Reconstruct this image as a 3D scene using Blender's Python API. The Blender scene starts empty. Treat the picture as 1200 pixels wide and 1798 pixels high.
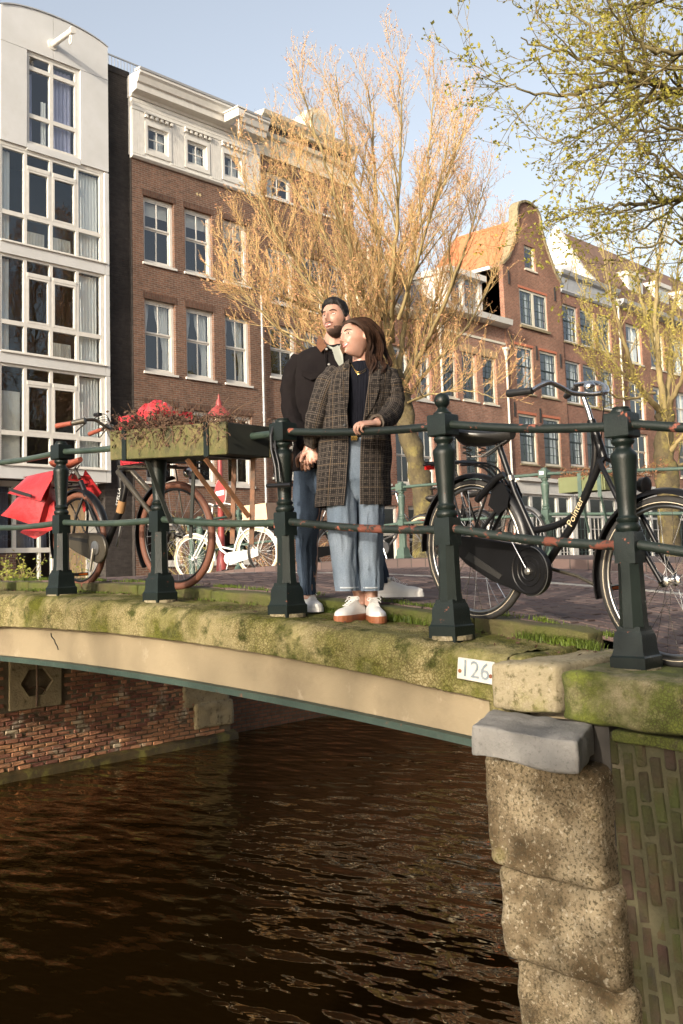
import bpy, bmesh, math, random
from mathutils import Vector as V, Matrix, noise
sc = bpy.context.scene
COL = sc.collection
rad = math.radians
# ---------------------------------------------------------------- camera
YAW, PITCH, ROLL, FPX, CX, CY = 0.74760, 0.10537, -0.03196, 1782.85, 600.0, 804.54
O = V((0, 0, 3.0))
FW = V((math.cos(YAW) * math.cos(PITCH), math.sin(YAW) * math.cos(PITCH), math.sin(PITCH)))
RT = V((math.sin(YAW), -math.cos(YAW), 0)); UP = RT.cross(FW)
_c, _s = math.cos(ROLL), math.sin(ROLL)
CR = _c * RT + _s * UP; CU = -_s * RT + _c * UP
cam = bpy.data.cameras.new('camera'); camo = bpy.data.objects.new('camera', cam); COL.objects.link(camo)
camo.matrix_world = Matrix(((CR.x, CU.x, -FW.x, O.x), (CR.y, CU.y, -FW.y, O.y), (CR.z, CU.z, -FW.z, O.z), (0, 0, 0, 1)))
cam.sensor_fit = 'VERTICAL'; cam.sensor_height = 36.0; cam.lens = FPX / 1798 * 36
cam.shift_y = -(899 - CY) / 1798; cam.clip_start = 0.05; cam.clip_end = 2000
sc.camera = camo
# ---------------------------------------------------------------- light
SUN_EL, SUN_AZ = rad(15.5), math.atan(0.25)
TS = V((-math.cos(SUN_EL) * math.cos(SUN_AZ), -math.cos(SUN_EL) * math.sin(SUN_AZ), math.sin(SUN_EL)))
world = bpy.data.worlds.new('World'); sc.world = world; world.use_nodes = True
wn = world.node_tree.nodes; wl = world.node_tree.links
sky = wn.new('ShaderNodeTexSky'); sky.sky_type = 'NISHITA'; sky.sun_disc = False
sky.sun_elevation = SUN_EL; sky.sun_rotation = math.atan2(TS.x, TS.y) % (2 * math.pi)
sky.air_density = 1.0; sky.dust_density = 5.0; sky.ozone_density = 1.0
hsv = wn.new('ShaderNodeHueSaturation'); hsv.inputs['Saturation'].default_value = .5; hsv.inputs['Value'].default_value = 2.7
wl.new(sky.outputs[0], hsv.inputs['Color']); wl.new(hsv.outputs[0], wn['Background'].inputs[0]); wn['Background'].inputs[1].default_value = 0.10
sun = bpy.data.lights.new('sun', 'SUN'); sun.energy = 4.8; sun.angle = rad(0.5); sun.color = (1.0, 0.87, 0.70)
suno = bpy.data.objects.new('sun', sun); COL.objects.link(suno)
suno.rotation_euler = TS.to_track_quat('Z', 'Y').to_euler(); suno.location = (-20, -6, 20)
vs = sc.view_settings
sc.display_settings.display_device = 'sRGB'
vs.view_transform = 'Standard'; vs.look = 'None'; vs.gamma = 1.0; vs.use_curve_mapping = False; vs.exposure = 0.25
sc.cycles.max_bounces = 8; sc.cycles.transparent_max_bounces = 12

# ---------------------------------------------------------------- helpers
def ray(x, y): return (x - CX) / FPX * CR - (y - CY) / FPX * CU + FW
def atX(x, y, X): d = ray(x, y); return O + d * (X / d.x)
def atY(x, y, Y): d = ray(x, y); return O + d * (Y / d.y)
def atD(x, y, w): return O + ray(x, y) * w          # depth w along the view axis
def deck(Y): return 2.885 - .34 * ((max(min(Y, 15.2), 1.2) - 8.1) / 6) ** 2
def roadz(Y): return deck(Y) + .07 * max(0, min(1, (Y - 1.9) / .9))
def nz(p, s=1.0): return noise.noise(V(p) * s)
ALL = []
class MB:
    def __init__(s): s.v = []; s.f = []; s.mi = []; s.uv = []
    def add(s, vs, fs, mi=0, uv=None):
        b = len(s.v); s.v += [tuple(p) for p in vs]
        for k, f in enumerate(fs):
            s.f.append(tuple(i + b for i in f)); s.mi.append(mi)
            s.uv.append(uv[k] if uv else None)
        return s
    def box(s, x0, x1, y0, y1, z0, z1, mi=0):
        return s.add([(x0, y0, z0), (x1, y0, z0), (x1, y1, z0), (x0, y1, z0), (x0, y0, z1), (x1, y0, z1), (x1, y1, z1), (x0, y1, z1)],
                     [(0, 3, 2, 1), (4, 5, 6, 7), (0, 1, 5, 4), (1, 2, 6, 5), (2, 3, 7, 6), (3, 0, 4, 7)], mi)
    def obox(s, c, a, b, d, mi=0):   # centre and three half axes
        c, a, b, d = V(c), V(a), V(b), V(d); vs = []
        for k in (-1, 1):
            for i, j in ((-1, -1), (1, -1), (1, 1), (-1, 1)): vs.append(c + a * i + b * j + d * k)
        return s.add(vs, [(0, 3, 2, 1), (4, 5, 6, 7), (0, 1, 5, 4), (1, 2, 6, 5), (2, 3, 7, 6), (3, 0, 4, 7)], mi)
    def bar(s, p, q, w, h, up=(0, 0, 1), mi=0):
        p, q = V(p), V(q); d = (q - p); a = d.cross(V(up))
        if a.length < 1e-6: a = d.cross(V((1, 0, 0)))
        a.normalize(); b = a.cross(d).normalized()
        return s.obox((p + q) / 2, a * w / 2, d / 2, b * h / 2, mi)
    def tube(s, pts, r, n=8, cap=True, mi=0, closed=False):
        pts = [V(p) for p in pts]; N = len(pts)
        if not hasattr(r, '__len__'): r = [r] * N
        t0 = (pts[1] - pts[0]).normalized()
        u = t0.orthogonal().normalized(); vs = []; fs = []
        for i in range(N):
            if closed: t = pts[(i + 1) % N] - pts[i - 1]
            else: t = pts[min(i + 1, N - 1)] - pts[max(i - 1, 0)]
            if t.length < 1e-9: t = t0
            t.normalize(); u = (u - t * u.dot(t))
            if u.length < 1e-6: u = t.orthogonal()
            u.normalize(); w = t.cross(u)
            for k in range(n):
                a = 2 * math.pi * k / n; vs.append(pts[i] + (u * math.cos(a) + w * math.sin(a)) * r[i])
        for i in range(N if closed else N - 1):
            j = (i + 1) % N
            for k in range(n):
                l = (k + 1) % n; fs.append((i * n + k, i * n + l, j * n + l, j * n + k))
        if cap and not closed: fs.append(tuple(range(n - 1, -1, -1))); fs.append(tuple((N - 1) * n + k for k in range(n)))
        return s.add(vs, fs, mi)
    def lathe(s, prof, c, n=16, ax=(0, 0, 1), mi=0, ph=0.0):   # prof: (r, t)
        c = V(c); ax = V(ax).normalized(); u = ax.orthogonal().normalized() if abs(ax.z) < .99 else V((1, 0, 0)); w = ax.cross(u)
        vs = []; fs = []; N = len(prof)
        for r, t in prof:
            for k in range(n):
                a = 2 * math.pi * (k + ph) / n; vs.append(c + ax * t + (u * math.cos(a) + w * math.sin(a)) * r)
        for i in range(N - 1):
            for k in range(n): l = (k + 1) % n; fs.append((i * n + k, i * n + l, (i + 1) * n + l, (i + 1) * n + k))
        fs.append(tuple(range(n - 1, -1, -1))); fs.append(tuple((N - 1) * n + k for k in range(n)))
        return s.add(vs, fs, mi)
    def ball(s, c, r, n=12, m=8, sc_=(1, 1, 1), mi=0):
        c = V(c); vs = [c + V((0, 0, r * sc_[2]))]; fs = []
        for i in range(1, m):
            th = math.pi * i / m
            for k in range(n):
                a = 2 * math.pi * k / n
                vs.append(c + V((r * sc_[0] * math.sin(th) * math.cos(a), r * sc_[1] * math.sin(th) * math.sin(a), r * sc_[2] * math.cos(th))))
        vs.append(c - V((0, 0, r * sc_[2])))
        for k in range(n): fs.append((0, 1 + k, 1 + (k + 1) % n))
        for i in range(m - 2):
            for k in range(n): l = (k + 1) % n; fs.append((1 + i * n + k, 1 + (i + 1) * n + k, 1 + (i + 1) * n + l, 1 + i * n + l))
        b = 1 + (m - 2) * n
        for k in range(n): fs.append((len(vs) - 1, b + (k + 1) % n, b + k))
        return s.add(vs, fs, mi)
    def prism(s, poly, d, mi=0):     # poly: 3D points, d: extrusion vector
        poly = [V(p) for p in poly]; n = len(poly); d = V(d)
        vs = poly + [p + d for p in poly]
        fs = [tuple(range(n - 1, -1, -1)), tuple(range(n, 2 * n))] + [(i, (i + 1) % n, n + (i + 1) % n, n + i) for i in range(n)]
        return s.add(vs, fs, mi)
    def grid(s, P, nu, nv, mi=0, closed_u=False, uvf=None):   # P(i,j) -> point
        vs = [P(i, j) for j in range(nv) for i in range(nu)]; fs = []; uv = []
        for j in range(nv - 1):
            for i in range(nu if closed_u else nu - 1):
                k = (i + 1) % nu; fs.append((j * nu + i, j * nu + k, (j + 1) * nu + k, (j + 1) * nu + i))
                if uvf: uv.append((uvf(i, j), uvf(i + 1, j), uvf(i + 1, j + 1), uvf(i, j + 1)))
        return s.add(vs, fs, mi, uv if uvf else None)
    def build(s, name, mats, parent=None, smooth=None, origin=None, bevel=0):
        me = bpy.data.meshes.new(name)
        o = V(origin) if origin is not None else None
        me.from_pydata([tuple(V(p) - o) for p in s.v] if o is not None else s.v, [], s.f)
        for m in (mats if isinstance(mats, (list, tuple)) else [mats]): me.materials.append(m)
        if any(s.mi): me.polygons.foreach_set('material_index', s.mi)
        if any(u for u in s.uv):
            L = me.uv_layers.new(name='UVMap'); flat = []
            for f, u in zip(s.f, s.uv):
                for k in range(len(f)): flat += list(u[k]) if u else [0, 0]
            L.data.foreach_set('uv', flat)
        if bevel:
            bm = bmesh.new(); bm.from_mesh(me)
            bmesh.ops.bevel(bm, geom=bm.edges[:], offset=bevel, segments=1, affect='EDGES', clamp_overlap=True)
            bm.to_mesh(me); bm.free()
        me.update()
        if smooth is not None:
            me.shade_smooth(); me.set_sharp_from_angle(angle=rad(smooth))
        ob = bpy.data.objects.new(name, me); COL.objects.link(ob)
        if o is not None: ob.location = o
        if parent is not None: adopt(ob, parent)
        return ob
def wm(o):       # world matrix without a depsgraph update
    m = o.matrix_basis.copy()
    if o.parent: m = wm(o.parent) @ o.matrix_parent_inverse @ m
    return m
def adopt(ob, parent):
    ob.parent = parent; ob.matrix_parent_inverse = wm(parent).inverted()
def tag(o, label=None, cat=None, group=None, kind=None):
    if label: o['label'] = label
    if cat: o['category'] = cat
    if group: o['group'] = group
    if kind: o['kind'] = kind
    return o
def empty(name, loc, label, cat, group=None):
    o = bpy.data.objects.new(name, None); COL.objects.link(o); o.location = loc; o.empty_display_size = .2
    return tag(o, label, cat, group)
def struct(name, mb, m, smooth=None): return tag(mb.build(name, m, smooth=smooth), kind='structure')
def inst(me_obj, name, parent, mat4):   # an alike piece that shares mesh data
    ob = bpy.data.objects.new(name, me_obj.data); COL.objects.link(ob); ob.matrix_basis = mat4
    if parent is not None: adopt(ob, parent)
    return ob
# ---------------------------------------------------------------- materials
def nodes(name):
    m = bpy.data.materials.new(name); m.use_nodes = True; nt = m.node_tree
    return m, nt.nodes, nt.links, nt.nodes['Principled BSDF']
def col(c): return (c[0], c[1], c[2], 1)
def nnoise(N, L, vec, scale, detail=5, rough=.6):
    n = N.new('ShaderNodeTexNoise'); n.inputs['Scale'].default_value = scale; n.inputs['Detail'].default_value = detail; n.inputs['Roughness'].default_value = rough
    L.new(vec, n.inputs['Vector']); return n.outputs['Fac']
def nramp(N, L, fac, stops):
    r = N.new('ShaderNodeValToRGB'); L.new(fac, r.inputs[0]); e = r.color_ramp.elements
    while len(e) < len(stops): e.new(.5)
    for k, (p, c) in enumerate(stops): e[k].position = p; e[k].color = col(c) if hasattr(c, '__len__') else (c, c, c, 1)
    return r.outputs[0]
def nmix(N, L, fac, a, b, typ='MIX'):
    m = N.new('ShaderNodeMix'); m.data_type = 'RGBA'; m.blend_type = typ
    for sock, v in ((m.inputs[0], fac), (m.inputs[6], a), (m.inputs[7], b)):
        if hasattr(v, 'links'): L.new(v, sock)
        elif hasattr(v, '__len__'): sock.default_value = col(v)
        else: sock.default_value = v
    return m.outputs[2]
def nmath(N, L, op, a, b=None):
    m = N.new('ShaderNodeMath'); m.operation = op
    for k, v in enumerate((a, b)):
        if v is None: continue
        if hasattr(v, 'links'): L.new(v, m.inputs[k])
        else: m.inputs[k].default_value = v
    return m.outputs[0]
def mat(name, c1, c2=None, scale=6, rough=.7, metal=0, bump=0, bscale=40, spec=.5, layers=(), rnd=0, world_co=False, r2=None, bdetail=5):
    """noise between c1 and c2; layers: (colour, noise scale, lo, hi[, rough]); rnd: per-object brightness spread"""
    m, N, L, P = nodes(name)
    if world_co: g = N.new('ShaderNodeNewGeometry'); vec = g.outputs['Position']
    else: tc = N.new('ShaderNodeTexCoord'); vec = tc.outputs['Object']
    c2 = c2 or tuple(x * .8 for x in c1)
    c = nramp(N, L, nnoise(N, L, vec, scale), [(.3, c1), (.7, c2)])
    rg = None
    for ly in layers:
        f = nramp(N, L, nnoise(N, L, vec, ly[1], 7, .65), [(ly[2], 0.0), (ly[3], 1.0)])
        c = nmix(N, L, f, c, ly[0])
        if len(ly) > 4: rg = nmix(N, L, f, (rough,) * 3 if rg is None else rg, (ly[4],) * 3)
    if rnd:
        oi = N.new('ShaderNodeObjectInfo')
        h = N.new('ShaderNodeHueSaturation'); L.new(c, h.inputs['Color'])
        L.new(nmath(N, L, 'ADD', nmath(N, L, 'MULTIPLY', oi.outputs['Random'], 2 * rnd), 1 - rnd), h.inputs['Value'])
        L.new(nmath(N, L, 'ADD', nmath(N, L, 'MULTIPLY', oi.outputs['Random'], .03), .485), h.inputs['Hue'])
        c = h.outputs[0]
    L.new(c, P.inputs['Base Color'])
    if rg is not None: L.new(rg, P.inputs['Roughness'])
    else: P.inputs['Roughness'].default_value = rough
    P.inputs['Metallic'].default_value = metal; P.inputs['Specular IOR Level'].default_value = spec
    if bump:
        b = N.new('ShaderNodeBump'); b.inputs['Strength'].default_value = 1; b.inputs['Distance'].default_value = bump
        L.new(nnoise(N, L, vec, bscale, bdetail), b.inputs['Height']); L.new(b.outputs[0], P.inputs['Normal'])
    return m
def brickmat(name, c1, c2, mortar, bw=.22, bh=.066, ms=.011, bump=.006, stain=(.6, .6, .6), rough=.85, rot=False, sx=0.0):
    m, N, L, P = nodes(name)
    g = N.new('ShaderNodeNewGeometry'); sp = N.new('ShaderNodeSeparateXYZ'); L.new(g.outputs['Position'], sp.inputs[0])
    cb = N.new('ShaderNodeCombineXYZ'); xy = nmath(N, L, 'ADD', sp.outputs[0], sp.outputs[1])
    L.new(xy, cb.inputs[1 if rot else 0]); L.new(sp.outputs[2], cb.inputs[0 if rot else 1])
    t = N.new('ShaderNodeTexBrick'); L.new(cb.outputs[0], t.inputs['Vector'])
    t.inputs['Scale'].default_value = 1; t.inputs['Brick Width'].default_value = bw; t.inputs['Row Height'].default_value = bh
    t.inputs['Mortar Size'].default_value = ms; t.inputs['Mortar Smooth'].default_value = .3; t.inputs['Bias'].default_value = 0
    t.inputs['Color1'].default_value = col(c1); t.inputs['Color2'].default_value = col(c2); t.inputs['Mortar'].default_value = col(mortar)
    vn = nnoise(N, L, g.outputs['Position'], .5, 6)
    st = nramp(N, L, vn, [(.3, stain), (.65, (1.08, 1.06, 1.04))])
    c = nmix(N, L, 1.0, t.outputs['Color'], st, 'MULTIPLY')
    fine = nramp(N, L, nnoise(N, L, g.outputs['Position'], 9, 4), [(.3, .78), (.7, 1.15)])
    c = nmix(N, L, 1.0, c, fine, 'MULTIPLY')
    L.new(c, P.inputs['Base Color']); P.inputs['Roughness'].default_value = rough; P.inputs['Specular IOR Level'].default_value = .25
    if bump:
        b = N.new('ShaderNodeBump'); b.inputs['Distance'].default_value = bump; b.invert = True
        L.new(t.outputs['Fac'], b.inputs['Height']); L.new(b.outputs[0], P.inputs['Normal'])
    return m
def glassmat(name, base=.1, tint=(.75, .8, .8), wav=.002):
    m, N, L, P = nodes(name); N.remove(P)
    out = N['Material Output']; tr = N.new('ShaderNodeBsdfTransparent'); tr.inputs[0].default_value = col(tint)
    gl = N.new('ShaderNodeBsdfGlossy'); gl.inputs['Roughness'].default_value = .01; gl.inputs[0].default_value = (.95, .97, 1, 1)
    fr = N.new('ShaderNodeFresnel'); fr.inputs[0].default_value = 1.65
    fac = nmath(N, L, 'MINIMUM', nmath(N, L, 'ADD', fr.outputs[0], base), 1.0)
    g = N.new('ShaderNodeNewGeometry'); b = N.new('ShaderNodeBump'); b.inputs['Distance'].default_value = wav
    fac = nmath(N, L, 'MULTIPLY', fac, nmath(N, L, 'SUBTRACT', 1.0, g.outputs['Backfacing']))
    L.new(nnoise(N, L, g.outputs['Position'], 2.2, 2), b.inputs['Height']); L.new(b.outputs[0], gl.inputs['Normal'])
    mx = N.new('ShaderNodeMixShader'); L.new(fac, mx.inputs[0]); L.new(tr.outputs[0], mx.inputs[1]); L.new(gl.outputs[0], mx.inputs[2])
    L.new(mx.outputs[0], out.inputs[0]); return m

def grime(m, scale=42, lo=.25, hi=.55, dark=(.32, .30, .22), mscale=2.0, m0=.35, m1=.6):
    """dirt lodged between the pebbles of a rough surface, patchy"""
    N, L = m.node_tree.nodes, m.node_tree.links; P = N['Principled BSDF']; src = P.inputs['Base Color'].links[0].from_socket
    tc = N.new('ShaderNodeTexCoord'); v = N.new('ShaderNodeTexVoronoi'); v.feature = 'DISTANCE_TO_EDGE'; v.inputs['Scale'].default_value = scale
    ns = N.new('ShaderNodeTexNoise'); ns.inputs['Scale'].default_value = 30; ns.inputs['Detail'].default_value = 3; L.new(tc.outputs['Object'], ns.inputs['Vector'])
    mx = nmix(N, L, .03, tc.outputs['Object'], ns.outputs['Color']); L.new(mx, v.inputs['Vector'])
    e = nramp(N, L, v.outputs['Distance'], [(lo * .2, 1.0), (hi * .3, 0.0)]); k = nramp(N, L, nnoise(N, L, tc.outputs['Object'], mscale, 4), [(m0, 0.0), (m1, 1.0)])
    sp = nramp(N, L, nnoise(N, L, tc.outputs['Object'], 55, 3), [(.56, 0.0), (.66, 1.0)])
    f = nmath(N, L, 'MULTIPLY', nmath(N, L, 'MAXIMUM', e, sp), k)
    c = nmix(N, L, f, (1, 1, 1), dark); L.new(nmix(N, L, 1.0, src, c, 'MULTIPLY'), P.inputs['Base Color'])
rnd = random.Random(11)
# ---------------------------------------------------------------- setting materials
M_conc = mat('mossy_concrete', (.30, .255, .135), (.215, .18, .088), 3, .95, bump=.008, bscale=120, bdetail=4, spec=.2, layers=(((.085, .088, .012), 2.6, .40, .60), ((.05, .055, .012), 9, .52, .66), ((.30, .26, .16), 1.3, .56, .8), ((.03, .028, .012), 75, .60, .70)))
grime(M_conc, 66, m0=.36, m1=.60, dark=(.50, .47, .36))
M_cream = mat('cream_paint', (.235, .188, .115), (.18, .142, .086), 1.1, .65, bump=.003, bscale=25, layers=(((.15, .115, .07), 2.2, .56, .78), ((.30, .25, .17), 6, .60, .75), ((.2, .14, .07), 17, .7, .78)))
M_flange = mat('flange_green', (.018, .035, .028), (.03, .05, .038), 8, .55, bump=.003, layers=(((.16, .05, .02), 9, .62, .7),))
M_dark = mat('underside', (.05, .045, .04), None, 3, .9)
M_stone = mat('granite', (.26, .22, .14), (.19, .16, .095), 5, .9, bump=.006, bscale=70, layers=(((.09, .075, .03), 30, .52, .66), ((.17, .17, .03), 2.2, .56, .72), ((.32, .28, .21), 22, .60, .72)))
M_pier = mat('pier_stone', (.27, .225, .15), (.17, .13, .08), 4, .95, bump=.010, bscale=90, spec=.2, layers=(((.085, .058, .03), 3.0, .44, .62), ((.07, .055, .03), 75, .50, .60), ((.30, .26, .19), 48, .56, .64), ((.11, .10, .02), 2.3, .58, .75), ((.035, .028, .016), 6, .60, .74)))
M_grey = mat('blue_stone', (.20, .192, .178), (.14, .136, .128), 5, .85, bump=.005, bscale=80, layers=(((.10, .095, .09), 60, .55, .7), ((.27, .25, .22), 30, .62, .74)))
M_moss = mat('moss_stone', (.24, .205, .12), (.18, .15, .08), 3, .95, bump=.012, bscale=40, layers=(((.06, .07, .008), 2.2, .38, .5), ((.11, .125, .014), 7, .5, .66), ((.05, .045, .02), 22, .6, .7)))
M_wbrick = mat('wing_brick', (.050, .026, .013), (.026, .018, .010), 7, .9, bump=.008, bscale=50, rnd=.25, layers=(((.030, .034, .005), 1.6, .44, .58), ((.15, .09, .075), 5, .63, .7), ((.03, .026, .015), 9, .58, .7)), world_co=True)  # dark mossy brick with part of the wall's shade put into the colour
M_wmortar = mat('wing_mortar', (.065, .056, .03), (.03, .033, .011), 5, .95, bump=.006, bscale=60, layers=(((.14, .12, .085), 3, .58, .7),), world_co=True)
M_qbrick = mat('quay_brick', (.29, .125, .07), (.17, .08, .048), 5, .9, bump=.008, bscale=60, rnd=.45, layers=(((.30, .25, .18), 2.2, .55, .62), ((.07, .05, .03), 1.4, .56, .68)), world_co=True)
M_qmortar = mat('quay_mortar', (.15, .12, .075), (.08, .062, .04), 6, .95, bump=.006, world_co=True)
M_quay2 = brickmat('far_quay_brick', (.25, .11, .06), (.16, .08, .045), (.12, .1, .07))
M_qstone = mat('quay_stone', (.30, .25, .15), (.21, .17, .10), 5, .95, bump=.014, bscale=30, layers=(((.1, .08, .04), 11, .55, .7),))
M_black = mat('iron_black', (.012, .012, .012), None, 5, .5)
M_paver = mat('paver', (.125, .082, .07), (.085, .06, .055), 4, .85, bump=.003, bscale=60, rnd=.22, layers=(((.05, .042, .04), 3, .58, .75),), world_co=True)
M_pline = mat('pale_paver', (.32, .3, .27), (.26, .24, .22), 4, .85, bump=.003, rnd=.12, world_co=True)
M_road = brickmat('road_brick', (.125, .082, .07), (.09, .062, .056), (.045, .04, .035), bw=.21, bh=.5, ms=.008, bump=.003)
grime(M_moss, 75, m0=.4, m1=.6, dark=(.55, .52, .4)); grime(M_stone, 60, m0=.45, m1=.65, dark=(.5, .46, .38)); grime(M_pier, 55, m0=.4, m1=.6, dark=(.4, .36, .28))
M_kerb = mat('mossy_kerb', (.085, .07, .025), (.05, .042, .018), 4, .95, bump=.01, bscale=35, layers=(((.06, .068, .010), 3, .42, .58), ((.04, .035, .015), 12, .58, .7)))
M_street = brickmat('street_brick', (.16, .11, .09), (.11, .08, .07), (.06, .05, .045), bw=.21, bh=.5, ms=.01, bump=.003)
M_soil = mat('soil', (.05, .04, .02), (.03, .025, .015), 12, 1, bump=.01)
def road_mat():
    m, N, L, P = nodes('road_surface'); g = N.new('ShaderNodeNewGeometry')
    t = N.new('ShaderNodeTexBrick'); L.new(g.outputs['Position'], t.inputs['Vector']); t.inputs['Scale'].default_value = 1
    t.inputs['Brick Width'].default_value = .084; t.inputs['Row Height'].default_value = .21; t.inputs['Mortar Size'].default_value = .006
    for k, c in (('Color1', (.125, .08, .068)), ('Color2', (.085, .06, .055)), ('Mortar', (.045, .038, .033))): t.inputs[k].default_value = col(c)
    st = nramp(N, L, nnoise(N, L, g.outputs['Position'], .7, 5), [(.3, .7), (.7, 1.15)])
    L.new(nmix(N, L, 1.0, t.outputs['Color'], st, 'MULTIPLY'), P.inputs['Base Color']); P.inputs['Roughness'].default_value = .85
    b = N.new('ShaderNodeBump'); b.inputs['Distance'].default_value = .004; b.invert = True; L.new(t.outputs['Fac'], b.inputs['Height']); L.new(b.outputs[0], P.inputs['Normal'])
    return m
M_roads = road_mat()
def water_mat():
    m, N, L, P = nodes('canal_water'); N.remove(P); out = N['Material Output']
    g = N.new('ShaderNodeNewGeometry')
    mp = N.new('ShaderNodeMapping'); mp.inputs['Rotation'].default_value = (0, 0, -YAW); mp.inputs['Scale'].default_value = (1.5, .8, 1)
    L.new(g.outputs['Position'], mp.inputs['Vector'])
    a = nnoise(N, L, mp.outputs[0], 2.1, 1, .4); b2 = nnoise(N, L, mp.outputs[0], 7.5, 1, .4); c3 = nnoise(N, L, mp.outputs[0], .7, 2, .5)
    h = nmath(N, L, 'ADD', nmath(N, L, 'MULTIPLY', a, .075), nmath(N, L, 'ADD', nmath(N, L, 'MULTIPLY', b2, .010), nmath(N, L, 'MULTIPLY', c3, .06)))
    bp = N.new('ShaderNodeBump'); bp.inputs['Distance'].default_value = 1.0; L.new(h, bp.inputs['Height'])
    gl = N.new('ShaderNodeBsdfGlossy'); gl.inputs['Roughness'].default_value = .015; gl.inputs[0].default_value = (1, .84, .58, 1); L.new(bp.outputs[0], gl.inputs['Normal'])
    df = N.new('ShaderNodeBsdfDiffuse'); df.inputs[0].default_value = (.0085, .0044, .001, 1)
    fr = N.new('ShaderNodeFresnel'); fr.inputs[0].default_value = 1.5; L.new(bp.outputs[0], fr.inputs['Normal'])
    mx = N.new('ShaderNodeMixShader'); L.new(fr.outputs[0], mx.inputs[0]); L.new(df.outputs[0], mx.inputs[1]); L.new(gl.outputs[0], mx.inputs[2]); L.new(mx.outputs[0], out.inputs[0])
    return m
# ---------------------------------------------------------------- water, streets
b = MB(); b.add([(-120, -60, 0), (420, -60, 0), (420, 14.6, 0), (-120, 14.6, 0)], [(0, 1, 2, 3)]); struct('water', b, water_mat())
ZS = roadz(15.2)
b = MB(); b.add([(-200, 15.2, ZS), (600, 15.2, ZS), (600, 600, ZS), (-200, 600, ZS)], [(0, 1, 2, 3)])
b.add([(-200, 14.3, ZS - .004), (3.9, 14.3, ZS - .004), (3.9, 15.2, ZS - .004), (-200, 15.2, ZS - .004)], [(0, 1, 2, 3)])
b.add([(11.1, 14.3, ZS - .004), (600, 14.3, ZS - .004), (600, 15.2, ZS - .004), (11.1, 15.2, ZS - .004)], [(0, 1, 2, 3)]); struct('far_street', b, M_street)
ZN = roadz(1.2)
b = MB(); b.add([(4.24, -200, ZN), (600, -200, ZN), (600, 1.0, ZN), (4.24, 1.0, ZN)], [(0, 1, 2, 3)])
b.add([(11.1, 1.0, ZN), (600, 1.0, ZN), (600, 2.3, ZN), (11.1, 2.3, ZN)], [(0, 1, 2, 3)]); struct('near_street', b, M_street)
# bridge road
b = MB(); ys = [1.0 + i * .2 for i in range(72)]; xs = [4.40, 6, 8, 9.3]
b.grid(lambda i, j: (xs[i], ys[j], roadz(ys[j])), 4, 72)
b.grid(lambda i, j: ((9.3, 9.3, 9.42, 11.05)[i], ys[j], roadz(ys[j]) + (0, .1, .11, .11)[i]), 4, 72); road = struct('road', b, M_roads)
# pavers: the nearest 300 one by one, the rest joined
pm = MB(); pm.box(-.1, .1, -.038, .038, -.02, 0); pv = pm.build('paver', M_paver, bevel=.004); COL.objects.unlink(pv)
cand = []
for i in range(0, 64):
    X = 4.44 + i * .082
    if X > 9.25: break
    for k in range(0, 34):
        Y = 1.55 + k * .207 + (.1035 if i % 2 else 0)
        cand.append((( (V((X, Y, 2.7)) - O).length), X, Y, i))
cand.sort(); rest = MB(); restl = MB()
for n, (dd, X, Y, i) in enumerate(cand):
    sl = (roadz(Y + .05) - roadz(Y - .05)) / .1
    z = roadz(Y) + .006 + rnd.uniform(-.003, .003)
    mt = Matrix.Translation((X, Y, z)) @ Matrix.Rotation(math.atan(sl), 4, 'X') @ Matrix.Rotation(math.pi / 2 + rnd.uniform(-.02, .02), 4, 'Z') @ Matrix.Rotation(rnd.uniform(-.012, .012), 4, 'X')
    pale = i in (29, 30)
    if n < 300 and not pale: inst(pv, 'paver', road, mt)
    else:
        q = restl if pale else rest
        q.add([mt @ vv.co for vv in pv.data.vertices], [tuple(p.vertices) for p in pv.data.polygons])
tag(rest.build('paver_field', M_paver, road), kind='stuff'); tag(restl.build('pale_paver_line', M_pline, road), kind='stuff')
# ---------------------------------------------------------------- stone helper
def stone(name, x0, x1, y0, y1, z0, z1, m, parent=None, r=.02, amp=.006, n=10, fs=6, warp=None, seed=0):
    me = bmesh.new(); bmesh.ops.create_cube(me, size=2); bmesh.ops.subdivide_edges(me, edges=me.edges[:], cuts=n, use_grid_fill=True)
    c = V(((x0 + x1) / 2, (y0 + y1) / 2, (z0 + z1) / 2)); h = V(((x1 - x0) / 2, (y1 - y0) / 2, (z1 - z0) / 2))
    for v in me.verts:
        p = V((v.co.x * h.x, v.co.y * h.y, v.co.z * h.z)); q = V([max(-h[k] + r, min(h[k] - r, p[k])) for k in range(3)]); d = p - q
        if d.length > 1e-6: p = q + d.normalized() * r
        w = c + p; nn = (d if d.length > 1e-6 else p).normalized()
        w += nn * amp * (noise.noise(w * fs + V((seed, 0, 0))) + .5 * noise.noise(w * fs * 3.1))
        v.co = warp(w) if warp else w
    ms = bpy.data.meshes.new(name); me.to_mesh(ms); me.free(); ms.materials.append(m); ms.shade_smooth()
    ob = bpy.data.objects.new(name, ms); COL.objects.link(ob)
    if parent is not None: adopt(ob, parent)
    return ob
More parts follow.
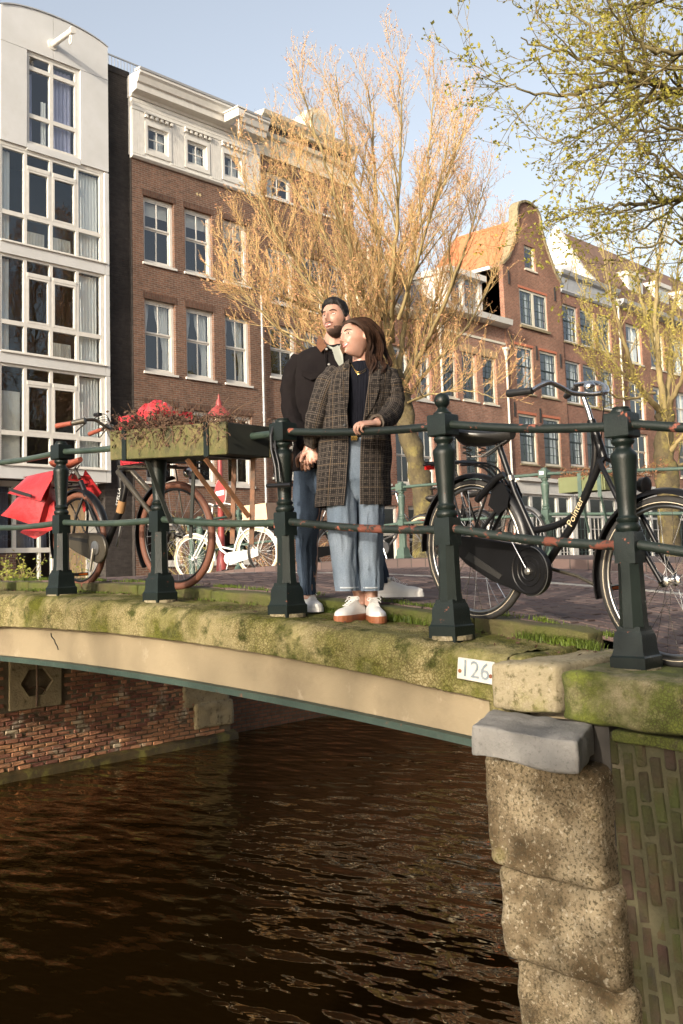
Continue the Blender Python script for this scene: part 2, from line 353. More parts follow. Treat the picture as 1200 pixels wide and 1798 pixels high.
# ---------------------------------------------------------------- bridge
bridge = empty('bridge', (3.8, 8, 2.3), 'low arched canal bridge with mossy concrete edge over a cream painted beam', 'bridge')
def ctz(Y): return 2.64 - (.0165 if Y < 6.5 else .008) * (Y - 6.5) ** 2
def fbz(Y): return 2.392 - (.0103 if Y < 7.3 else .0100) * (Y - 7.3) ** 2
prof_n = 62
def cop(i, Y, fine):
    zt = deck(Y); zb = ctz(Y); t = i / (prof_n - 1); yw = Y
    if t < .36: p = V((4.42 - (4.42 - 3.80) * t / .36, Y, zt)); n = V((0, 0, 1))
    elif t < .50:
        a = (t - .36) / .14 * math.pi / 2; p = V((3.80 - .08 * math.sin(a), Y, zt - .08 * (1 - math.cos(a)))); n = V((-math.sin(a), 0, math.cos(a)))
    elif t < .93: p = V((3.72, Y, zt - .08 - (zt - .08 - zb) * (t - .5) / .43)); n = V((-1, 0, 0))
    else: p = V((3.72 + .14 * (t - .93) / .07, Y, zb)); n = V((-.5, 0, -.5))
    d = .010 * noise.noise(p * 9) + .005 * noise.noise(p * 28) + .004 * noise.noise(p * 4)
    if fine:
        f = noise.voronoi(p * 42 + V((0, .6 * noise.noise(p * 60), 0)))[0]; k = max(.25, min(1, .7 + 1.1 * noise.noise(p * 1.9 + V((4, 1, 2))) + .25 * (3.6 - Y)))
        d += k * (.0065 * min(.5, f[1] - f[0]) * 2 - .005) - .014 * max(0, noise.noise(p * 26 + V((9, 3, 1))) - .42) + .002 * noise.noise(p * 110)
    return p + n * d * (1 if .03 < t < .96 else .2)
b = MB(); NY = 820; b.grid(lambda i, j: cop(i, 2.535 + 4.9 * j / (NY - 1), True), prof_n, NY); b.grid(lambda i, j: cop(i, 7.435 + 6.9 * j / 119, False), prof_n, 120)
b.build('coping', M_conc, bridge, smooth=180)
b = MB(); n = 80; Y0f, Y1f = 2.2, 14.3
def yy(k): return Y0f + (Y1f - Y0f) * k / (n - 1)
pr = lambda Y: [(3.81, ctz(Y) + .03), (3.81, fbz(Y) + .035), (3.95, fbz(Y) + .035)]
b.grid(lambda i, j: (pr(yy(j))[i][0], yy(j), pr(yy(j))[i][1]), 3, n); b.build('fascia_beam', M_cream, bridge, smooth=30)
b = MB(); pr2 = lambda Y: [(3.80, fbz(Y) + .036), (3.765, fbz(Y) + .033), (3.765, fbz(Y)), (3.97, fbz(Y))]
b.grid(lambda i, j: (pr2(yy(j))[i][0], yy(j), pr2(yy(j))[i][1]), 4, n); b.build('bottom_flange', M_flange, bridge, smooth=30)
b = MB(); b.grid(lambda i, j: ((3.9, 10.95, 10.95)[i], yy(j), (fbz(yy(j)) + .06, fbz(yy(j)) + .06, deck(yy(j)))[i]), 3, n); b.build('deck_underside', M_dark, bridge)
b = MB(); b.tube([V((3.807, 6.32 - .02 * k + rnd.uniform(-.012, .012), 2.60 - .022 * k)) for k in range(6)], .004, 4); b.build('crack', M_black, bridge)
stone('end_block', 3.77, 4.27, 2.47, 2.66, 2.30, 2.588, M_conc, bridge, r=.02, amp=.01, n=8, seed=77)
# kerb stones along the roadway, each its own stone
kerb = empty('kerb', (4.34, 4, 2.6), 'mossy green kerb of low stones along the edge of the bridge road', 'kerb')
Yk = 2.42; kk = 0
while Yk < 8.3:
    L_ = rnd.uniform(.62, .86); za = deck(Yk + L_ / 2)
    sl = (deck(Yk + L_) - deck(Yk)) / L_; ym = Yk + L_ / 2
    stone('kerb_stone', 4.26 + rnd.uniform(-.012, .012), 4.42, Yk + .006, Yk + L_ - .006, za - .05, za + .072 + rnd.uniform(-.006, .004), M_kerb, kerb, r=.018, amp=.009, n=8, seed=kk, warp=lambda w, ym=ym, sl=sl: V((w.x, w.y, w.z + sl * (w.y - ym))))
    Yk += L_; kk += 1
# ---------------------------------------------------------------- near pier and wing wall
pier = empty('stone_pier', (3.7, 2.3, 0), 'rough stone pier at the near end of the bridge with stacked blocks', 'pier')
def sh(k): return lambda w: V((w.x, w.y - k * (2.3 - w.z), w.z))
stone('coping_stone', 3.66, 4.46, 2.235, 2.575, 2.365, 2.572, M_stone, pier, r=.03, amp=.008, n=14, seed=3)
def wB(w):
    return V((w.x, w.y, w.z - .05 * (2.2 - w.y)))
stone('coping_stone', 3.655, 4.48, 1.0, 2.228, 2.345, 2.55, M_moss, pier, r=.03, amp=.012, n=26, seed=8, warp=wB)
stone('coping_stone', 3.655, 4.48, -1.2, .99, 2.345, 2.55, M_moss, pier, r=.03, amp=.012, n=16, seed=9, warp=wB)
a = atX(828, 1279, 3.40); c = atX(1012, 1292, 3.40); e = atX(828, 1321, 3.40)
def wcap(w):
    t = (w.x - 3.4) / .3; k = (w.y - 2.3) / .3
    return V((w.x, w.y + .10 * t, w.z + .02 * t + .015 * k))
stone('cap_block', 3.40, 3.70, c.y, a.y, e.z - .02, (a.z + c.z) / 2, M_grey, pier, r=.010, amp=.014, n=24, seed=5, warp=wcap)
for k, (xa, xb, ya, yb, xf) in enumerate(((850, 1052, 1336, 1546, 3.60), (878, 1084, 1541, 1716, 3.63), (908, 1115, 1712, 1900, 3.66))):
    p = atX(xa, (ya + yb) / 2, xf); q = atX(xb, (ya + yb) / 2, xf); zt = atX((xa + xb) / 2, ya, xf).z; zb = atX((xa + xb) / 2, yb, xf).z
    stone('pier_block', xf, 4.3, q.y, p.y, zb, zt - .004, M_pier, pier, r=.045, amp=.014, n=22, fs=7, seed=20 + k, warp=lambda w, ym=(p.y + q.y) / 2: V((w.x, w.y - .03 * (w.z - 1.7) * 0, w.z + .03 * (w.y - ym))))
z = zb
while z > .1: stone('pier_block', 3.68, 4.3, q.y, p.y - .01, z - .36, z, M_pier, pier, r=.04, amp=.012, n=8, seed=z); z -= .366
b = MB(); b.box(4.0, 4.3, -3, 2.5, -.5, 2.33); b.box(3.72, 4.0, 2.05, 2.45, -.5, 2.33); b.build('core', M_dark, pier)
wing = empty('wing_wall', (3.75, 1.4, 0), 'mossy brick wing wall of upright bricks right of the stone pier', 'wall')
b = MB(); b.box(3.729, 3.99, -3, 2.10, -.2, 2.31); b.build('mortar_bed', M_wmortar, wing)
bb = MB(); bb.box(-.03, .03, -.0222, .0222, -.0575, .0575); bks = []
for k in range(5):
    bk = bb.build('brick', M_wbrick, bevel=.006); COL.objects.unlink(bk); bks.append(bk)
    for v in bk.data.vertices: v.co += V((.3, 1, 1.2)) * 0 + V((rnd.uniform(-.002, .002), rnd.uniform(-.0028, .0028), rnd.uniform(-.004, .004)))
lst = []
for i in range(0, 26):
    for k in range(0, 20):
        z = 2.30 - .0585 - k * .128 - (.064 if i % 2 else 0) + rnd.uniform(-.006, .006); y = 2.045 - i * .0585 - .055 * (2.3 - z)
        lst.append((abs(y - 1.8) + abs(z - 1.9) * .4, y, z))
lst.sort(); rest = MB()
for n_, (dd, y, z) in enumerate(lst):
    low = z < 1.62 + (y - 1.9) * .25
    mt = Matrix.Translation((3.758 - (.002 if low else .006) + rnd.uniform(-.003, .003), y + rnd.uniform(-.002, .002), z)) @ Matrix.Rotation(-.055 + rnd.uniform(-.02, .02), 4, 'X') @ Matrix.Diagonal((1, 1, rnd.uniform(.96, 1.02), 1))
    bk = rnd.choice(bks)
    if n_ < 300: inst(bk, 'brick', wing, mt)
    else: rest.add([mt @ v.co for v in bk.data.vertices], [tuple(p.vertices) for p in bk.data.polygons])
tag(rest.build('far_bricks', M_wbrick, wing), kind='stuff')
stone('moss_ledge', 3.70, 3.99, 1.0, 2.03, 2.285, 2.335, M_moss, wing, r=.012, amp=.01, n=12, warp=wB)
# ---------------------------------------------------------------- far quay wall (abutment under the bridge)
YQ = 14.15
quay = empty('quay_wall', (9.5, YQ, 0), 'weathered red brick quay wall under the bridge at the far side of the canal', 'wall')
b = MB(); b.box(-40, 12.1, YQ - .024, YQ + .6, -.5, 2.42); b.build('mortar_bed', M_qmortar, quay)
bb = MB(); bb.box(-.104, .104, -.04, .04, -.028, .028); qbs = []
for k in range(5):
    qb = bb.build('brick', M_qbrick, bevel=.009); COL.objects.unlink(qb); qbs.append(qb)
    for v in qb.data.vertices: v.co += V((rnd.uniform(-.008, .008), rnd.uniform(-.008, .004), rnd.uniform(-.005, .005)))
lst = []
o1 = [atY(x, y, YQ) for x, y in ((14, 1172), (104, 1236))]
def inblock(x, z): return (o1[0].x - .1 < x < o1[1].x + .1 and z > o1[1].z - .02)
k = 0; z = .17
while z < 2.4:
    for i in range(28):
        x = 6.3 + i * .222 + (.111 if k % 2 else 0)
        if x > 11.95 or inblock(x, z): continue
        if x > 11.25 and z > .62: continue
        lst.append((abs(x - 9.0) + abs(z - .9) * 2, x, z, k))
    z += .0665; k += 1
lst.sort(); rest = MB()
for n_, (dd, x, z, k) in enumerate(lst):
    mt = Matrix.Translation((x + rnd.uniform(-.008, .008), YQ + rnd.uniform(-.012, .012), z + rnd.uniform(-.004, .004))) @ Matrix.Rotation(rnd.uniform(-.03, .03), 4, 'Y') @ Matrix.Diagonal((rnd.choice((.48, .97, .97, .93)) if rnd.random() < .25 else .97, 1, rnd.uniform(.9, 1.02), 1))
    qb = rnd.choice(qbs)
    if n_ < 300: inst(qb, 'brick', quay, mt)
    else: rest.add([mt @ v.co for v in qb.data.vertices], [tuple(p.vertices) for p in qb.data.polygons])
tag(rest.build('far_bricks', M_qbrick, quay), kind='stuff')
b = MB()
b.grid(lambda i, j: V((-40 + 52.2 * i / 400, YQ + (-.10, -.13, -.12, 0.02)[j] + .03 * nz((i * .9, j, 1)), (-.3, .02, .10, .16)[j] + .02 * nz((i * .7, j, 5)))), 401, 4); b.build('waterline_ledge', mat('wet_ledge', (.07, .05, .02), (.035, .028, .012), 5, .5, bump=.01, layers=(((.13, .12, .03), 4, .5, .65),)), quay, smooth=50)
for (xa, ya, xb, yb, xo) in ((322, 1200, 404, 1233, 0), (342, 1236, 411, 1270, -.02)):
    p = atY(xa, ya, YQ - .06); q = atY(xb, yb, YQ - .06)
    stone('quoin', p.x, q.x, YQ - .06 + xo, YQ + .4, q.z, p.z + (.12 if xo == 0 else 0), M_qstone, quay, r=.03, amp=.02, n=14, fs=8, seed=xa)
# mooring opening: stone block with an octagonal hole and an iron bar
x0, x1, z0, z1 = o1[0].x, o1[1].x, o1[1].z, o1[0].z + .12; xm, zm = (x0 + x1) / 2, (z0 + z1) / 2
b = MB(); hw = (x1 - x0) / 2; hh = (z1 - z0) / 2; yo, yi = YQ - .07, YQ + .25
oct_ = [(-.62, 0), (-.3, -.52), (.3, -.52), (.66, 0), (.3, .52), (-.3, .52)]
sq = [(-1, 0), (-1, -1), (1, -1), (1, 0), (1, 1), (-1, 1)]
oct2 = [(xm + a_ * hw, zm + c_ * hh) for a_, c_ in oct_]; sq2 = [(xm + a_ * hw, zm + c_ * hh) for a_, c_ in sq]
vsx = [(p[0], yo, p[1]) for p in sq2] + [(p[0], yo - .015, p[1]) for p in oct2] + [(p[0], yi, p[1]) for p in oct2] + [(p[0], YQ + .1, p[1]) for p in sq2]
fsx = [(i, (i + 1) % 6, 6 + (i + 1) % 6, 6 + i) for i in range(6)] + [(6 + i, 6 + (i + 1) % 6, 12 + (i + 1) % 6, 12 + i) for i in range(6)] + [(18 + i, 18 + (i + 1) % 6, (i + 1) % 6, i) for i in range(6)]
b.add(vsx, fsx); blk = b.build('opening_block', M_qstone, quay)
b = MB(); b.add([(p[0], yi - .002, p[1]) for p in oct2], [(0, 1, 2, 3, 4, 5)]); b.build('recess', M_black, blk)
b = MB(); b.tube([(xm, yo - .01, z0 + .02), (xm, yo - .03, zm), (xm, yo - .01, z1 - .02)], .018, 8); b.tube([(xm + .17 * math.cos(t * .4), yo + .02, zm - .16 + .09 * math.sin(t * .4)) for t in range(16)], .014, 6); b.build('mooring_bar', mat('rusty_iron', (.06, .045, .03), (.12, .06, .03), 20, .6), blk)
# canal walls beyond the bridge
quay2 = empty('quay_wall', (40, 14.6, 0), 'shaded brick quay wall beyond the bridge on the far bank', 'wall')
b = MB(); b.box(12.1, 400, 14.55, 15, -.5, ZS - .01); b.build('wall', M_quay2, quay2)
b = MB(); b.box(12.1, 400, 14.45, 15, ZS - .008, ZS + .09); b.build('capping', M_qstone, quay2)
quay3 = empty('quay_wall', (40, 2.3, 0), 'brick quay wall beyond the bridge on the near bank', 'wall')
b = MB(); b.box(4.3, 400, 1.9, 2.35, -.5, ZN - .01); b.build('wall', M_quay2, quay3)
# number plate
def text_mesh(name, s, size, m, ext=.001):
    cu = bpy.data.curves.new(name, 'FONT'); cu.body = s; cu.size = size; cu.extrude = ext; cu.align_x = 'CENTER'; cu.align_y = 'CENTER'; cu.resolution_u = 3
    t = bpy.data.objects.new(name, cu); COL.objects.link(t); dg = bpy.context.evaluated_depsgraph_get()
    me = bpy.data.meshes.new_from_object(t.evaluated_get(dg)); bpy.data.objects.remove(t)
    me.name = name; me.materials.clear(); me.materials.append(m)
    return me
def place_text(me, name, parent, origin, right, up):
    r, u = V(right).normalized(), V(up).normalized(); n_ = r.cross(u)
    ob = bpy.data.objects.new(name, me); COL.objects.link(ob)
    ob.matrix_basis = Matrix(((r.x, u.x, n_.x, origin[0]), (r.y, u.y, n_.y, origin[1]), (r.z, u.z, n_.z, origin[2]), (0, 0, 0, 1)))
    if parent is not None: adopt(ob, parent)
    return ob
XP = 3.685
c4 = [atX(x, y, XP) for x, y in ((802, 1191), (866, 1203), (868, 1163), (804, 1154))]
b = MB(); b.prism(c4, (.012, 0, 0)); plate = b.build('number_plate', mat('plate_enamel', (.46, .44, .40), (.38, .36, .32), 12, .5, layers=(((.3, .24, .16), 9, .62, .74),)), bevel=.003)
tag(plate, 'small worn white number plate reading 126 on the mossy bridge edge', 'number plate')
ctr = (c4[0] + c4[1] + c4[2] + c4[3]) / 4; rt_ = (c4[1] - c4[0]).normalized(); up_ = (c4[3] - c4[0]).normalized()
place_text(text_mesh('number', '126', .105, mat('plate_blue', (.07, .10, .13), (.22, .25, .26), 30, .6), .0008), 'number', plate, ctr + V((-.002, 0, 0)), rt_, up_ - rt_ * up_.dot(rt_))
M_rust = mat('rust', (.20, .07, .025), (.12, .04, .02), 20, .8)
for s_ in (-1, 1):
    b = MB(); b.lathe([(.009, 0), (.009, .004), (.004, .007)], ctr + rt_ * s_ * .082 - V((0, 0, .012)) + V((0.001, 0, 0)), 8, (-1, 0, 0)); b.build('screw', M_rust, plate)
# ---------------------------------------------------------------- railings
M_green = mat('green_iron', (.0045, .008, .007), (.0075, .0125, .0105), 9, .42, spec=.3, bump=.0012, bscale=120, layers=(((.23, .075, .045), 16, .665, .70, .8), ((.10, .12, .06), 60, .72, .78)))
M_rail = mat('green_rail', (.006, .0095, .008), (.011, .017, .0135), 9, .45, spec=.4, bump=.0012, bscale=120, layers=(((.22, .07, .045), 11, .60, .64, .8), ((.12, .11, .05), 40, .68, .75)))
M_railL = mat('green_rail_clean', (.02, .034, .027), (.04, .058, .042), 9, .38, bump=.001, bscale=120, layers=(((.15, .12, .06), 30, .66, .72, .8),))
M_railr = mat('green_rail_rusty', (.008, .013, .011), (.016, .024, .019), 9, .5, bump=.002, bscale=100, spec=.4, layers=(((.13, .04, .025), 9, .545, .575, .85), ((.26, .085, .055), 24, .60, .66, .85), ((.012, .016, .013), 13, .60, .63)))
M_fgreen = mat('faded_green_iron', (.07, .11, .085), (.045, .075, .06), 7, .5, bump=.001, layers=(((.2, .19, .12), 25, .62, .7),))
S2 = math.sqrt(2)
def post_parts(p, root, top, m, k=1.0, nn=16, lower=0.0):
    """cast iron post in stacked parts, base at p"""
    z0 = -lower
    b = MB()
    b.lathe([(.078 * S2, z0), (.078 * S2, .045), (.072 * S2, .052), (.066 * S2, .075), (.064 * S2, .125), (.056 * S2, .150)], p, 4, ph=.5); base = b.build('post_base', m, root, smooth=25)
    b = MB(); b.lathe([(.054 * S2, .148), (.050 * S2, .17)], p, 4, ph=.5); b.lathe([(.056 * 1.08, .165), (.052 * 1.08, .20), (.047 * 1.08, .44)], p, 8, ph=.5)
    b.lathe([(.047 * S2, .43), (.046 * S2, .45), (.046 * S2, .555), (.043 * S2, .562)], p, 4, ph=.5); b.build('shaft', m, root, smooth=25)
    b = MB(); b.lathe([(.045, .560), (.052, .572), (.053, .583), (.046, .594), (.040, .600), (.046, .608), (.047, .618), (.039, .626), (.037, .634), (.041, .70), (.048, .79), (.055, .865), (.057, .880), (.053, .893), (.040, .905), (.034, .916), (.035, .925), (.047, .935), (.050, .945), (.044, .957), (.036, .963)], p, nn); b.build('baluster', m, root, smooth=50)
    b = MB(); b.lathe([(.050 * S2, .958), (.055 * S2, .964), (.055 * S2, 1.058), (.051 * S2, 1.064)], p, 4, ph=.5)
    if top == 'ball':
        b.lathe([(.046, 1.06), (.046, 1.072), (.030, 1.085), (.022, 1.098), (.024, 1.103)], p, nn); b.ball(p + V((0, 0, 1.135)), .039, nn, 10)
    else: b.lathe([(.044, 1.062), (.045, 1.070), (.042, 1.078), (.036, 1.082), (.037, 1.086), (.034, 1.090)], p, nn)
    b.build('cap', m, root, smooth=35)
def rail_seg(root, pts, r, m, name='rail', n=12):
    b = MB(); b.tube(pts, r, n); return b.build(name, m, root, smooth=60)
rail = empty('bridge_railing', (3.95, 4, 2.7), 'dark green cast iron bridge railing with rust spots in front of the couple', 'railing')
XR = 3.95
PY = [6.41, 5.265, 4.107, 2.979, 2.033]
for k, Yp in enumerate(PY + [7.58, 0.95]):
    zb = {6.41: 2.863, 5.265: 2.822, 4.107: 2.746, 2.979: 2.653, 2.033: 2.542}.get(Yp, deck(Yp))
    post_parts(V((XR, Yp, zb)), rail, 'ball' if k == 3 else 'flat', M_green, lower=.03)
    if Yp not in (PY[0],): pass
    b = MB(); 
    b.grid(lambda i, j: V((XR + .1 * math.cos(i * .45) * (1 + .12 * nz((i, k, 2))) * (1.05 - .05 * j), Yp + .1 * math.sin(i * .45) * (1 + .12 * nz((i, k, 5))), zb - .02 + .02 * j)), 14, 2, closed_u=True)
    b.add([(XR + .1 * math.cos(i * .45), Yp + .1 * math.sin(i * .45), zb + .0005) for i in range(14)], [tuple(range(14))])
    b.build('mortar_pad', M_stone, rail)
zs = {6.41: 2.863, 5.265: 2.822, 4.107: 2.746, 2.979: 2.653, 2.033: 2.542, 7.58: deck(7.58), .95: 2.40}
order = [7.58] + PY + [.95]
for a_, c_ in zip(order[:-1], order[1:]):
    for h_, r_ in ((1.012, .021), (.505, .0215)):
        A = V((XR, a_ - .045, zs[a_] + h_)); B = V((XR, c_ + .045, zs[c_] + h_))
        if h_ < 1: A.y += .0; 
        pts = [A.lerp(B, t / 8) - V((0, 0, .014 * math.sin(math.pi * t / 8))) for t in range(9)]
        o_ = rail_seg(rail, pts, r_, M_railL if a_ > 5 else M_rail)
        if h_ < 1 and c_ < 4.0: o_.data.materials[0] = M_railr; o_['label'] = 'lower rail with flaking red rust'
b = MB(); b.add([(3.95, 9.9, 0)], []) if False else None
for Yp in (8.75, 9.92, 11.1, 12.3, 13.5):
    post_parts(V((XR, Yp, deck(Yp))), rail, 'flat', M_green, nn=10)
pts = [V((XR, 7.58 + (13.5 - 7.58) * t / 12, deck(7.58 + (13.5 - 7.58) * t / 12) + 1.012)) for t in range(13)]
rail_seg(rail, pts, .021, M_railL); rail_seg(rail, [p - V((0, 0, .507)) for p in pts], .0215, M_railL)
# far railing
frail = empty('bridge_railing', (11, 7, 2.9), 'faded green iron railing along the far side of the bridge road', 'railing')
fp = [4.05, 6.75, 9.08, 12.52]
def fz(Y): return roadz(Y) + .11
for Yp in [1.4] + fp: post_parts(V((11.0, Yp, fz(Yp))), frail, 'ball' if Yp > 12 else 'flat', M_fgreen, nn=10)
ff = [-1.0, 1.4] + fp
for a_, c_ in zip(ff[:-1], ff[1:]):
    for h_ in (1.012, .505): rail_seg(frail, [V((11, a_ + .04, fz(a_) + h_)), V((11, c_ - .04, fz(c_) + h_))], .021, M_fgreen, n=8)
b = MB(); b.obox(V((10.935, 6.75, fz(6.75) + 1.02)), (0.004, 0, 0), (0, .03, 0), (0, 0, .022)); b.build('sticker', mat('white_sticker', (.8, .8, .78), None, 5, .5), frail)
# corner railing on the far quay
qrail = empty('quay_railing', (10.2, 14.3, 2.5), 'low green quay railing with short posts behind the white bicycle', 'railing')
qs = [atD(x, 975, d_) for x, d_ in ((352, 16.0), (338, 16.8))]
for q_ in qs: post_parts(V((q_.x, q_.y, fz(q_.y) - .12)), qrail, 'flat', M_fgreen, nn=10)
q0, q1 = qs; t_ = V((0, 0, 1))
rail_seg(qrail, [V((11, 12.52, fz(12.52) + 1.0)), V((q0.x, q0.y, fz(q0.y) + .89))], .02, M_fgreen, n=8)
rail_seg(qrail, [V((q0.x, q0.y, fz(q0.y) + .89)), V((q1.x, q1.y, fz(q1.y) + .89))], .02, M_fgreen, n=8)
rail_seg(qrail, [V((11, 12.52, fz(12.52) + .5)), V((q0.x, q0.y, fz(q0.y) + .4))], .02, M_fgreen, n=8)
# ---------------------------------------------------------------- flower boxes
M_box = mat('mossy_box', (.095, .088, .026), (.05, .05, .016), 4, .8, bump=.005, bscale=40, layers=(((.15, .115, .045), 3, .48, .64), ((.022, .022, .010), 5, .54, .68), ((.065, .078, .014), 16, .56, .68), ((.02, .018, .01), 28, .62, .7)))
M_boxdark = mat('box_dark_shade', (.012, .014, .012), (.02, .022, .016), 6, .7)  # near black: the shade of the box ends is put into this colour
M_twig = mat('dead_twig', (.13, .075, .04), (.08, .045, .025), 20, .85, rnd=0)
M_dleaf = mat('dead_leaf', (.085, .042, .02), (.045, .022, .012), 25, .8)
fb = empty('flower_box', (3.92, 4.9, 3.7), 'mossy green flower box of dead twigs hanging on the bridge railing', 'flower box')
ya, yb = 5.50, 4.362
def bz(Y, t): return 3.648 + .073 * (Y - yb) / (ya - yb) + t
b = MB(); th = .02
xa, xb = 3.745, 4.105
def plank(x0, x1, y0, y1, h0, h1, m, nm):
    b = MB(); b.add([(x0, y0, bz(y0, h0)), (x1, y0, bz(y0, h0)), (x1, y1, bz(y1, h0)), (x0, y1, bz(y1, h0)), (x0, y0, bz(y0, h1)), (x1, y0, bz(y0, h1)), (x1, y1, bz(y1, h1)), (x0, y1, bz(y1, h1))],
          [(0, 3, 2, 1), (4, 5, 6, 7), (0, 1, 5, 4), (1, 2, 6, 5), (2, 3, 7, 6), (3, 0, 4, 7)])
    return b.build(nm, m, fb, bevel=.004)
H_ = .188
plank(xa, xa + th, yb, ya, 0, H_, M_box, 'side_board'); plank(xb - th, xb, yb, ya, 0, H_, M_box, 'side_board')
plank(xa + th + .001, xb - th - .001, yb + .002, yb + th, 0.002, H_ - .004, M_boxdark, 'end_board'); plank(xa + th + .001, xb - th - .001, ya - th, ya - .002, .002, H_ - .004, M_boxdark, 'end_board')  # both ends take the dark colour as painted shade, unlike the side boards
plank(xa + th + .001, xb - th - .001, yb + th + .001, ya - th - .001, 0.004, .02, M_boxdark, 'bottom_board'); plank(xa + th + .001, xb - th - .001, yb + th + .001, ya - th - .001, .03, H_ - .03, M_soil, 'soil')
for Ys in (5.34, 4.53):
    b = MB(); b.obox(V((xa - .004, Ys, bz(Ys, H_ / 2))), (.003, 0, 0), (0, .022, 0), (0, 0, H_ / 2 + .006)); b.obox(V(((xa + xb) / 2, Ys, bz(Ys, -.005))), ((xb - xa) / 2 + .006, 0, 0), (0, .022, 0), (0, 0, .003)); b.build('strap', M_green, fb)
for Ys, lean in ((4.53, 0), (4.70, 0)):
    b = MB(); b.bar((4.03, Ys - .08, bz(Ys, -.01)), (3.985, Ys - .10, bz(Ys, -.52)), .03, .008); b.bar((3.78, Ys + .06, bz(Ys, -.01)), (3.98, Ys - .09, bz(Ys, -.36)), .03, .008, up=(0, 1, 0)); b.build('bracket', mat('rusty_bracket', (.05, .03, .015), (.16, .06, .02), 14, .7), fb)
for Ys in (5.16,):
    b = MB(); b.bar((3.80, Ys + .02, bz(Ys, -.01)), (3.90, Ys - .08, bz(Ys, -.40)), .03, .008, up=(0, 1, 0)); b.bar((4.03, Ys - .16, bz(Ys, -.01)), (3.99, Ys - .16, bz(Ys, -.5)), .03, .008); b.build('bracket', M_boxdark, fb)
# dead plants in the box
def twiggy(rg, n, Ya, Yb, xc, xr, zf, h0, h1, b, lb, leafs=1.0, spill=.2):
    for k in range(n):
        Y = rg.uniform(Ya, Yb); p = V((xc + rg.uniform(-xr, xr), Y, zf(Y))); d = V((rg.uniform(-.8, .5), rg.uniform(-.9, .9), rg.uniform(.3, 1.2))).normalized()
        L_ = rg.uniform(h0, h1); pts = [p]; st = 6
        if rg.random() < spill: d = V((-1, rg.uniform(-.5, .5), .35)).normalized(); 
        for s_ in range(st):
            d = (d + V((rg.gauss(0, .3), rg.gauss(0, .3), rg.gauss(-.06, .25)))).normalized(); p = p + d * L_ / st; pts.append(p)
            for q_ in range(rg.randint(0, 3) if rg.random() < leafs else 0):
                c_ = p + V((rg.gauss(0, .014), rg.gauss(0, .014), rg.gauss(0, .014))); u = V((rg.gauss(0, 1), rg.gauss(0, 1), rg.gauss(0, 1))).normalized() * rg.uniform(.006, .016); w = u.orthogonal() * rg.uniform(.4, .9)
                lb.add([c_ - u, c_ + w, c_ + u, c_ - w], [(0, 1, 2, 3)])
        b.tube(pts, [.0028 * (1 - .6 * i / st) for i in range(st + 1)], 3, cap=False)
rg = random.Random(5); tb = MB(); lb = MB()
twiggy(rg, 230, 4.9, 5.47, 3.86, .09, lambda Y: bz(Y, H_ - .03), .10, .24, tb, lb, 1.0, .1)
twiggy(rg, 150, 4.37, 4.95, 3.9, .11, lambda Y: bz(Y, H_ - .04), .08, .20, tb, lb, .8, .1)
twiggy(rg, 26, 4.40, 5.3, 3.9, .1, lambda Y: bz(Y, H_ - .03), .25, .42, tb, lb, .25, .1)
for k in range(26):      # stems trailing over the front board
    Y = rg.uniform(4.45, 5.2); p = V((3.77, Y, bz(Y, H_))); pts = [p, p + V((-.035, .01, .012))]; q = pts[-1].copy(); dy = rg.uniform(-.02, .03)
    for s_ in range(7): q = q + V((rg.uniform(-.002, .004), dy + rg.gauss(0, .014), -rg.uniform(.01, .027))); q.x = min(q.x, 3.738); pts.append(q.copy())
    tb.tube(pts, .0018, 3, cap=False)
    for q in pts[2:]:
        if rg.random() < .35: u = V((rg.uniform(-.3, .3), rg.gauss(0, 1), rg.gauss(0, 1))).normalized() * rg.uniform(.007, .014); lb.add([q - u, q + V((-.004, u.z * .6, -u.y * .6)), q + u, q - V((.004, u.z * .6, -u.y * .6))], [(0, 1, 2, 3)])
pl = empty('dead_plants', (3.9, 4.9, 3.84), 'withered brown plants filling the mossy flower box', 'plant')
tag(tb.build('dead_stems', M_twig, pl), kind='stuff'); tag(lb.build('dead_leaves', M_dleaf, pl), kind='stuff')
# far flower box
fb2 = empty('flower_box', (10.95, 6.1, 3.8), 'pale green flower box hanging on the far railing with dead plants', 'flower box')
M_box2 = mat('pale_green_box', (.15, .165, .075), (.11, .125, .05), 4, .7, layers=(((.12, .12, .05), 8, .55, .75),))
for y0_, y1_ in ((5.86, 6.16), (6.165, 6.45)):
    b = MB(); b.box(10.82, 10.84, y0_, y1_, 3.79, 3.975); b.build('side_board', M_box2, fb2)
b = MB(); b.box(11.13, 11.15, 5.84, 6.45, 3.79, 3.975); b.box(10.842, 11.128, 5.84, 5.86, 3.79, 3.97); b.box(10.842, 11.128, 6.43, 6.45, 3.79, 3.97); b.box(10.842, 11.128, 5.862, 6.428, 3.80, 3.95); b.build('box_body', M_box2, fb2)
for Yb in (6.16, 5.90):
    b = MB(); b.obox((10.814, Yb, 3.86), (.004, 0, 0), (0, .025, 0), (0, 0, .15)); b.bar((10.83, Yb, 3.75), (10.98, Yb, 3.3), .04, .01, up=(0, 1, 0)); b.build('strap', M_fgreen, fb2)
tb = MB(); lb = MB(); twiggy(rg, 140, 5.86, 6.44, 10.98, .1, lambda Y: 3.94, .08, .22, tb, lb, 1, .1)
twiggy(rg, 60, 5.2, 5.84, 11.1, .1, lambda Y: 3.94, .08, .32, tb, lb, 1, .1)
pl = empty('dead_plants', (11, 6, 3.95), 'reddish dead plants in the pale green box on the far railing', 'plant'); M_dred = mat('dead_red', (.24, .11, .05), (.15, .07, .03), 20, .85)
tag(tb.build('dead_stems', M_dred, pl), kind='stuff'); tag(lb.build('dead_leaves', M_dred, pl), kind='stuff')
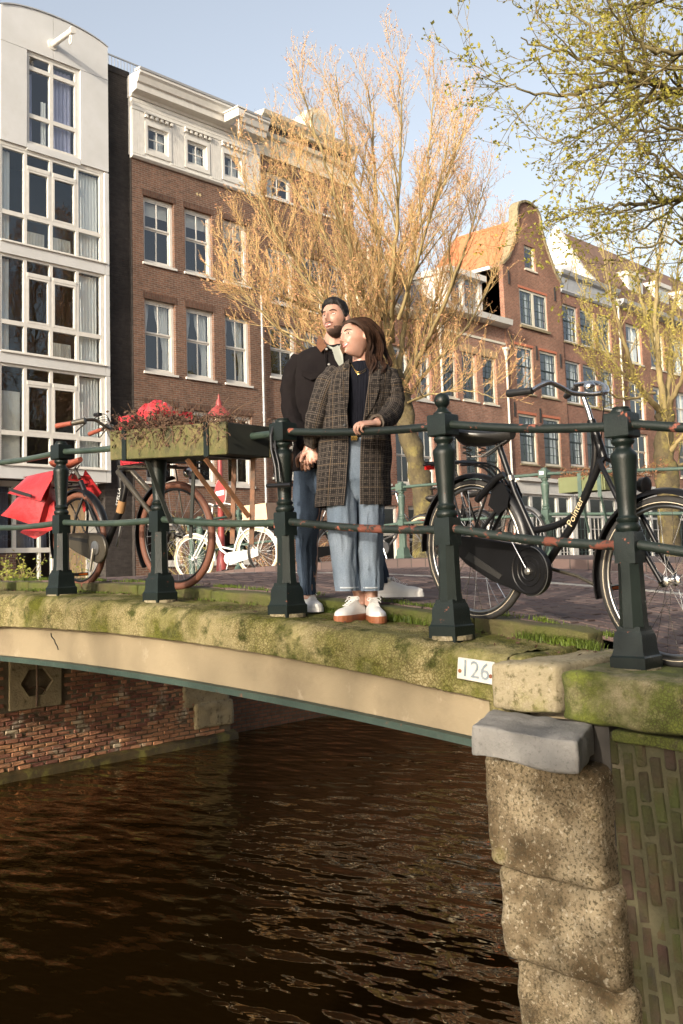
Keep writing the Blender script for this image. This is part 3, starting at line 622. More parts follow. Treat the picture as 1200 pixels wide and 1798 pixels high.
# bicycle lock hanging on the middle post
lk = empty('bicycle_lock', atX(487, 850, 3.87), 'black bicycle lock hung round the middle railing post', 'lock')
b = MB(); a_ = atX(470, 853, 3.86); c_ = atX(512, 851, 3.84)
b.tube([a_, a_.lerp(c_, .5), c_], .0125, 10); b.build('lock_body', mat('lock_black', (.01, .01, .011), None, 5, .3), lk, smooth=50)
b = MB(); b.tube([atX(x, y, 3.87 + dx) for x, y, dx in ((486, 846, 0), (484, 820, 0), (477, 790, 0), (476, 765, .01), (480, 750, .03), (487, 745, .06))], .0085, 8); b.tube([atX(x, y, 3.885 + dx) for x, y, dx in ((493, 846, 0), (490, 815, 0), (484, 790, 0), (483, 770, .02), (487, 756, .04))], .007, 8); b.build('shackle', mat('lock_rubber', (.012, .012, .013), (.02, .02, .02), 9, .35), lk, smooth=50)
# ---------------------------------------------------------------- buildings
M_white = mat('white_render', (.60, .60, .59), (.53, .53, .51), 1.5, .6, layers=(((.5, .49, .45), 2.2, .60, .85),), world_co=True)
M_wframe = mat('white_frame', (.66, .64, .59), (.58, .56, .51), 6, .5)
M_cframe = mat('cream_frame', (.70, .65, .52), (.62, .57, .45), 5, .5)
M_gframe = mat('grey_frame', (.62, .60, .54), (.54, .52, .47), 5, .5)
M_munt = mat('dark_green_muntin', (.03, .05, .045), None, 5, .4)
M_tan = mat('tan_wood', (.42, .30, .17), (.36, .25, .14), 8, .5)
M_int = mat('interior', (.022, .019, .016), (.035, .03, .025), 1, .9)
M_zinc = mat('zinc', (.40, .41, .42), (.32, .33, .34), 4, .5, layers=(((.25, .25, .24), 3, .6, .75),))
M_glass = glassmat('pane_glass', .05, (.95, .97, .97))
M_glass2 = glassmat('pane_glass_dark', .07, (.8, .84, .84))
M_pipe = mat('white_pipe', (.66, .63, .55), (.55, .52, .45), 6, .5)
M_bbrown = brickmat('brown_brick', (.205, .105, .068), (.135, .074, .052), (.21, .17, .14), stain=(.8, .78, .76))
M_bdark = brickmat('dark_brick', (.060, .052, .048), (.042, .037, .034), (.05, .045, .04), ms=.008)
M_bsold = brickmat('soldier_brick', (.15, .075, .05), (.11, .055, .038), (.13, .10, .08), bw=.22, bh=.066, rot=True)
M_bred = brickmat('red_brick', (.36, .165, .105), (.26, .115, .075), (.30, .22, .17), ms=.012)
M_bred2 = brickmat('orange_brick', (.40, .20, .135), (.30, .14, .09), (.34, .26, .21), ms=.012)
M_bred3 = brickmat('plum_brick', (.32, .145, .10), (.24, .105, .075), (.26, .19, .15), ms=.012)
M_slate = mat('slate', (.07, .072, .08), (.045, .047, .052), 5, .55, bump=.01, bscale=9, world_co=True)
M_tileo = mat('orange_tile', (.62, .20, .09), (.50, .15, .065), 3, .75, layers=(((.36, .13, .07), 1.5, .55, .75),), world_co=True)
M_tileb = mat('brown_tile', (.22, .13, .09), (.14, .085, .06), 3, .8, bump=.02, bscale=6, world_co=True)
def curt_mat():
    m, N, L, P = nodes('curtain'); P.inputs['Base Color'].default_value = (.78, .78, .76, 1); P.inputs['Roughness'].default_value = .9
    P.inputs['Subsurface Weight'].default_value = 0; return m
M_curt = curt_mat(); M_blue = mat('lilac_curtain', (.42, .42, .58), (.36, .36, .5), 3, .9); M_blind = mat('blind', (.62, .6, .55), None, 2, .8)
def wall(name, X0, X1, Z0, Z1, holes, Y, dep, m, parent):
    """facade sheet at Y with rectangular openings and reveals going back dep"""
    xs = sorted({X0, X1} | {h[0] for h in holes} | {h[1] for h in holes}); zs = sorted({Z0, Z1} | {h[2] for h in holes} | {h[3] for h in holes})
    b = MB(); xs = [x for x in xs if X0 <= x <= X1]; zs = [z for z in zs if Z0 <= z <= Z1]
    for i in range(len(xs) - 1):
        for j in range(len(zs) - 1):
            mx, mz = (xs[i] + xs[i + 1]) / 2, (zs[j] + zs[j + 1]) / 2
            if any(h[0] < mx < h[1] and h[2] < mz < h[3] for h in holes): continue
            b.add([(xs[i], Y, zs[j]), (xs[i + 1], Y, zs[j]), (xs[i + 1], Y, zs[j + 1]), (xs[i], Y, zs[j + 1])], [(0, 1, 2, 3)])
    for x0, x1, z0, z1 in holes:
        y = Y + dep
        b.add([(x0, Y, z0), (x1, Y, z0), (x1, Y, z1), (x0, Y, z1), (x0, y, z0), (x1, y, z0), (x1, y, z1), (x0, y, z1)], [(0, 1, 5, 4), (1, 2, 6, 5), (2, 3, 7, 6), (3, 0, 4, 7)])
    b.add([(X0, Y, Z0), (X0, Y, Z1), (X0, Y + 7, Z1), (X0, Y + 7, Z0), (X1, Y, Z0), (X1, Y, Z1), (X1, Y + 7, Z1), (X1, Y + 7, Z0)], [(0, 1, 2, 3), (4, 7, 6, 5), (1, 5, 6, 2), (3, 2, 6, 7)])
    return b.build(name, m, parent)
def curtain(parent, x0, x1, z0, z1, y, m, rg, fold=.09, tie=0):
    b = MB(); n = max(8, int((x1 - x0) / .03)); ph = rg.uniform(0, 6)
    def P(i, j):
        t = i / (n - 1); u = j / 6
        w = 1.0
        if tie: w = 1 - .62 * math.sin(min(1, (1 - u) * 1.35) * math.pi / 2) ** 2 if u > .12 else .42
        x = (x0 + (x1 - x0) * t * w) if tie < 1.5 else (x1 - (x1 - x0) * (1 - t) * w)
        return (x, y + .03 * math.sin(t * (x1 - x0) / fold * 6.28 + ph + .6 * math.sin(u * 2)), z0 + (z1 - z0) * u)
    b.grid(P, n, 7); return b.build('curtain', m, parent, smooth=80)
PANES = {}
def window(root, X0, X1, Z0, Z1, Y, m, fw=.07, sash=.045, cols=2, rows=((.5, 1), (.5, 1)), mt=.03, mm=None, gl=None, sill=True, curt=None, rec=.09, rg=random.Random(3), name='window', sillm=None, colw=None, gridpane=True):
    """frame with stacked sashes; rows: list from the top of (height fraction, horizontal pane count); returns frame"""
    y = Y + rec; b = MB(); mm = mm or m; gl = gl or M_glass
    b.box(X0, X0 + fw, y, y + .09, Z0, Z1); b.box(X1 - fw, X1, y, y + .09, Z0, Z1); b.box(X0 + fw, X1 - fw, y + .001, y + .09, Z1 - fw, Z1); b.box(X0 + fw, X1 - fw, y + .001, y + .09, Z0, Z0 + fw * 1.1)
    fr = b.build(name, m, root); mb = MB(); zt = Z1 - fw; H = Z1 - Z0 - 2.1 * fw; xi0, xi1 = X0 + fw, X1 - fw
    for k, (fh, nr) in enumerate(rows):
        zb = zt - H * fh; ys = y + .012 + .03 * k
        s0 = sash; sb = MB()
        sb.box(xi0 + .001, xi0 + s0, ys, ys + .04, zb, zt - .001); sb.box(xi1 - s0, xi1 - .001, ys, ys + .04, zb, zt - .001); sb.box(xi0 + s0, xi1 - s0, ys + .001, ys + .04, zt - s0, zt - .002); sb.box(xi0 + s0, xi1 - s0, ys + .001, ys + .04, zb + .001, zb + s0)
        ss = sb.build('sash', m if mm is m else mm if sash < .04 else m, fr)
        cw = [(a + 0) for a in (colw or [1 / cols] * cols)]; ax, az = xi0 + s0, zb + s0; W, Hh = xi1 - xi0 - 2 * s0, zt - zb - 2 * s0
        mu = MB(); xx = ax; edges = []
        for c_ in cw: edges.append((xx, xx + W * c_)); xx += W * c_
        for e_ in edges[:-1]: mu.box(e_[1] - mt / 2, e_[1] + mt / 2, ys + .003, ys + .036, az, az + Hh)
        for r_ in range(1, nr):
            z_ = az + Hh * r_ / nr
            for e_ in edges: mu.box(e_[0] + mt / 2, e_[1] - mt / 2, ys + .005, ys + .034, z_ - mt / 2, z_ + mt / 2)
        if mu.v: mu.build('muntin', mm, fr)
        for e_ in edges:
            for r_ in range(nr):
                w_, h_ = e_[1] - e_[0], Hh / nr; key = (round(w_, 3), round(h_, 3), gl.name)
                if key not in PANES:
                    pb = MB(); pb.box(-w_ / 2, w_ / 2, -.002, .002, -h_ / 2, h_ / 2); o_ = pb.build('pane', gl); COL.objects.unlink(o_); PANES[key] = o_
                inst(PANES[key], 'pane', fr, Matrix.Translation(((e_[0] + e_[1]) / 2, ys + .02, az + Hh * (r_ + .5) / nr)) @ Matrix.Rotation(rg.uniform(-.006, .006), 4, 'Z') @ Matrix.Rotation(rg.uniform(-.004, .004), 4, 'X'))
        zt = zb
    if sill:
        b = MB(); b.box(X0 - .06, X1 + .06, Y - .06, Y + rec + .03, Z0 - .07, Z0 - .002); b.build('window_sill', sillm or m, fr)
    if curt:
        for c_ in curt:
            k0, k1, typ = c_[:3]; a_, e_ = xi0 + (xi1 - xi0) * k0, xi0 + (xi1 - xi0) * k1; top = Z1 - fw - .02; bot = Z0 + fw if len(c_) < 4 else top - (Z1 - Z0) * c_[3]
            if typ == 'blind':
                b = MB(); b.box(a_, e_, y + .16, y + .165, bot, top); b.build('blind', M_blind, fr)
            else: curtain(fr, a_, e_, bot, top, y + .20, M_blue if typ == 'blue' else M_curt, rg, tie={'tie': 1, 'tier': 2}.get(typ, 0))
    return fr
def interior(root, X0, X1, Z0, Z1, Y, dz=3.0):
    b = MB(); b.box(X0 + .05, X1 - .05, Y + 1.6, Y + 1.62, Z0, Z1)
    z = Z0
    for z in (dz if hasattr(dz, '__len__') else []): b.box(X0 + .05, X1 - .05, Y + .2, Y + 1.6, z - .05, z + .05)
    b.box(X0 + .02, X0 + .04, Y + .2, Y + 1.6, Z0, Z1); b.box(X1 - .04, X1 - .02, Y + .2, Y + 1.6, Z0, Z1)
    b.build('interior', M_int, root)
def moulding(root, name, X0, X1, Y, prof, m):     # prof: (out, z) outline, extruded along X
    b = MB(); b.prism([(X0, Y - o_, z) for o_, z in prof], (X1 - X0, 0, 0)); return b.build(name, m, root)
rgb = random.Random(21)
# --- white house with the arched top
YW = 24.4
wh = empty('white_house', (15, YW, ZS), 'white rendered house with a round arched top and wide window bays', 'house')
x0, x1 = 13.2, 16.65
rowsz = [(14.62, 11.95), (11.60, 8.93), (8.62, 5.92)]
holes = [(14.03, 15.66, 14.86, 17.5)] + [(13.25, 16.50, b_, t_) for t_, b_ in rowsz]
def arch(x): # height of the round top
    return 18.32 + .52 * math.sqrt(max(0, 1 - ((x - 14.93) / 1.95) ** 2)) ** 1.0
def panel(X0, X1, Z0, Z1, top=None, Y=YW):
    b = MB(); g = .006
    if top: 
        xs = [X0 + g + (X1 - X0 - 2 * g) * i / 14 for i in range(15)]; poly = [(X0 + g, Y, Z0 + g), (X1 - g, Y, Z0 + g)] + [(x, Y, top(x)) for x in reversed(xs)]
    else: poly = [(X0 + g, Y, Z0 + g), (X1 - g, Y, Z0 + g), (X1 - g, Y, Z1 - g), (X0 + g, Y, Z1 - g)]
    b.prism(poly, (0, .05, 0)); b.build('facade_panel', M_white, wh)
panel(x0, 14.82, 17.55, 18, arch); panel(14.82, x1, 17.55, 18, arch); panel(x0, 14.0, 14.72, 17.55); panel(15.70, x1, 14.72, 17.55)
panel(14.0, 15.70, 14.66, 14.86)
for t_, b_ in ((11.95, 11.60), (8.93, 8.62), (5.92, 5.55)): panel(x0, x1 - .15, b_, t_)
for za_, zb_ in ((5.55, 8.62), (8.62, 11.60), (11.60, 14.68)): panel(x1 - .15, x1, za_, zb_)
b = MB(); pts = [(x0 + (x1 - x0) * i / 20) for i in range(21)]
b.prism([(x0, YW + .052, 5.56)] + [(x1 - .002, YW + .052, 5.56)] + [(x, YW + .052, arch(x) - .004) for x in reversed(pts)], (0, .1, 0)) if False else None
bk_ = MB(); hs = sorted(holes, key=lambda h: h[2])
# backing behind the joints, cut round the windows
segs = [(x0, x1, 5.56, 5.92), (x0, 13.25, 5.92, 14.62), (16.50, x1 - .002, 5.92, 14.62), (13.25, 16.5, 8.62, 8.93), (13.25, 16.5, 11.60, 11.95), (x0, x1 - .002, 14.62, 14.86), (x0, 14.03, 14.86, 17.5), (15.66, x1 - .002, 14.86, 17.5), (x0, x1 - .002, 17.5, 18.28)]
for s_ in segs: bk_.box(s_[0], s_[1], YW + .052, YW + .3, s_[2], s_[3])
bk_.box(x0, x1, YW + .3, YW + 8, 18.1, 18.2); bk_.build('wall_core', M_gframe, wh)
b = MB(); xs = [x0 + (x1 - x0 + .01) * i / 24 for i in range(25)]
b.grid(lambda i, j: (xs[i], (YW - .03, YW - .03, YW + 6, YW + 6)[j], arch(xs[i]) + (0, .035, .035, 0)[j]), 25, 4); b.build('roof_edge', M_zinc, wh, smooth=30)
b = MB(); b.box(x0, x1 - .001, YW + .3, YW + 8, 2.4, 2.42); b.box(x1 - .05, x1 - .001, YW + .3, YW + 8, 5.56, 18.1); b.box(x0 + .002, x0 + .05, YW + .302, YW + 8, 2.43, 18.3); b.build('side_wall', M_white, wh)
cf = [(13.25, 13.88), (13.93, 13.93), (14.06, 14.69), (14.87, 15.52), (15.69, 16.36)]
def bay(T, Bm, kinds, op=True):
    y = YW + .06; b = MB(); X = [13.25, 13.99, 14.78, 15.61, 16.42]
    for x in X: b.box(x - .045 if x > 13.3 else x, x + .045, y, y + .10, Bm, T)
    b.box(16.465, 16.5, y + .01, y + .1, Bm, T)
    zr = T - 1.85
    for a_, c_ in zip(X[:-1], X[1:]):
        b.box(a_ + .046, c_ - .046, y + .004, y + .09, T - .07, T); b.box(a_ + .046, c_ - .046, y + .004, y + .09, Bm, Bm + .06); b.box(a_ + .046, c_ - .046, y + .002, y + .095, zr - .06, zr + .06)
    fr = b.build('window', M_wframe, wh)
    for k, (a_, c_) in enumerate(zip(X[:-1], X[1:])):
        cells = [(zr + .06, T - .07), (Bm + .06, zr - .06)]
        if k in (1, 2):
            sb = MB(); zt = T - .45; sb.box(a_ + .046, c_ - .046, y - .015, y + .08, zt - .05, zt + .06)
            p0, p1 = a_ + .046, c_ - .046; sb.box(p0, p0 + .06, y - .005, y + .07, zr + .06, zt - .05); sb.box(p1 - .06, p1, y - .005, y + .07, zr + .06, zt - .05); sb.box(p0 + .06, p1 - .06, y - .004, y + .07, zt - .11, zt - .051); sb.box(p0 + .06, p1 - .06, y - .004, y + .07, zr + .061, zr + .12)
            sb.build('casement', M_wframe, fr); cells = [(zt + .06, T - .07), (zr + .06, zt - .05), (Bm + .06, zr - .06)]
        for z0_, z1_ in cells:
            pb = MB(); tz, tx = rgb.uniform(-.004, .004), rgb.uniform(-.004, .004); pb.prism([(a_ + .046, y + .04 + tz, z0_), (c_ - .046, y + .04 - tz, z0_), (c_ - .046, y + .04 - tz + tx, z1_), (a_ + .046, y + .04 + tz + tx, z1_)], (0, .005, 0)); pb.build('pane', M_glass, fr)
        for kd in kinds[k]:
            if kd == 'cur': curtain(fr, a_ + .05, c_ - .05, Bm + .07, T - .08, y + .2, M_curt, rgb, .10)
            elif kd == 'half': curtain(fr, a_ + .05, a_ + (c_ - a_) * .5, Bm + .07, T - .08, y + .2, M_curt, rgb, .10)
            elif kd == 'rad':
                rb = MB()
                for q in range(14): rb.box(a_ + .07 + q * (c_ - a_ - .14) / 14, a_ + .07 + (q + .6) * (c_ - a_ - .14) / 14, y + .22, y + .30, Bm + .08, Bm + .5)
                rb.build('radiator', M_blind, fr)
            elif kd == 'blind': 
                rb = MB(); rb.box(a_ + .05, c_ - .05, y + .2, y + .21, Bm + .1, T - .7); rb.build('blind', M_blind, fr)
    b = MB(); b.box(13.22, 16.55, YW - .05, YW + .05, Bm - .03, Bm - .001); b.build('window_sill', M_wframe, fr)
    return fr
bay(14.62, 11.95, (('half',), ('rad',), ('rad',), ('cur',))); bay(11.60, 8.93, (('half',), (), ('rad',), ('cur',))); bay(8.62, 5.92, (('blind',), (), (), ('cur',)))
y = YW + .06; b = MB()
for xa_, xb_ in ((14.03, 14.10), (14.74, 14.85), (15.56, 15.66)): b.box(xa_, xb_, y, y + .1, 14.86, 17.5)
for za_, zb_ in ((14.86, 14.95), (15.64, 15.76), (17.03, 17.15), (17.42, 17.5)):
    for xa_, xb_ in ((14.101, 14.739), (14.851, 15.559)): b.box(xa_, xb_, y + .003, y + .09, za_, zb_)
fr = b.build('window', M_wframe, wh)
for za_, zb_ in ((14.95, 15.64), (15.76, 17.03), (17.15, 17.42)):
    for xa_, xb_ in ((14.101, 14.739), (14.851, 15.559)):
        pb = MB(); pb.box(xa_, xb_, y + .04, y + .045, za_, zb_); pb.build('pane', M_glass, fr)
curtain(fr, 14.85, 15.55, 14.95, 17.4, y + .2, M_blue, rgb, .12); curtain(fr, 14.10, 14.3, 14.95, 17.0, y + .2, M_blue, rgb, .08); curtain(fr, 14.55, 14.73, 14.95, 16.3, y + .2, M_curt, rgb, .08)
interior(wh, x0, x1, 5.56, 18.1, YW, (8.77, 11.78, 14.74))
hb = MB(); hb.lathe([(.16, 0), (.16, .02), (.09, .03)], (14.80, YW - .001, 17.98), 20, (0, -1, 0)); hb.lathe([(.085, .02), (.085, 1.0), (.105, 1.0), (.105, 1.05), (.095, 1.06)], (14.80, YW, 17.98), 20, (0, -1, .02)); h_ = hb.build('hoist_beam', M_wframe, wh, smooth=40)
hb = MB(); hb.tube([V((14.80 + .0 * t, YW - .92 + .10 * math.sin(t * .5) * .6, 17.90 - .13 + .13 * math.cos(t * .5))) for t in range(13)], .018, 6); hb.build('hook', M_wframe, h_, smooth=50)
# recessed ground floor of the white house
YG = 25.0; b = MB()
b.box(13.2, 16.6, YG, YG + .2, 5.40, 5.55); b.box(13.95, 14.03, YG, YG + .12, 3.75, 5.40); b.box(14.70, 14.77, YG, YG + .12, 2.5, 5.40); b.box(15.10, 15.20, YG - .02, YG + .12, 2.5, 5.40); b.box(16.2, 16.6, YG, YG + .12, 2.4, 5.40); b.box(13.2, 15.10, YG - .015, YG + .13, 3.62, 3.75); b.box(14.03, 15.1, YG - .004, YG + .12, 2.4, 2.6)
gf = b.build('window', M_gframe, wh)
for xa_, xb_, za_, zb_ in ((13.2, 13.95, 3.75, 5.4), (14.03, 14.70, 3.75, 5.4), (14.77, 15.1, 3.75, 5.4), (14.03, 14.70, 2.6, 3.62), (14.77, 15.1, 2.6, 3.62)):
    pb = MB(); pb.box(xa_, xb_, YG + .05, YG + .055, za_, zb_); pb.build('pane', M_glass, gf)
    if za_ > 3: curtain(gf, xa_ + .01, xb_ - .01, za_, zb_, YG + .25, mat('grey_blue_curtain', (.20, .21, .27), None, 3, .9) if xa_ < 13.3 else bpy.data.materials['grey_blue_curtain'], rgb, .09)
b = MB(); b.box(15.201, 16.199, YG + .02, YG + .05, 2.4, 5.4); b.build('door', M_tan, wh)
b = MB(); b.box(13.0, 14.029, YG - .01, YG + .12, 2.4, 3.60); b.build('plinth', M_bbrown, wh); b = MB(); b.box(13.0, 16.6, YG + 1.2, YG + 1.25, 2.4, 5.5); b.build('interior', M_int, wh)
# --- brown brick house
YB = 24.6
bh_ = empty('brown_brick_house', (20.2, YB, ZS), 'tall brown brick house with white wooden attic and sash windows', 'house')
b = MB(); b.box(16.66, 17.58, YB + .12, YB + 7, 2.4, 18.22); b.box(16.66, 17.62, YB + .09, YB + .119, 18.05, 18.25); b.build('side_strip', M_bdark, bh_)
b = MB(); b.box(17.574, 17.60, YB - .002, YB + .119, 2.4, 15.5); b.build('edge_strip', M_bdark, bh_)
W1 = [(18.02, 19.18), (19.60, 20.72), (21.19, 22.26)]
hol = []
for a_, c_ in W1: hol += [(a_, c_, 12.34, 14.44), (a_, c_, 8.98, 11.22), (a_, c_, 5.66, 7.97)]
hol += [(18.0, 19.3, 3.2, 4.35), (19.7, 22.2, 3.2, 4.35)]
wall('wall', 17.602, 22.85, 2.4, 15.5, hol, YB, .24, M_bbrown, bh_)
for k, (a_, c_) in enumerate(W1):
    for r_, (zb_, zt_) in enumerate(((12.34, 14.44), (8.98, 11.22), (5.66, 7.97))):
        cur = [(0, 1, 'blind', .2)] if r_ == 0 else ([(0, .3, 'tie'), (.5, 1, 'tier')] if r_ == 1 else [])
        window(bh_, a_, c_, zb_, zt_, YB, M_wframe, fw=.09, sash=.05, rows=((.46, 1), (.54, 1)), curt=cur, rec=.11, rg=rgb)
        b = MB(); b.box(a_ - .06, c_ + .06, YB - .012, YB + .05, zt_ + .003, zt_ + .20); b.build('lintel', M_bsold, bh_)
for a_, c_ in ((18.0, 19.3), (19.7, 22.2)): window(bh_, a_, c_, 3.2, 4.35, YB, M_wframe, cols=2 if a_ < 19 else 4, rows=((1, 1),), rec=.1, rg=rgb)
b = MB(); b.box(17.6, 22.85, YB - .03, YB - .004, 4.36, 4.56); b.build('plaster_band', M_blind, bh_)
b = MB(); b.box(17.61, 22.84, YB - .01, YB - .004, 4.57, 4.77); b.build('soldier_course', M_bsold, bh_)
interior(bh_, 17.6, 22.85, 2.4, 17.4, YB, (4.9, 8.3, 11.7, 15.1))
b = MB()
for dx, dz_ in ((-.06, 0), (.06, 0)): b.add([(20.18 + dx, YB - .008, 14.93), (20.18 + dx + .055, YB - .008, 14.99), (20.18 + dx, YB - .008, 15.05), (20.18 + dx - .055, YB - .008, 14.99)], [(0, 1, 2, 3)])
b.build('diamond_tile', mat('cream_tile', (.62, .48, .25), None, 5, .6), bh_)
# white wooden attic with cornice
AW = [(18.16, 18.95), (19.70, 20.50), (21.24, 22.0)]
wall('attic_front', 17.58, 22.87, 15.62, 17.42, [(a_, c_, 15.90, 16.66) for a_, c_ in AW], YB - .05, .12, M_wframe, bh_)
moulding(bh_, 'attic_ledge', 17.57, 22.88, YB, [(-.05, 15.50), (.06, 15.50), (.12, 15.56), (.12, 15.60), (.06, 15.64), (-.05, 15.64)], M_wframe)
for a_, c_ in AW:
    window(bh_, a_, c_, 15.90, 16.66, YB - .05, M_wframe, fw=.05, sash=.035, cols=2, rows=((1, 2),), mt=.035, rec=.04, rg=rgb, curt=[(.5, 1, 'cur')], sill=False)
    b = MB(); b.box(a_ - .1, c_ + .12, YB - .085, YB - .051, 15.74, 15.88); b.box(a_ - .1, a_ - .005, YB - .08, YB - .051, 15.88, 16.80); b.box(c_ + .005, c_ + .12, YB - .08, YB - .051, 15.88, 16.80); b.box(a_ - .004, c_ + .004, YB - .079, YB - .051, 16.67, 16.80); b.build('surround', M_wframe, bh_)
    b = MB(); b.box(a_ - .12, c_ + .16, YB - .16, YB - .052, 17.0, 17.04)
    for q in range(6): x_ = a_ - .1 + q * (c_ - a_ + .2) / 5.2; b.box(x_, x_ + .09, YB - .14, YB - .052, 16.90, 16.999)
    b.build('dentils', M_wframe, bh_)
for q in range(58):
    x_ = 17.6 + q * .09
    if not any(a_ - .1 < x_ + .04 < c_ + .12 for a_, c_ in AW): b = MB(); b.box(x_ + .003, x_ + .087, YB - .064, YB - .0505, 15.66, 17.02); b.build('board', M_wframe, bh_)
for za_, zb_ in ((17.05, 17.16), (17.17, 17.28), (17.29, 17.40)):
    b = MB(); b.box(17.585, 22.865, YB - .075, YB - .051, za_, zb_); b.build('board', M_wframe, bh_)
moulding(bh_, 'cornice', 17.55, 22.90, YB, [(-.3, 17.42), (.10, 17.42), (.14, 17.50), (.36, 17.56), (.38, 17.74), (.44, 17.78), (.50, 17.95), (.56, 18.02), (.56, 18.10), (-.3, 18.10)], M_wframe)
moulding(bh_, 'gutter', 17.53, 22.92, YB, [(.30, 18.102), (.585, 18.102), (.60, 18.17), (.30, 18.20)], M_zinc)
b = MB(); b.box(20.93, 21.22, YB - 1.15, YB - .45, 17.50, 17.78); hbm = b.build('hoist_beam', M_wframe, bh_, bevel=.015)
b = MB(); b.box(20.90, 21.25, YB - 1.18, YB - .3, 17.785, 17.83); b.build('beam_cover', M_wframe, hbm); b = MB(); b.tube([(21.08, YB - 1.0, 17.5), (21.08, YB - 1.0, 17.08)], .022, 6); b.ball((21.08, YB - 1.0, 17.02), .05, 8, 6); b.tube([V((21.08 + .05 * math.sin(t * .6), YB - 1, 16.95 - .05 * math.cos(t * .6))) for t in range(8)], .018, 5); b.build('hook', M_zinc, hbm)
b = MB()
for q in range(54): b.box(16.75 + q * .115, 16.765 + q * .115, YB + .6, YB + .615, 18.2, 18.86)
for xq in (16.72, 19.0, 21.2, 22.9): b.box(xq, xq + .05, YB + .59, YB + .63, 18.2, 18.9)
b.box(16.7, 22.95, YB + .59, YB + .63, 18.87, 18.91); b.build('roof_fence', mat('grey_steel', (.30, .31, .32), None, 5, .5), bh_)
def pipe(root, X, Y, Z0, Z1, r=.045, m=None, hopper=True, off=0):
    b = MB(); pts = [(X, Y - .1, Z0), (X, Y - .1, Z1 - .5), (X - off, Y - .1, Z1)] if off else [(X, Y - .1, Z0), (X, Y - .1, Z1)]
    b.tube(pts, r, 8); p_ = b.build('drain_pipe', m or M_pipe, root, smooth=50)
    if hopper:
        b = MB(); c_ = V(pts[-1]); b.lathe([(.06, 0), (.09, .12), (.10, .3), (.17, .34), (.17, .42)], c_, 4, ph=.5); b.build('hopper', m or M_pipe, p_)
    b = MB()
    for q in range(3): b.lathe([(r + .012, 0), (r + .012, .05)], (X, Y - .1, Z0 + (Z1 - .6 - Z0) * (q + .5) / 3), 8)
    b.build('bracket', m or M_pipe, p_)
pipe(bh_, 22.72, YB, 4.7, 12.1, .04, M_zinc, hopper=False)
# --- second brick house behind the tree
h2 = empty('brick_house', (25.3, YB, ZS), 'brown brick house with white cornice and round dormer behind the bare tree', 'house')
W2 = [(23.18, 24.40), (24.82, 25.95), (26.18, 27.30)]
hol = [(a_, c_, zb_, zt_) for a_, c_ in W2 for zb_, zt_ in ((15.72, 16.62), (12.0, 13.95), (9.42, 11.25), (6.0, 8.0))]
wall('wall', 22.86, 27.62, 2.4, 17.1, hol, YB, .24, M_bbrown, h2)
for a_, c_, zb_, zt_ in hol: window(h2, a_, c_, zb_, zt_, YB, M_wframe, fw=.09, rows=((1, 2),) if zt_ - zb_ < 1 else ((.46, 1), (.54, 1)), rec=.11, rg=rgb, curt=[(0, .4, 'cur')] if rgb.random() < .4 else None)
interior(h2, 22.86, 27.62, 2.4, 17.0, YB, (5, 8.8, 11.6, 15))
moulding(h2, 'cornice', 22.84, 27.64, YB, [(-.3, 17.12), (.06, 17.12), (.10, 17.70), (.22, 17.76), (.26, 17.9), (-.3, 17.92)], M_cframe)
moulding(h2, 'upper_cornice', 22.84, 27.64, YB, [(-.3, 18.32), (.05, 18.32), (.3, 18.5), (.36, 18.62), (-.3, 18.66)], M_cframe)
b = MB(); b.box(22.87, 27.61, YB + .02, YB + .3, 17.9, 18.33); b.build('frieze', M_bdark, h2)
b = MB(); cxd, czd = 25.75, 18.95
outer = [(cxd - .72, YB - .15, 18.3)] + [(cxd - .72 * math.cos(t * math.pi / 12), YB - .15, czd + .66 * math.sin(t * math.pi / 12)) for t in range(13)] + [(cxd + .72, YB - .15, 18.3)]
b.prism(outer, (0, .4, 0)); b.grid(lambda i, j: V((cxd - .72 * math.cos(i * math.pi / 12), YB - .1 + 2.4 * j, czd + .66 * math.sin(i * math.pi / 12) - .3 * j)), 13, 2); dm = b.build('dormer', M_cframe, h2)
b = MB(); b.lathe([(.46, 0), (.52, .02), (.52, .05), (.44, .05)], (cxd, YB - .15, czd), 20, (0, -1, 0)); b.build('dormer_frame', M_cframe, dm); b = MB(); b.lathe([(.42, 0), (.42, .04)], (cxd, YB - .17, czd), 20, (0, -1, 0)); b.build('pane', M_glass2, dm)
# --- lower houses between the trees
h3 = empty('dark_brick_house', (30, YB, ZS), 'low dark brick house with slate mansard roof behind the tree trunk', 'house')
hol = [(a_, a_ + 1.0, zb_, zt_) for a_ in (28.2, 29.6, 31.0) for zb_, zt_ in ((9.4, 11.4), (6.0, 8.3))] + [(28.0, 29.6, 3.0, 5.2), (30.2, 31.6, 2.6, 5.2)]
wall('wall', 27.63, 32.20, 2.4, 12.6, hol, YB, .22, M_bred3, h3)
for h in hol: window(h3, *h, YB, M_gframe, fw=.09, rows=((.5, 1), (.5, 1)), rec=.1, rg=rgb)
interior(h3, 27.63, 32.2, 2.4, 12.5, YB, (5.6, 8.9))
moulding(h3, 'cornice', 27.62, 32.22, YB, [(-.3, 12.6), (.1, 12.6), (.3, 12.8), (.34, 12.95), (-.3, 12.98)], M_cframe)
b = MB(); b.add([(27.63, YB - .1, 12.98), (32.2, YB - .1, 12.98), (32.2, YB + 1.6, 15.6), (27.63, YB + 1.6, 15.6), (27.63, YB + 7, 16.4), (32.2, YB + 7, 16.4), (27.63, YB + 7, 12.9), (32.2, YB + 7, 12.9)], [(0, 1, 2, 3), (3, 2, 5, 4), (0, 3, 4, 6), (1, 7, 5, 2)]); b.build('roof', M_slate, h3)
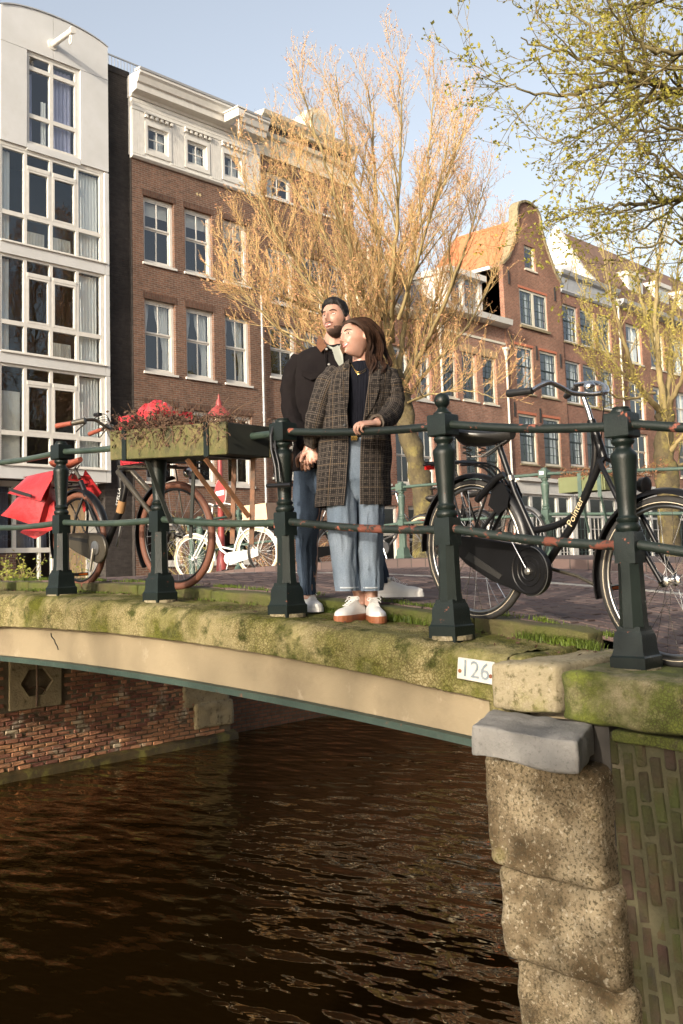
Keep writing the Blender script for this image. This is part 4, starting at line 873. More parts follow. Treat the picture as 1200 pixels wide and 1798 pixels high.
b = MB(); b.box(28.6, 29.8, YB + .15, YB + 1.5, 13.2, 14.9); b.box(28.5, 29.9, YB + .05, YB + 1.7, 14.9, 15.05); dm = b.build('dormer', M_cframe, h3); b = MB(); b.box(28.75, 29.65, YB + .13, YB + .148, 13.4, 14.75); b.build('pane', M_glass, dm)
# --- house with arched window heads
h5 = empty('red_brick_house', (34.8, YB, ZS), 'red brick house with three tall paned windows and white gutter under a dormer', 'house')
W5 = [(32.68, 33.72), (34.12, 35.15), (35.58, 36.62)]
hol = [(a_, c_, zb_, zt_) for a_, c_ in W5 for zb_, zt_ in ((9.70, 11.75), (5.9, 8.3))] + [(32.6, 34.4, 2.6, 5.1), (34.9, 36.8, 2.6, 5.1)]
wall('wall', 32.21, 37.42, 2.4, 13.2, hol, YB, .22, M_bred2, h5)
for h in hol:
    window(h5, *h, YB, M_cframe, fw=.09, sash=.035, cols=3, rows=((.45, 3), (.55, 2)), mt=.025, mm=M_munt, rec=.1, rg=rgb, gridpane=False)
    if h[2] > 5.5:
        b = MB(); c_ = (h[0] + h[1]) / 2
        b.prism([(h[0] - .12, YB - .012, h[3] + .01), (h[1] + .12, YB - .012, h[3] + .01), (h[1] + .18, YB - .012, h[3] + .26), (c_, YB - .012, h[3] + .38), (h[0] - .18, YB - .012, h[3] + .26)], (0, .011, 0)); b.build('lintel', mat('yellow_brick', (.42, .30, .17), (.34, .22, .12), 8, .9) if 'yellow_brick' not in bpy.data.materials else bpy.data.materials['yellow_brick'], h5)
interior(h5, 32.21, 37.42, 2.4, 13.1, YB, (5.5, 9))
b = MB(); b.box(32.22, 37.4, YB - .035, YB - .004, 12.45, 12.55); b.build('string_course', M_cframe, h5)
moulding(h5, 'gutter', 32.2, 37.36, YB, [(-.3, 13.2), (.2, 13.2), (.48, 13.26), (.52, 13.50), (.44, 13.50), (.40, 13.34), (-.3, 13.34)], M_wframe)
b = MB(); b.add([(32.21, YB + .1, 13.35), (37.40, YB + .1, 13.35), (37.40, YB + 2.6, 15.2), (32.21, YB + 2.6, 15.2), (37.4, YB + 7, 15.3), (32.21, YB + 7, 15.3)], [(0, 1, 2, 3), (3, 2, 4, 5)]); b.build('roof', M_slate, h5)
b = MB(); b.box(33.6, 33.8, YB + .2, YB + .4, 13.4, 15.1); b.box(34.65, 34.8, YB + .21, YB + .39, 13.4, 15.1); b.box(35.9, 36.1, YB + .2, YB + .4, 13.4, 15.1); b.box(33.5, 36.2, YB + .0, YB + 2.6, 15.1, 15.35); b.box(36.05, 36.095, YB + .4, YB + 2.4, 13.4, 15.1); b.box(33.605, 33.65, YB + .4, YB + 2.4, 13.4, 15.1); dm = b.build('dormer', M_wframe, h5)
for a_, c_ in ((33.8, 34.65), (34.8, 35.9)):
    b = MB(); b.box(a_, c_, YB + .28, YB + .29, 13.4, 15.1); b.build('pane', M_glass, dm)
b = MB(); b.box(33.66, 36.04, YB + .9, YB + .92, 13.4, 15.1); b.build('dark_room', M_int, dm)
pipe(h5, 32.55, YB, 5.0, 12.2, .05); pipe(h5, 37.30, YB, 4.0, 11.9, .05)
# --- gable house with orange tiles
hg = empty('gable_house', (39.9, YB, ZS), 'tall red brick house with curved neck gable and orange tile roof', 'house')
YG2 = YB - .05
WG = [(38.13, 39.57), (40.15, 41.62)]
hol = [(39.28, 40.22, 16.3, 17.45), (38.67, 41.02, 13.58, 15.30)] + [(a_, c_, zb_, zt_) for a_, c_ in WG for zb_, zt_ in ((10.44, 12.60), (7.24, 9.48))]
wall('wall', 37.44, 42.34, 6.65, 16.2, hol[1:], YG2, .22, M_bred, hg)
# gable shoulders and neck
gl_ = [(37.44, 16.2), (37.60, 16.32), (37.9, 16.55), (38.25, 17.1), (38.55, 17.75), (38.75, 18.4), (38.80, 18.75), (38.80, 18.95)]
gr_ = [(42.34, 16.2), (42.2, 16.32), (41.9, 16.6), (41.45, 17.3), (41.1, 17.9), (40.85, 18.5), (40.80, 18.75), (40.80, 18.95)]
top_ = [(39.8 - 1.0 * math.cos(t * math.pi / 10), 18.95 + .62 * math.sin(t * math.pi / 10)) for t in range(11)]
def gx(z, s):  # outline x at height z
    pts = gl_ if s < 0 else gr_
    for (xa_, za_), (xb_, zb_) in zip(pts[:-1], pts[1:]):
        if za_ <= z <= zb_: return xa_ + (xb_ - xa_) * (z - za_) / max(1e-6, zb_ - za_)
    t = min(1, (z - 18.95) / .62); return 39.8 + s * 1.0 * math.sqrt(max(0, 1 - t * t))
b = MB(); h0 = hol[0]
zz = [16.2, h0[2]] + [h0[2] + (h0[3] - h0[2]) * k / 6 for k in range(1, 7)] + [17.45 + (19.56 - 17.45) * k / 18 for k in range(1, 19)]
for za_, zb_ in zip(zz[:-1], zz[1:]):
    l0, l1, r0, r1 = gx(za_, -1), gx(zb_, -1), gx(za_, 1), gx(zb_, 1)
    if h0[2] - .001 <= za_ < h0[3] - .001:
        for q in (((l0, za_), (h0[0], za_), (h0[0], zb_), (l1, zb_)), ((h0[1], za_), (r0, za_), (r1, zb_), (h0[1], zb_))): b.prism([(x_, YG2, z_) for x_, z_ in q], (0, .35, 0))
    else: b.prism([(l0, YG2, za_), (r0, YG2, za_), (r1, YG2, zb_), (l1, YG2, zb_)], (0, .35, 0))
b.build('gable', M_bred, hg)
b = MB(); outl = gl_ + top_[1:-1] + gr_[::-1]
for (xa_, za_), (xb_, zb_) in zip(outl[:-1], outl[1:]): b.bar((xa_, YG2 + .15, za_ + .03), (xb_, YG2 + .15, zb_ + .03), .52, .09, up=(0, 1, 0)) if False else b.obox(((xa_ + xb_) / 2, YG2 + .15, (za_ + zb_) / 2), ((xb_ - xa_) / 2 * 1.1, 0, (zb_ - za_) / 2 * 1.1), (0, .24, 0), V((-(zb_ - za_), 0, xb_ - xa_)).normalized() * .05)
b.build('gable_trim', M_qstone, hg)
window(hg, *h0, YG2, M_cframe, fw=.08, cols=2, rows=((1, 2),), mt=.03, mm=M_munt, rec=.08, rg=rgb)
window(hg, hol[1][0], 39.83, hol[1][2], hol[1][3], YG2, M_cframe, fw=.10, sash=.035, cols=3, rows=((1, 4),), mt=.028, mm=M_munt, rec=.04, rg=rgb, sill=False, curt=[(.7, 1, 'cur')])
window(hg, 39.835, hol[1][1], hol[1][2], hol[1][3], YG2, M_cframe, fw=.10, sash=.035, cols=3, rows=((1, 4),), mt=.028, mm=M_munt, rec=.04, rg=rgb, sill=False, curt=[(.7, 1, 'cur')])
b = MB(); b.box(38.6, 41.1, YG2 - .1, YG2 + .05, 13.46, 13.578); b.build('window_sill', M_qstone, hg)
for h in hol[2:]: window(hg, *h, YG2, M_cframe, fw=.10, sash=.035, cols=3, rows=((.42, 2), (.58, 3)), mt=.028, mm=M_munt, rec=.06, rg=rgb, sillm=M_qstone, curt=[(.66, 1, 'cur')])
for h in hol[1:]:
    b = MB(); b.box(h[0] - .06, h[1] + .06, YG2 - .01, YG2 + .02, h[3] + .003, h[3] + .12); b.build('lintel', mat('bright_brick', (.50, .17, .09), (.42, .14, .08), 9, .85) if 'bright_brick' not in bpy.data.materials else bpy.data.materials['bright_brick'], hg)
for xq, zq in ((37.85, 15.6), (41.75, 15.5), (37.8, 12.6), (39.86, 12.4), (41.95, 12.3), (37.8, 9.6), (39.9, 9.5)):
    b = MB(); b.box(xq - .03, xq + .03, YG2 - .05, YG2 - .001, zq - .3, zq + .35); b.build('wall_anchor', M_black, hg)
interior(hg, 37.44, 42.34, 6.7, 16.1, YG2, (9.9, 13.1))
# orange tiled roof: real pantile ripple
b = MB(); XE, XRg, ZE, ZR = 37.42, 39.9, 16.20, 18.85
nu, nv = 150, 60
def tile(i, j):
    t = j / (nv - 1); Y = YG2 + .3 + (28.8 - YG2 - .3) * i / (nu - 1); a_ = Y / .24 * 2 * math.pi; st = (t * 17) % 1
    return (XE + (XRg - XE) * t - .02 * st, Y + (.02 * math.sin(t * 40)), ZE + (ZR - ZE) * t + .035 * math.sin(a_) + .02 * (1 - st))
b.grid(tile, nu, nv); b.add([(XRg, YG2 + .3, ZR), (42.36, YG2 + .3, ZE), (42.36, 28.8, ZE), (XRg, 28.8, ZR)], [(0, 1, 2, 3)]); b.build('roof', M_tileo, hg, smooth=60)
b = MB(); b.tube([(XRg, YG2 + .35, ZR + .03), (XRg, 28.8, ZR + .03)], .09, 8); b.build('ridge', M_tileo, hg)
b = MB(); b.prism([(37.44, 28.78, 16.2), (42.34, 28.78, 16.2), (XRg, 28.78, ZR)], (0, .2, 0)); b.box(37.44, 37.7, YG2 + .23, 28.8, 2.4, 16.1); b.build('side_wall', M_bred2, hg)
b = MB(); b.box(37.30, 37.44, YG2 + .6, 28.7, 16.02, 16.18); b.build('eaves_board', M_wframe, hg)
# --- brick house with grey parapet, white end gable behind
h7 = empty('brick_house', (45.2, YB, ZS), 'red brick house with six green paned windows and pale grey parapet', 'house')
W7 = [(42.50, 43.90), (44.15, 45.58), (45.88, 47.24)]
hol = [(a_, c_, zb_, zt_) for a_, c_ in W7 for zb_, zt_ in ((13.38, 15.24), (10.38, 12.46), (7.34, 9.38))]
wall('wall', 42.36, 48.10, 6.65, 15.75, hol, YB, .22, M_bred3, h7)
for h in hol: window(h7, *h, YB, M_gframe, fw=.10, sash=.035, cols=3, rows=((.42, 2), (.58, 3)), mt=.028, mm=M_munt, rec=.08, rg=rgb, sillm=M_qstone, curt=[(.68, 1, 'cur')] if rgb.random() < .6 else None)
interior(h7, 42.36, 48.1, 6.7, 15.7, YB, (9.9, 12.9))
moulding(h7, 'parapet', 42.37, 48.12, YB, [(-.3, 15.75), (.05, 15.75), (.12, 15.86), (.05, 15.95), (.05, 16.55), (.2, 16.65), (.26, 16.85), (.1, 16.9), (-.3, 16.95)], M_zinc)
pipe(h7, 47.98, YB, 4.0, 15.9, .05)
b = MB(); b.box(43.0, 48.0, YB + .4, YB + 6, 15.7, 16.0); b.build('flat_roof', M_slate, h7)
h8 = empty('brick_house', (55, YB, ZS), 'long red brick house at the right with brown tile roof and white end gable', 'house')
XG = 45.72
b = MB(); b.prism([(XG, 24.62, 15.9), (XG, 24.62, 17.1), (XG, 25.2, 17.85), (XG, 25.8, 18.9), (XG, 26.3, 19.95), (XG, 26.6, 20.35), (XG, 26.95, 19.95), (XG, 28.5, 17.2), (XG, 29, 15.9)], (.3, 0, 0)); b.build('end_gable', M_white, h8)
b = MB(); b.add([(XG + .3, 24.9, 17.3), (66, 24.9, 17.3), (66, 26.7, 20.2), (XG + .3, 26.7, 20.2), (66, 29, 16), (XG + .3, 29, 16)], [(0, 1, 2, 3), (3, 2, 4, 5)]); b.box(XG + .31, 66, 24.9, 25.1, 16.0, 17.29); b.build('roof', M_tileb, h8)
hol = []; X = 48.95
while X < 64: hol += [(X, X + 1.75, zb_, zt_) for zb_, zt_ in ((13.2, 15.3), (10.1, 12.2), (7.3, 9.45))]; X += 2.75
wall('wall', 48.16, 66, 6.65, 16.0, hol, YB + .04, .22, M_bred, h8)
for h in hol: window(h8, *h, YB + .04, M_cframe, fw=.10, rows=((.45, 1), (.55, 1)), rec=.1, rg=rgb, sillm=M_cframe, curt=[(.5, 1, 'cur')] if rgb.random() < .5 else None)
interior(h8, 48.2, 66, 6.7, 16, YB + .04, (9.8, 12.7))
moulding(h8, 'cornice', 48.2, 66, YB + .04, [(-.3, 16.0), (.05, 16.0), (.35, 16.2), (.4, 16.4), (-.3, 16.45)], M_zinc)
for xq in (50.2, 53.4, 56.6, 60.2):
    b = MB(); b.box(xq, xq + 1.7, YB + .35, YB + 2.6, 16.5, 18.2); b.box(xq - .12, xq + 1.82, YB + .2, YB + 2.8, 18.2, 18.42); dm = b.build('dormer', M_wframe, h8); b = MB(); b.box(xq + .2, xq + 1.5, YB + .33, YB + .348, 16.8, 18.0); b.build('pane', M_glass, dm)
# shop fronts under the gable house and its neighbours
def shop(root, X0, X1, Y, door, mfr):
    b = MB(); b.box(X0, X1, Y - .12, Y + .3, 5.9, 6.45); b.box(X0, X1, Y - .28, Y + .2, 6.451, 6.62); n = 4; b.box(X0, X0 + .18, Y - .08, Y + .2, 2.4, 5.9); b.box(X1 - .18, X1, Y - .08, Y + .2, 2.4, 5.9); b.box(X0 + .18, X1 - .18, Y - .02, Y + .1, 2.4, 2.75); f_ = b.build('shop_front', mfr, root)
    w = (X1 - X0 - .36) / n
    for k in range(n):
        a_ = X0 + .18 + k * w; b = MB(); b.box(a_, a_ + .10, Y, Y + .12, 2.75, 5.9); b.box(a_ + w - .10, a_ + w - .001, Y, Y + .12, 2.75, 5.9); b.box(a_ + .1, a_ + w - .1, Y + .005, Y + .1, 4.9, 5.0); b.box(a_ + .1, a_ + w - .1, Y + .005, Y + .1, 5.8, 5.9); b.build('shop_frame', mfr, f_)
        mu = MB()
        for q in range(1, 3): mu.box(a_ + .1 + (w - .2) * q / 3 - .015, a_ + .1 + (w - .2) * q / 3 + .015, Y + .02, Y + .05, 2.75, 4.9)
        for q in range(1, 4): mu.box(a_ + .1, a_ + w - .1, Y + .022, Y + .048, 2.75 + 2.15 * q / 4 - .015, 2.75 + 2.15 * q / 4 + .015)
        mu.build('muntin', mfr if k % 2 else M_munt, f_)
        pb = MB(); pb.box(a_ + .1, a_ + w - .1, Y + .055, Y + .06, 2.75, 5.8); pb.build('pane', M_glass2, f_)
    b = MB(); b.box(X0, X1, Y + 1.4, Y + 1.42, 2.4, 6.4); b.build('interior', M_int, f_)
shop(hg, 37.5, 42.3, YG2, 1, M_wframe); shop(h7, 42.4, 48.1, YB - .04, 1, M_gframe); shop(h8, 48.2, 57.0, YB, 1, M_wframe); shop(h8, 57.1, 66.0, YB, 1, M_wframe)

# --- row across the water, behind the camera: it stands in the window and water reflections
def plain_house(X0, w, h, m, first=None):
    Y = -15.0; ro = empty('brick_house', (X0 + w / 2, Y, 2.4), 'plain brick canal house across the water, in the row behind the viewer', 'house', 'houses across the water')
    hol = [(X0 + w * (.08 + .31 * k), X0 + w * (.30 + .31 * k), 5.6 + 3.1 * q, 7.6 + 3.1 * q) for k in range(3) for q in range(int((h - 4) / 3.1))]
    b = MB(); b.box(X0 + .01, X0 + w - .01, Y - 8, Y, 2.4, h); b.build('wall', m, ro); b = MB(); b.box(X0, X0 + w, Y - .3, Y + .35, h, h + .5); b.build('cornice', M_cframe, ro)
    for a_, c_, z0_, z1_ in hol:
        b = MB(); b.box(a_, c_, Y + .002, Y + .06, z0_, z1_); f_ = b.build('window', M_wframe, ro); b = MB(); b.box(a_ + .1, c_ - .1, Y + .061, Y + .07, z0_ + .1, z1_ - .1); b.build('pane', mat('far_pane', (.05, .06, .07), None, 5, .08) if 'far_pane' not in bpy.data.materials else bpy.data.materials['far_pane'], f_)
Xh = -34.0; rh = random.Random(4)
while Xh < 66: wd_ = rh.uniform(5, 7); plain_house(Xh, wd_, rh.uniform(13, 18), rh.choice((M_bred, M_bbrown, M_bred3))); Xh += wd_
# ---------------------------------------------------------------- trees
M_bark = mat('mossy_bark', (.115, .09, .042), (.06, .048, .028), 3, .95, bump=.03, bscale=14, layers=(((.20, .165, .05), 2.2, .52, .68), ((.05, .04, .025), 6, .56, .7)))
M_limb = mat('limb_bark', (.32, .25, .11), (.20, .15, .07), 2, .9, layers=(((.10, .08, .04), 3, .58, .72),))
M_tw1 = mat('twig_tan', (.44, .30, .13), (.36, .23, .09), 1.5, .85)
M_bud1 = mat('bud_orange', (.50, .26, .135), (.42, .20, .095), 1.2, .8)
M_tw3 = mat('twig_olive', (.36, .29, .09), (.26, .2, .07), 1.5, .85)
M_bud3 = mat('bud_green', (.42, .36, .07), (.32, .26, .05), 1.5, .8)
def leafmat(name, c1, c2):
    m, N, L, P = nodes(name); tc = N.new('ShaderNodeNewGeometry'); c = nramp(N, L, nnoise(N, L, tc.outputs['Position'], 6, 3), [(.3, c1), (.7, c2)])
    L.new(c, P.inputs['Base Color']); P.inputs['Roughness'].default_value = .6
    t = N.new('ShaderNodeBsdfTranslucent'); L.new(c, t.inputs[0]); mx = N.new('ShaderNodeMixShader'); mx.inputs[0].default_value = .4
    L.new(P.outputs[0], mx.inputs[1]); L.new(t.outputs[0], mx.inputs[2]); L.new(mx.outputs[0], N['Material Output'].inputs[0]); return m
M_leaf = leafmat('spring_leaf', (.42, .37, .06), (.26, .25, .04))
def smooth_path(pts, n):
    """Catmull-Rom through pts with n samples per span"""
    P = [V(p) for p in pts]; P = [P[0] * 2 - P[1]] + P + [P[-1] * 2 - P[-2]]; out = []
    for i in range(1, len(P) - 2):
        for k in range(n):
            t = k / n; a, b, c, d = P[i - 1], P[i], P[i + 1], P[i + 2]
            out.append(.5 * ((2 * b) + (c - a) * t + (2 * a - 5 * b + 4 * c - d) * t * t + (3 * b - a - 3 * c + d) * t ** 3))
    out.append(P[-2]); return out
class Tree:
    def __init__(s, seed, up=.25, spread=.7, l1=2.0, l2=.85, l3=.38, g1=.33, g2=.2, g3=.11, bud=.03, nb=4, tw=.0045, droop=0, leaf=False):
        s.r = random.Random(seed); s.limb = MB(); s.tw = MB(); s.bud = MB(); s.__dict__.update(up=up, spread=spread, l=(l1, l2, l3), g=(g1, g2, g3), b=bud, nb=nb, twr=tw, droop=droop, leaf=leaf)
    def leader(s, pts, r0, r1, start=.2, n=6, sides=7, spawn=True, dens=1.0, ls=1.0):
        P = smooth_path(pts, n); N = len(P)
        P = [p + V((s.r.gauss(0, 1), s.r.gauss(0, 1), s.r.gauss(0, 1))) * (.012 + .01 * r0 * 10) * (0 if i in (0, N - 1) else 1) for i, p in enumerate(P)]
        s.limb.tube(P, [r0 + (r1 - r0) * (i / (N - 1)) ** .8 for i in range(N)], sides, cap=False)
        if spawn: s.spawn(P, 0, start, r0, r1, dens, ls)
    def spawn(s, P, lv, start, r0, r1, dens=1.0, ls=1.0):
        L = sum((b - a).length for a, b in zip(P[:-1], P[1:])); R = s.r; acc = 0; nxt = L * start
        for a, b in zip(P[:-1], P[1:]):
            sl = (b - a).length
            if sl < 1e-6: continue
            d = (b - a) / sl
            while nxt < acc + sl:
                t = nxt / L; p = a + d * (nxt - acc)
                n = V((R.gauss(0, 1), R.gauss(0, 1), R.gauss(0, 1))); n = (n - d * n.dot(d)).normalized()
                dd = (d + n * s.spread * R.uniform(.7, 1.3) + V((0, 0, s.up - s.droop * lv))).normalized()
                s.branch(p, dd, s.l[lv] * R.uniform(.55, 1.1) * (1.12 - .55 * t) * (ls if lv == 0 else 1), min(max((r0 + (r1 - r0) * t) * .55, s.twr * 1.3), (.022, .010, .0055)[lv]), lv + 1)
                nxt += s.g[lv] * R.uniform(.6, 1.4) / dens
            acc += sl
    def branch(s, p, d, L, r, lv):
        R = s.r; n = (5, 4, 2)[lv - 1]; P = [p.copy()]
        for k in range(n):
            d = (d + V((R.gauss(0, .11), R.gauss(0, .11), R.gauss(.05, .1) + s.up * .25 - s.droop * .35))).normalized(); p = p + d * L / n; P.append(p.copy())
        b = s.limb if lv == 1 else s.tw
        b.tube(P, [max(s.twr * .6, r * (1 - .75 * k / n)) for k in range(n + 1)], 4 if lv == 1 else 3, cap=False)
        if lv < 3: s.spawn(P, lv, .12, r, s.twr)
        if lv >= 2:
            for k in range(s.nb if lv == 3 else s.nb):
                t = R.random(); i = min(n - 1, int(t * n)); c = P[i].lerp(P[i + 1], t * n - i) if k else P[-1]
                if s.leaf:
                    for q in range(R.choice((1, 2, 2, 3))):
                        u = (d + V((R.gauss(0, .7), R.gauss(0, .7), R.gauss(.1, .6)))).normalized() * s.b * R.uniform(.5, 1.2); w = u.cross(V((R.gauss(0, 1), R.gauss(0, 1), R.gauss(0, 1)))).normalized() * u.length * .28
                        s.bud.add([c, c + u * .5 + w, c + u, c + u * .5 - w], [(0, 1, 2, 3)])
                else:
                    u = (d * .6 + V((R.gauss(0, .6), R.gauss(0, .6), R.gauss(0, .6)))).normalized() * s.b * R.uniform(.6, 1.3); w = u.orthogonal().normalized() * u.length * .4
                    c = c + V((R.gauss(0, .02), R.gauss(0, .02), R.gauss(0, .02)))
                    s.bud.add([c - u, c + w, c + u, c - w], [(0, 1, 2, 3)])
    def make(s, root, mt, ml, mw, mb, trunk):
        if trunk: trunk.build('trunk', mt, root, smooth=70)
        s.limb.build('limbs', ml, root, smooth=70); cr = s.tw.build('crown', mw, root); s.bud.build('leaves' if s.leaf else 'buds', mb, cr)
def trunk_mb(pts, rs, n=14, amp=.1, seed=0, flare=0):
    P = smooth_path(pts, 6); N = len(P); R_ = [rs[0] + (rs[-1] - rs[0]) * i / (N - 1) for i in range(N)] if len(rs) == 2 else [rs[min(len(rs) - 1, int(i / 6))] + (rs[min(len(rs) - 1, int(i / 6) + 1)] - rs[min(len(rs) - 1, int(i / 6))]) * ((i / 6) % 1) for i in range(N)]
    b = MB(); b.tube(P, R_, n); b.v = [tuple(V(v) + V((nz(V(v) * 3 + V((seed, 0, 0))), nz(V(v) * 3 + V((0, seed, 7))), 0)) * amp) for v in b.v]; return b
# tree on the far quay behind the couple
D1 = 25.0
def q1(x, y, dd=0): return atD(x, y, D1 + dd)
g0 = q1(746, 965); t1 = empty('bare_tree', (g0.x, g0.y, ZS), 'spreading bare tree with orange buds behind the couple', 'tree', None)
tr = trunk_mb([V((g0.x, g0.y, ZS - .1)), q1(746, 930), q1(743, 880), q1(731, 810), q1(714, 750), q1(704, 700), q1(694, 650)], [.36, .30, .27, .24, .23, .22, .20], amp=.10, seed=4)
T = Tree(17, up=.27, spread=.66, l1=2.3, l2=.95, l3=.42, g1=.30, g2=.20, g3=.125, bud=.036, nb=3, tw=.0046)
lead = [([(696, 655, 0), (675, 560, .2), (664, 420, .6), (658, 280, .9), (645, 150, 1.0)], .16, .02),
        ([(690, 640, 0), (640, 520, -.6), (600, 380, -1.2), (560, 250, -1.6), (525, 150, -1.8)], .12, .015),
        ([(700, 670, 0), (712, 560, 1.0), (728, 420, 1.6), (752, 270, 2.0), (765, 140, 2.2)], .14, .015),
        ([(686, 640, 0), (610, 570, -1.5), (540, 480, -2.6), (470, 390, -3.2), (420, 320, -3.4)], .11, .015),
        ([(700, 680, 0), (620, 630, .8), (540, 600, 1.6), (470, 560, 2.2), (405, 480, 2.6)], .09, .012),
        ([(706, 690, 0), (750, 600, -1.0), (790, 510, -2.0), (822, 420, -2.6), (850, 330, -2.8)], .12, .014),
        ([(710, 700, 0), (780, 620, .6), (830, 560, 1.2), (862, 490, 1.6), (875, 420, 1.8)], .09, .012),
        ([(690, 600, 0), (690, 480, -1.6), (700, 340, -2.4), (705, 220, -2.7), (702, 130, -2.8)], .11, .013),
        ([(672, 560, 0), (632, 440, 1.6), (600, 300, 2.4), (580, 190, 2.6)], .09, .012),
        ([(664, 420, .6), (620, 300, .4), (600, 200, .2), (590, 130, .2)], .07, .012),
        ([(640, 520, -.6), (570, 420, -.4), (510, 320, 0), (475, 230, .2)], .07, .012),
        ([(728, 420, 1.6), (780, 320, 1.2), (810, 240, 1.0), (820, 200, 1.0)], .06, .011),
        ([(610, 570, -1.5), (520, 530, -2.0), (440, 500, -2.2), (385, 440, -2.2)], .06, .011),
        ([(708, 710, 0), (760, 692, -1.2), (820, 686, -2.0), (872, 700, -2.4)], .05, .01),
        ([(675, 560, .2), (700, 450, 2.6), (735, 360, 3.4), (790, 300, 3.8)], .07, .011)]
lead += [([(700, 690, 0), (640, 610, -2.4), (560, 520, -3.2), (500, 440, -3.6), (450, 330, -3.8)], .1, .012), ([(690, 640, 0), (620, 500, 2.4), (555, 380, 3.2), (520, 270, 3.4)], .1, .012),
         ([(705, 680, 0), (760, 540, 2.2), (790, 430, 3), (830, 340, 3.4)], .1, .012), ([(650, 660, .6), (570, 600, 2.8), (490, 510, 3.6), (430, 400, 3.8)], .08, .011), ([(700, 560, -2), (745, 420, -3.2), (775, 310, -3.6), (790, 220, -3.6)], .08, .011),
         ([(690, 660, 0), (600, 640, -1.5), (520, 600, -2.4), (450, 540, -2.8), (400, 520, -3)], .07, .01)]
for pts, r0, r1 in lead: T.leader([q1(*p) for p in pts], r0 * .62, r1 * .8, .10, ls=.82, dens=1.0)
T.make(t1, M_bark, M_limb, M_tw1, M_bud1, tr)
# tree at the right on the far quay
D3 = 33.0
def q3(x, y, dd=0): return atD(x, y, D3 + dd)
g0 = q3(1176, 960); t3 = empty('bare_tree', (g0.x, g0.y, ZS), 'smaller budding tree with dark trunk near the right edge', 'tree')
tr = trunk_mb([V((g0.x, g0.y, ZS - .1)), q3(1176, 920), q3(1172, 840), q3(1166, 790), q3(1168, 720)], [.36, .33, .36, .30, .27], amp=.12, seed=9)
T = Tree(8, up=.25, spread=.6, l1=2.0, l2=.95, l3=.42, g1=.42, g2=.24, g3=.14, bud=.05, nb=3, tw=.006)
for pts, r0, r1 in [([(1166, 720, 0), (1158, 640, 0), (1150, 540, .4), (1160, 440, .5), (1165, 360, .5)], .13, .02), ([(1164, 725, 0), (1125, 680, -1), (1095, 600, -2), (1070, 500, -2.4), (1055, 420, -2.6)], .12, .015),
                    ([(1170, 720, 0), (1178, 620, 1.2), (1185, 520, 2), (1200, 420, 2.2)], .12, .015), ([(1168, 730, 0), (1195, 670, -.8), (1215, 580, -1.4), (1235, 480, -1.8)], .11, .015), ([(1125, 680, -1), (1080, 640, .6), (1040, 560, 1.6), (1010, 480, 2)], .07, .012),
                    ([(1158, 640, 0), (1130, 540, 2), (1110, 450, 3), (1100, 390, 3.2)], .07, .012), ([(1170, 800, 0), (1195, 770, -.5), (1230, 720, -1)], .12, .03), ([(1172, 820, 0), (1200, 815, .5), (1240, 790, 1)], .1, .03), ([(1150, 690, -.4), (1090, 700, -1.4), (1050, 660, -2.2), (1030, 600, -2.6)], .05, .01)]:
    T.leader([q3(*p) for p in pts], r0, r1, .14, ls=.8)
T.make(t3, M_bark, M_limb, M_tw3, M_bud3, tr)
# near tree whose branches hang in at the top right
D4 = 8.0
def q4(x, y, dd=0): return atD(x, y, D4 + dd)
g0 = q4(1640, 900, 1.5); t4 = empty('overhanging_tree', (g0.x, g0.y, ZN), 'near tree with young yellow green leaves hanging in at the top right', 'tree')
tr = trunk_mb([V((g0.x, g0.y, ZN - .1)), V((g0.x, g0.y, 4.5)), V((g0.x - .1, g0.y + .1, 6.5)), V((g0.x - .2, g0.y + .2, 8.5))], [.28, .24, .2, .14], amp=.06, seed=2)
T = Tree(14, up=.05, spread=.75, l1=.85, l2=.45, l3=.20, g1=.18, g2=.15, g3=.095, bud=.038, nb=3, tw=.0020, droop=.06, leaf=True)
tk = lambda z: V((g0.x - .15, g0.y + .15, z))
for pts, r0, r1, hub in [([(1330, 190, .6), (1200, 162, .2), (1110, 125, 0), (1000, 96, -.2), (915, 66, -.3)], .045, .005, 6.0), ([(1110, 128, 0), (1050, 70, .4), (1005, 10, .6), (985, -30, .7)], .02, .005, 0),
                         ([(1190, 165, .2), (1130, 143, -.3), (1060, 148, -.5), (990, 168, -.6), (920, 160, -.7), (845, 132, -.8)], .03, .003, 0), ([(1180, 165, .2), (1110, 186, .5), (1060, 215, .7), (985, 245, .8), (915, 240, .9)], .022, .004, 0),
                         ([(1340, 330, 1), (1200, 350, .8), (1110, 357, .6), (1020, 372, .5), (955, 390, .5)], .03, .004, 5.4), ([(1310, 380, .3), (1195, 315, .1), (1145, 272, 0), (1100, 235, 0), (1060, 200, 0)], .022, .004, 0),
                         ([(1330, 30, 0), (1200, -5, -.4), (1110, 5, -.6), (1030, 25, -.8)], .03, .004, 7.0), ([(1330, 120, -.6), (1230, 95, -.8), (1150, 90, -1), (1100, 50, -1.1), (1060, -10, -1.2)], .03, .005, 6.4),
                         ([(1330, 450, .6), (1210, 430, .4), (1130, 435, .3), (1050, 470, .2)], .02, .003, 5.2), ([(1330, 250, -.4), (1230, 240, -.5), (1160, 225, -.6), (1090, 250, -.6), (1010, 300, -.6)], .022, .004, 5.8), ([(1200, 350, .8), (1130, 400, 1.2), (1050, 410, 1.4), (990, 430, 1.5)], .015, .003, 0), ([(1300, 200, 1.6), (1210, 190, 1.6), (1150, 160, 1.6), (1120, 90, 1.6), (1090, 30, 1.6)], .02, .004, 6.1)]:
    T.leader([q4(*p) for p in pts], r0, r1, .04, n=8, sides=6)
    if hub: T.leader([tk(hub), tk(hub).lerp(q4(*pts[0]), .5) + V((0, 0, .2)), q4(*pts[0])], r0 * 1.8, r0, spawn=False)
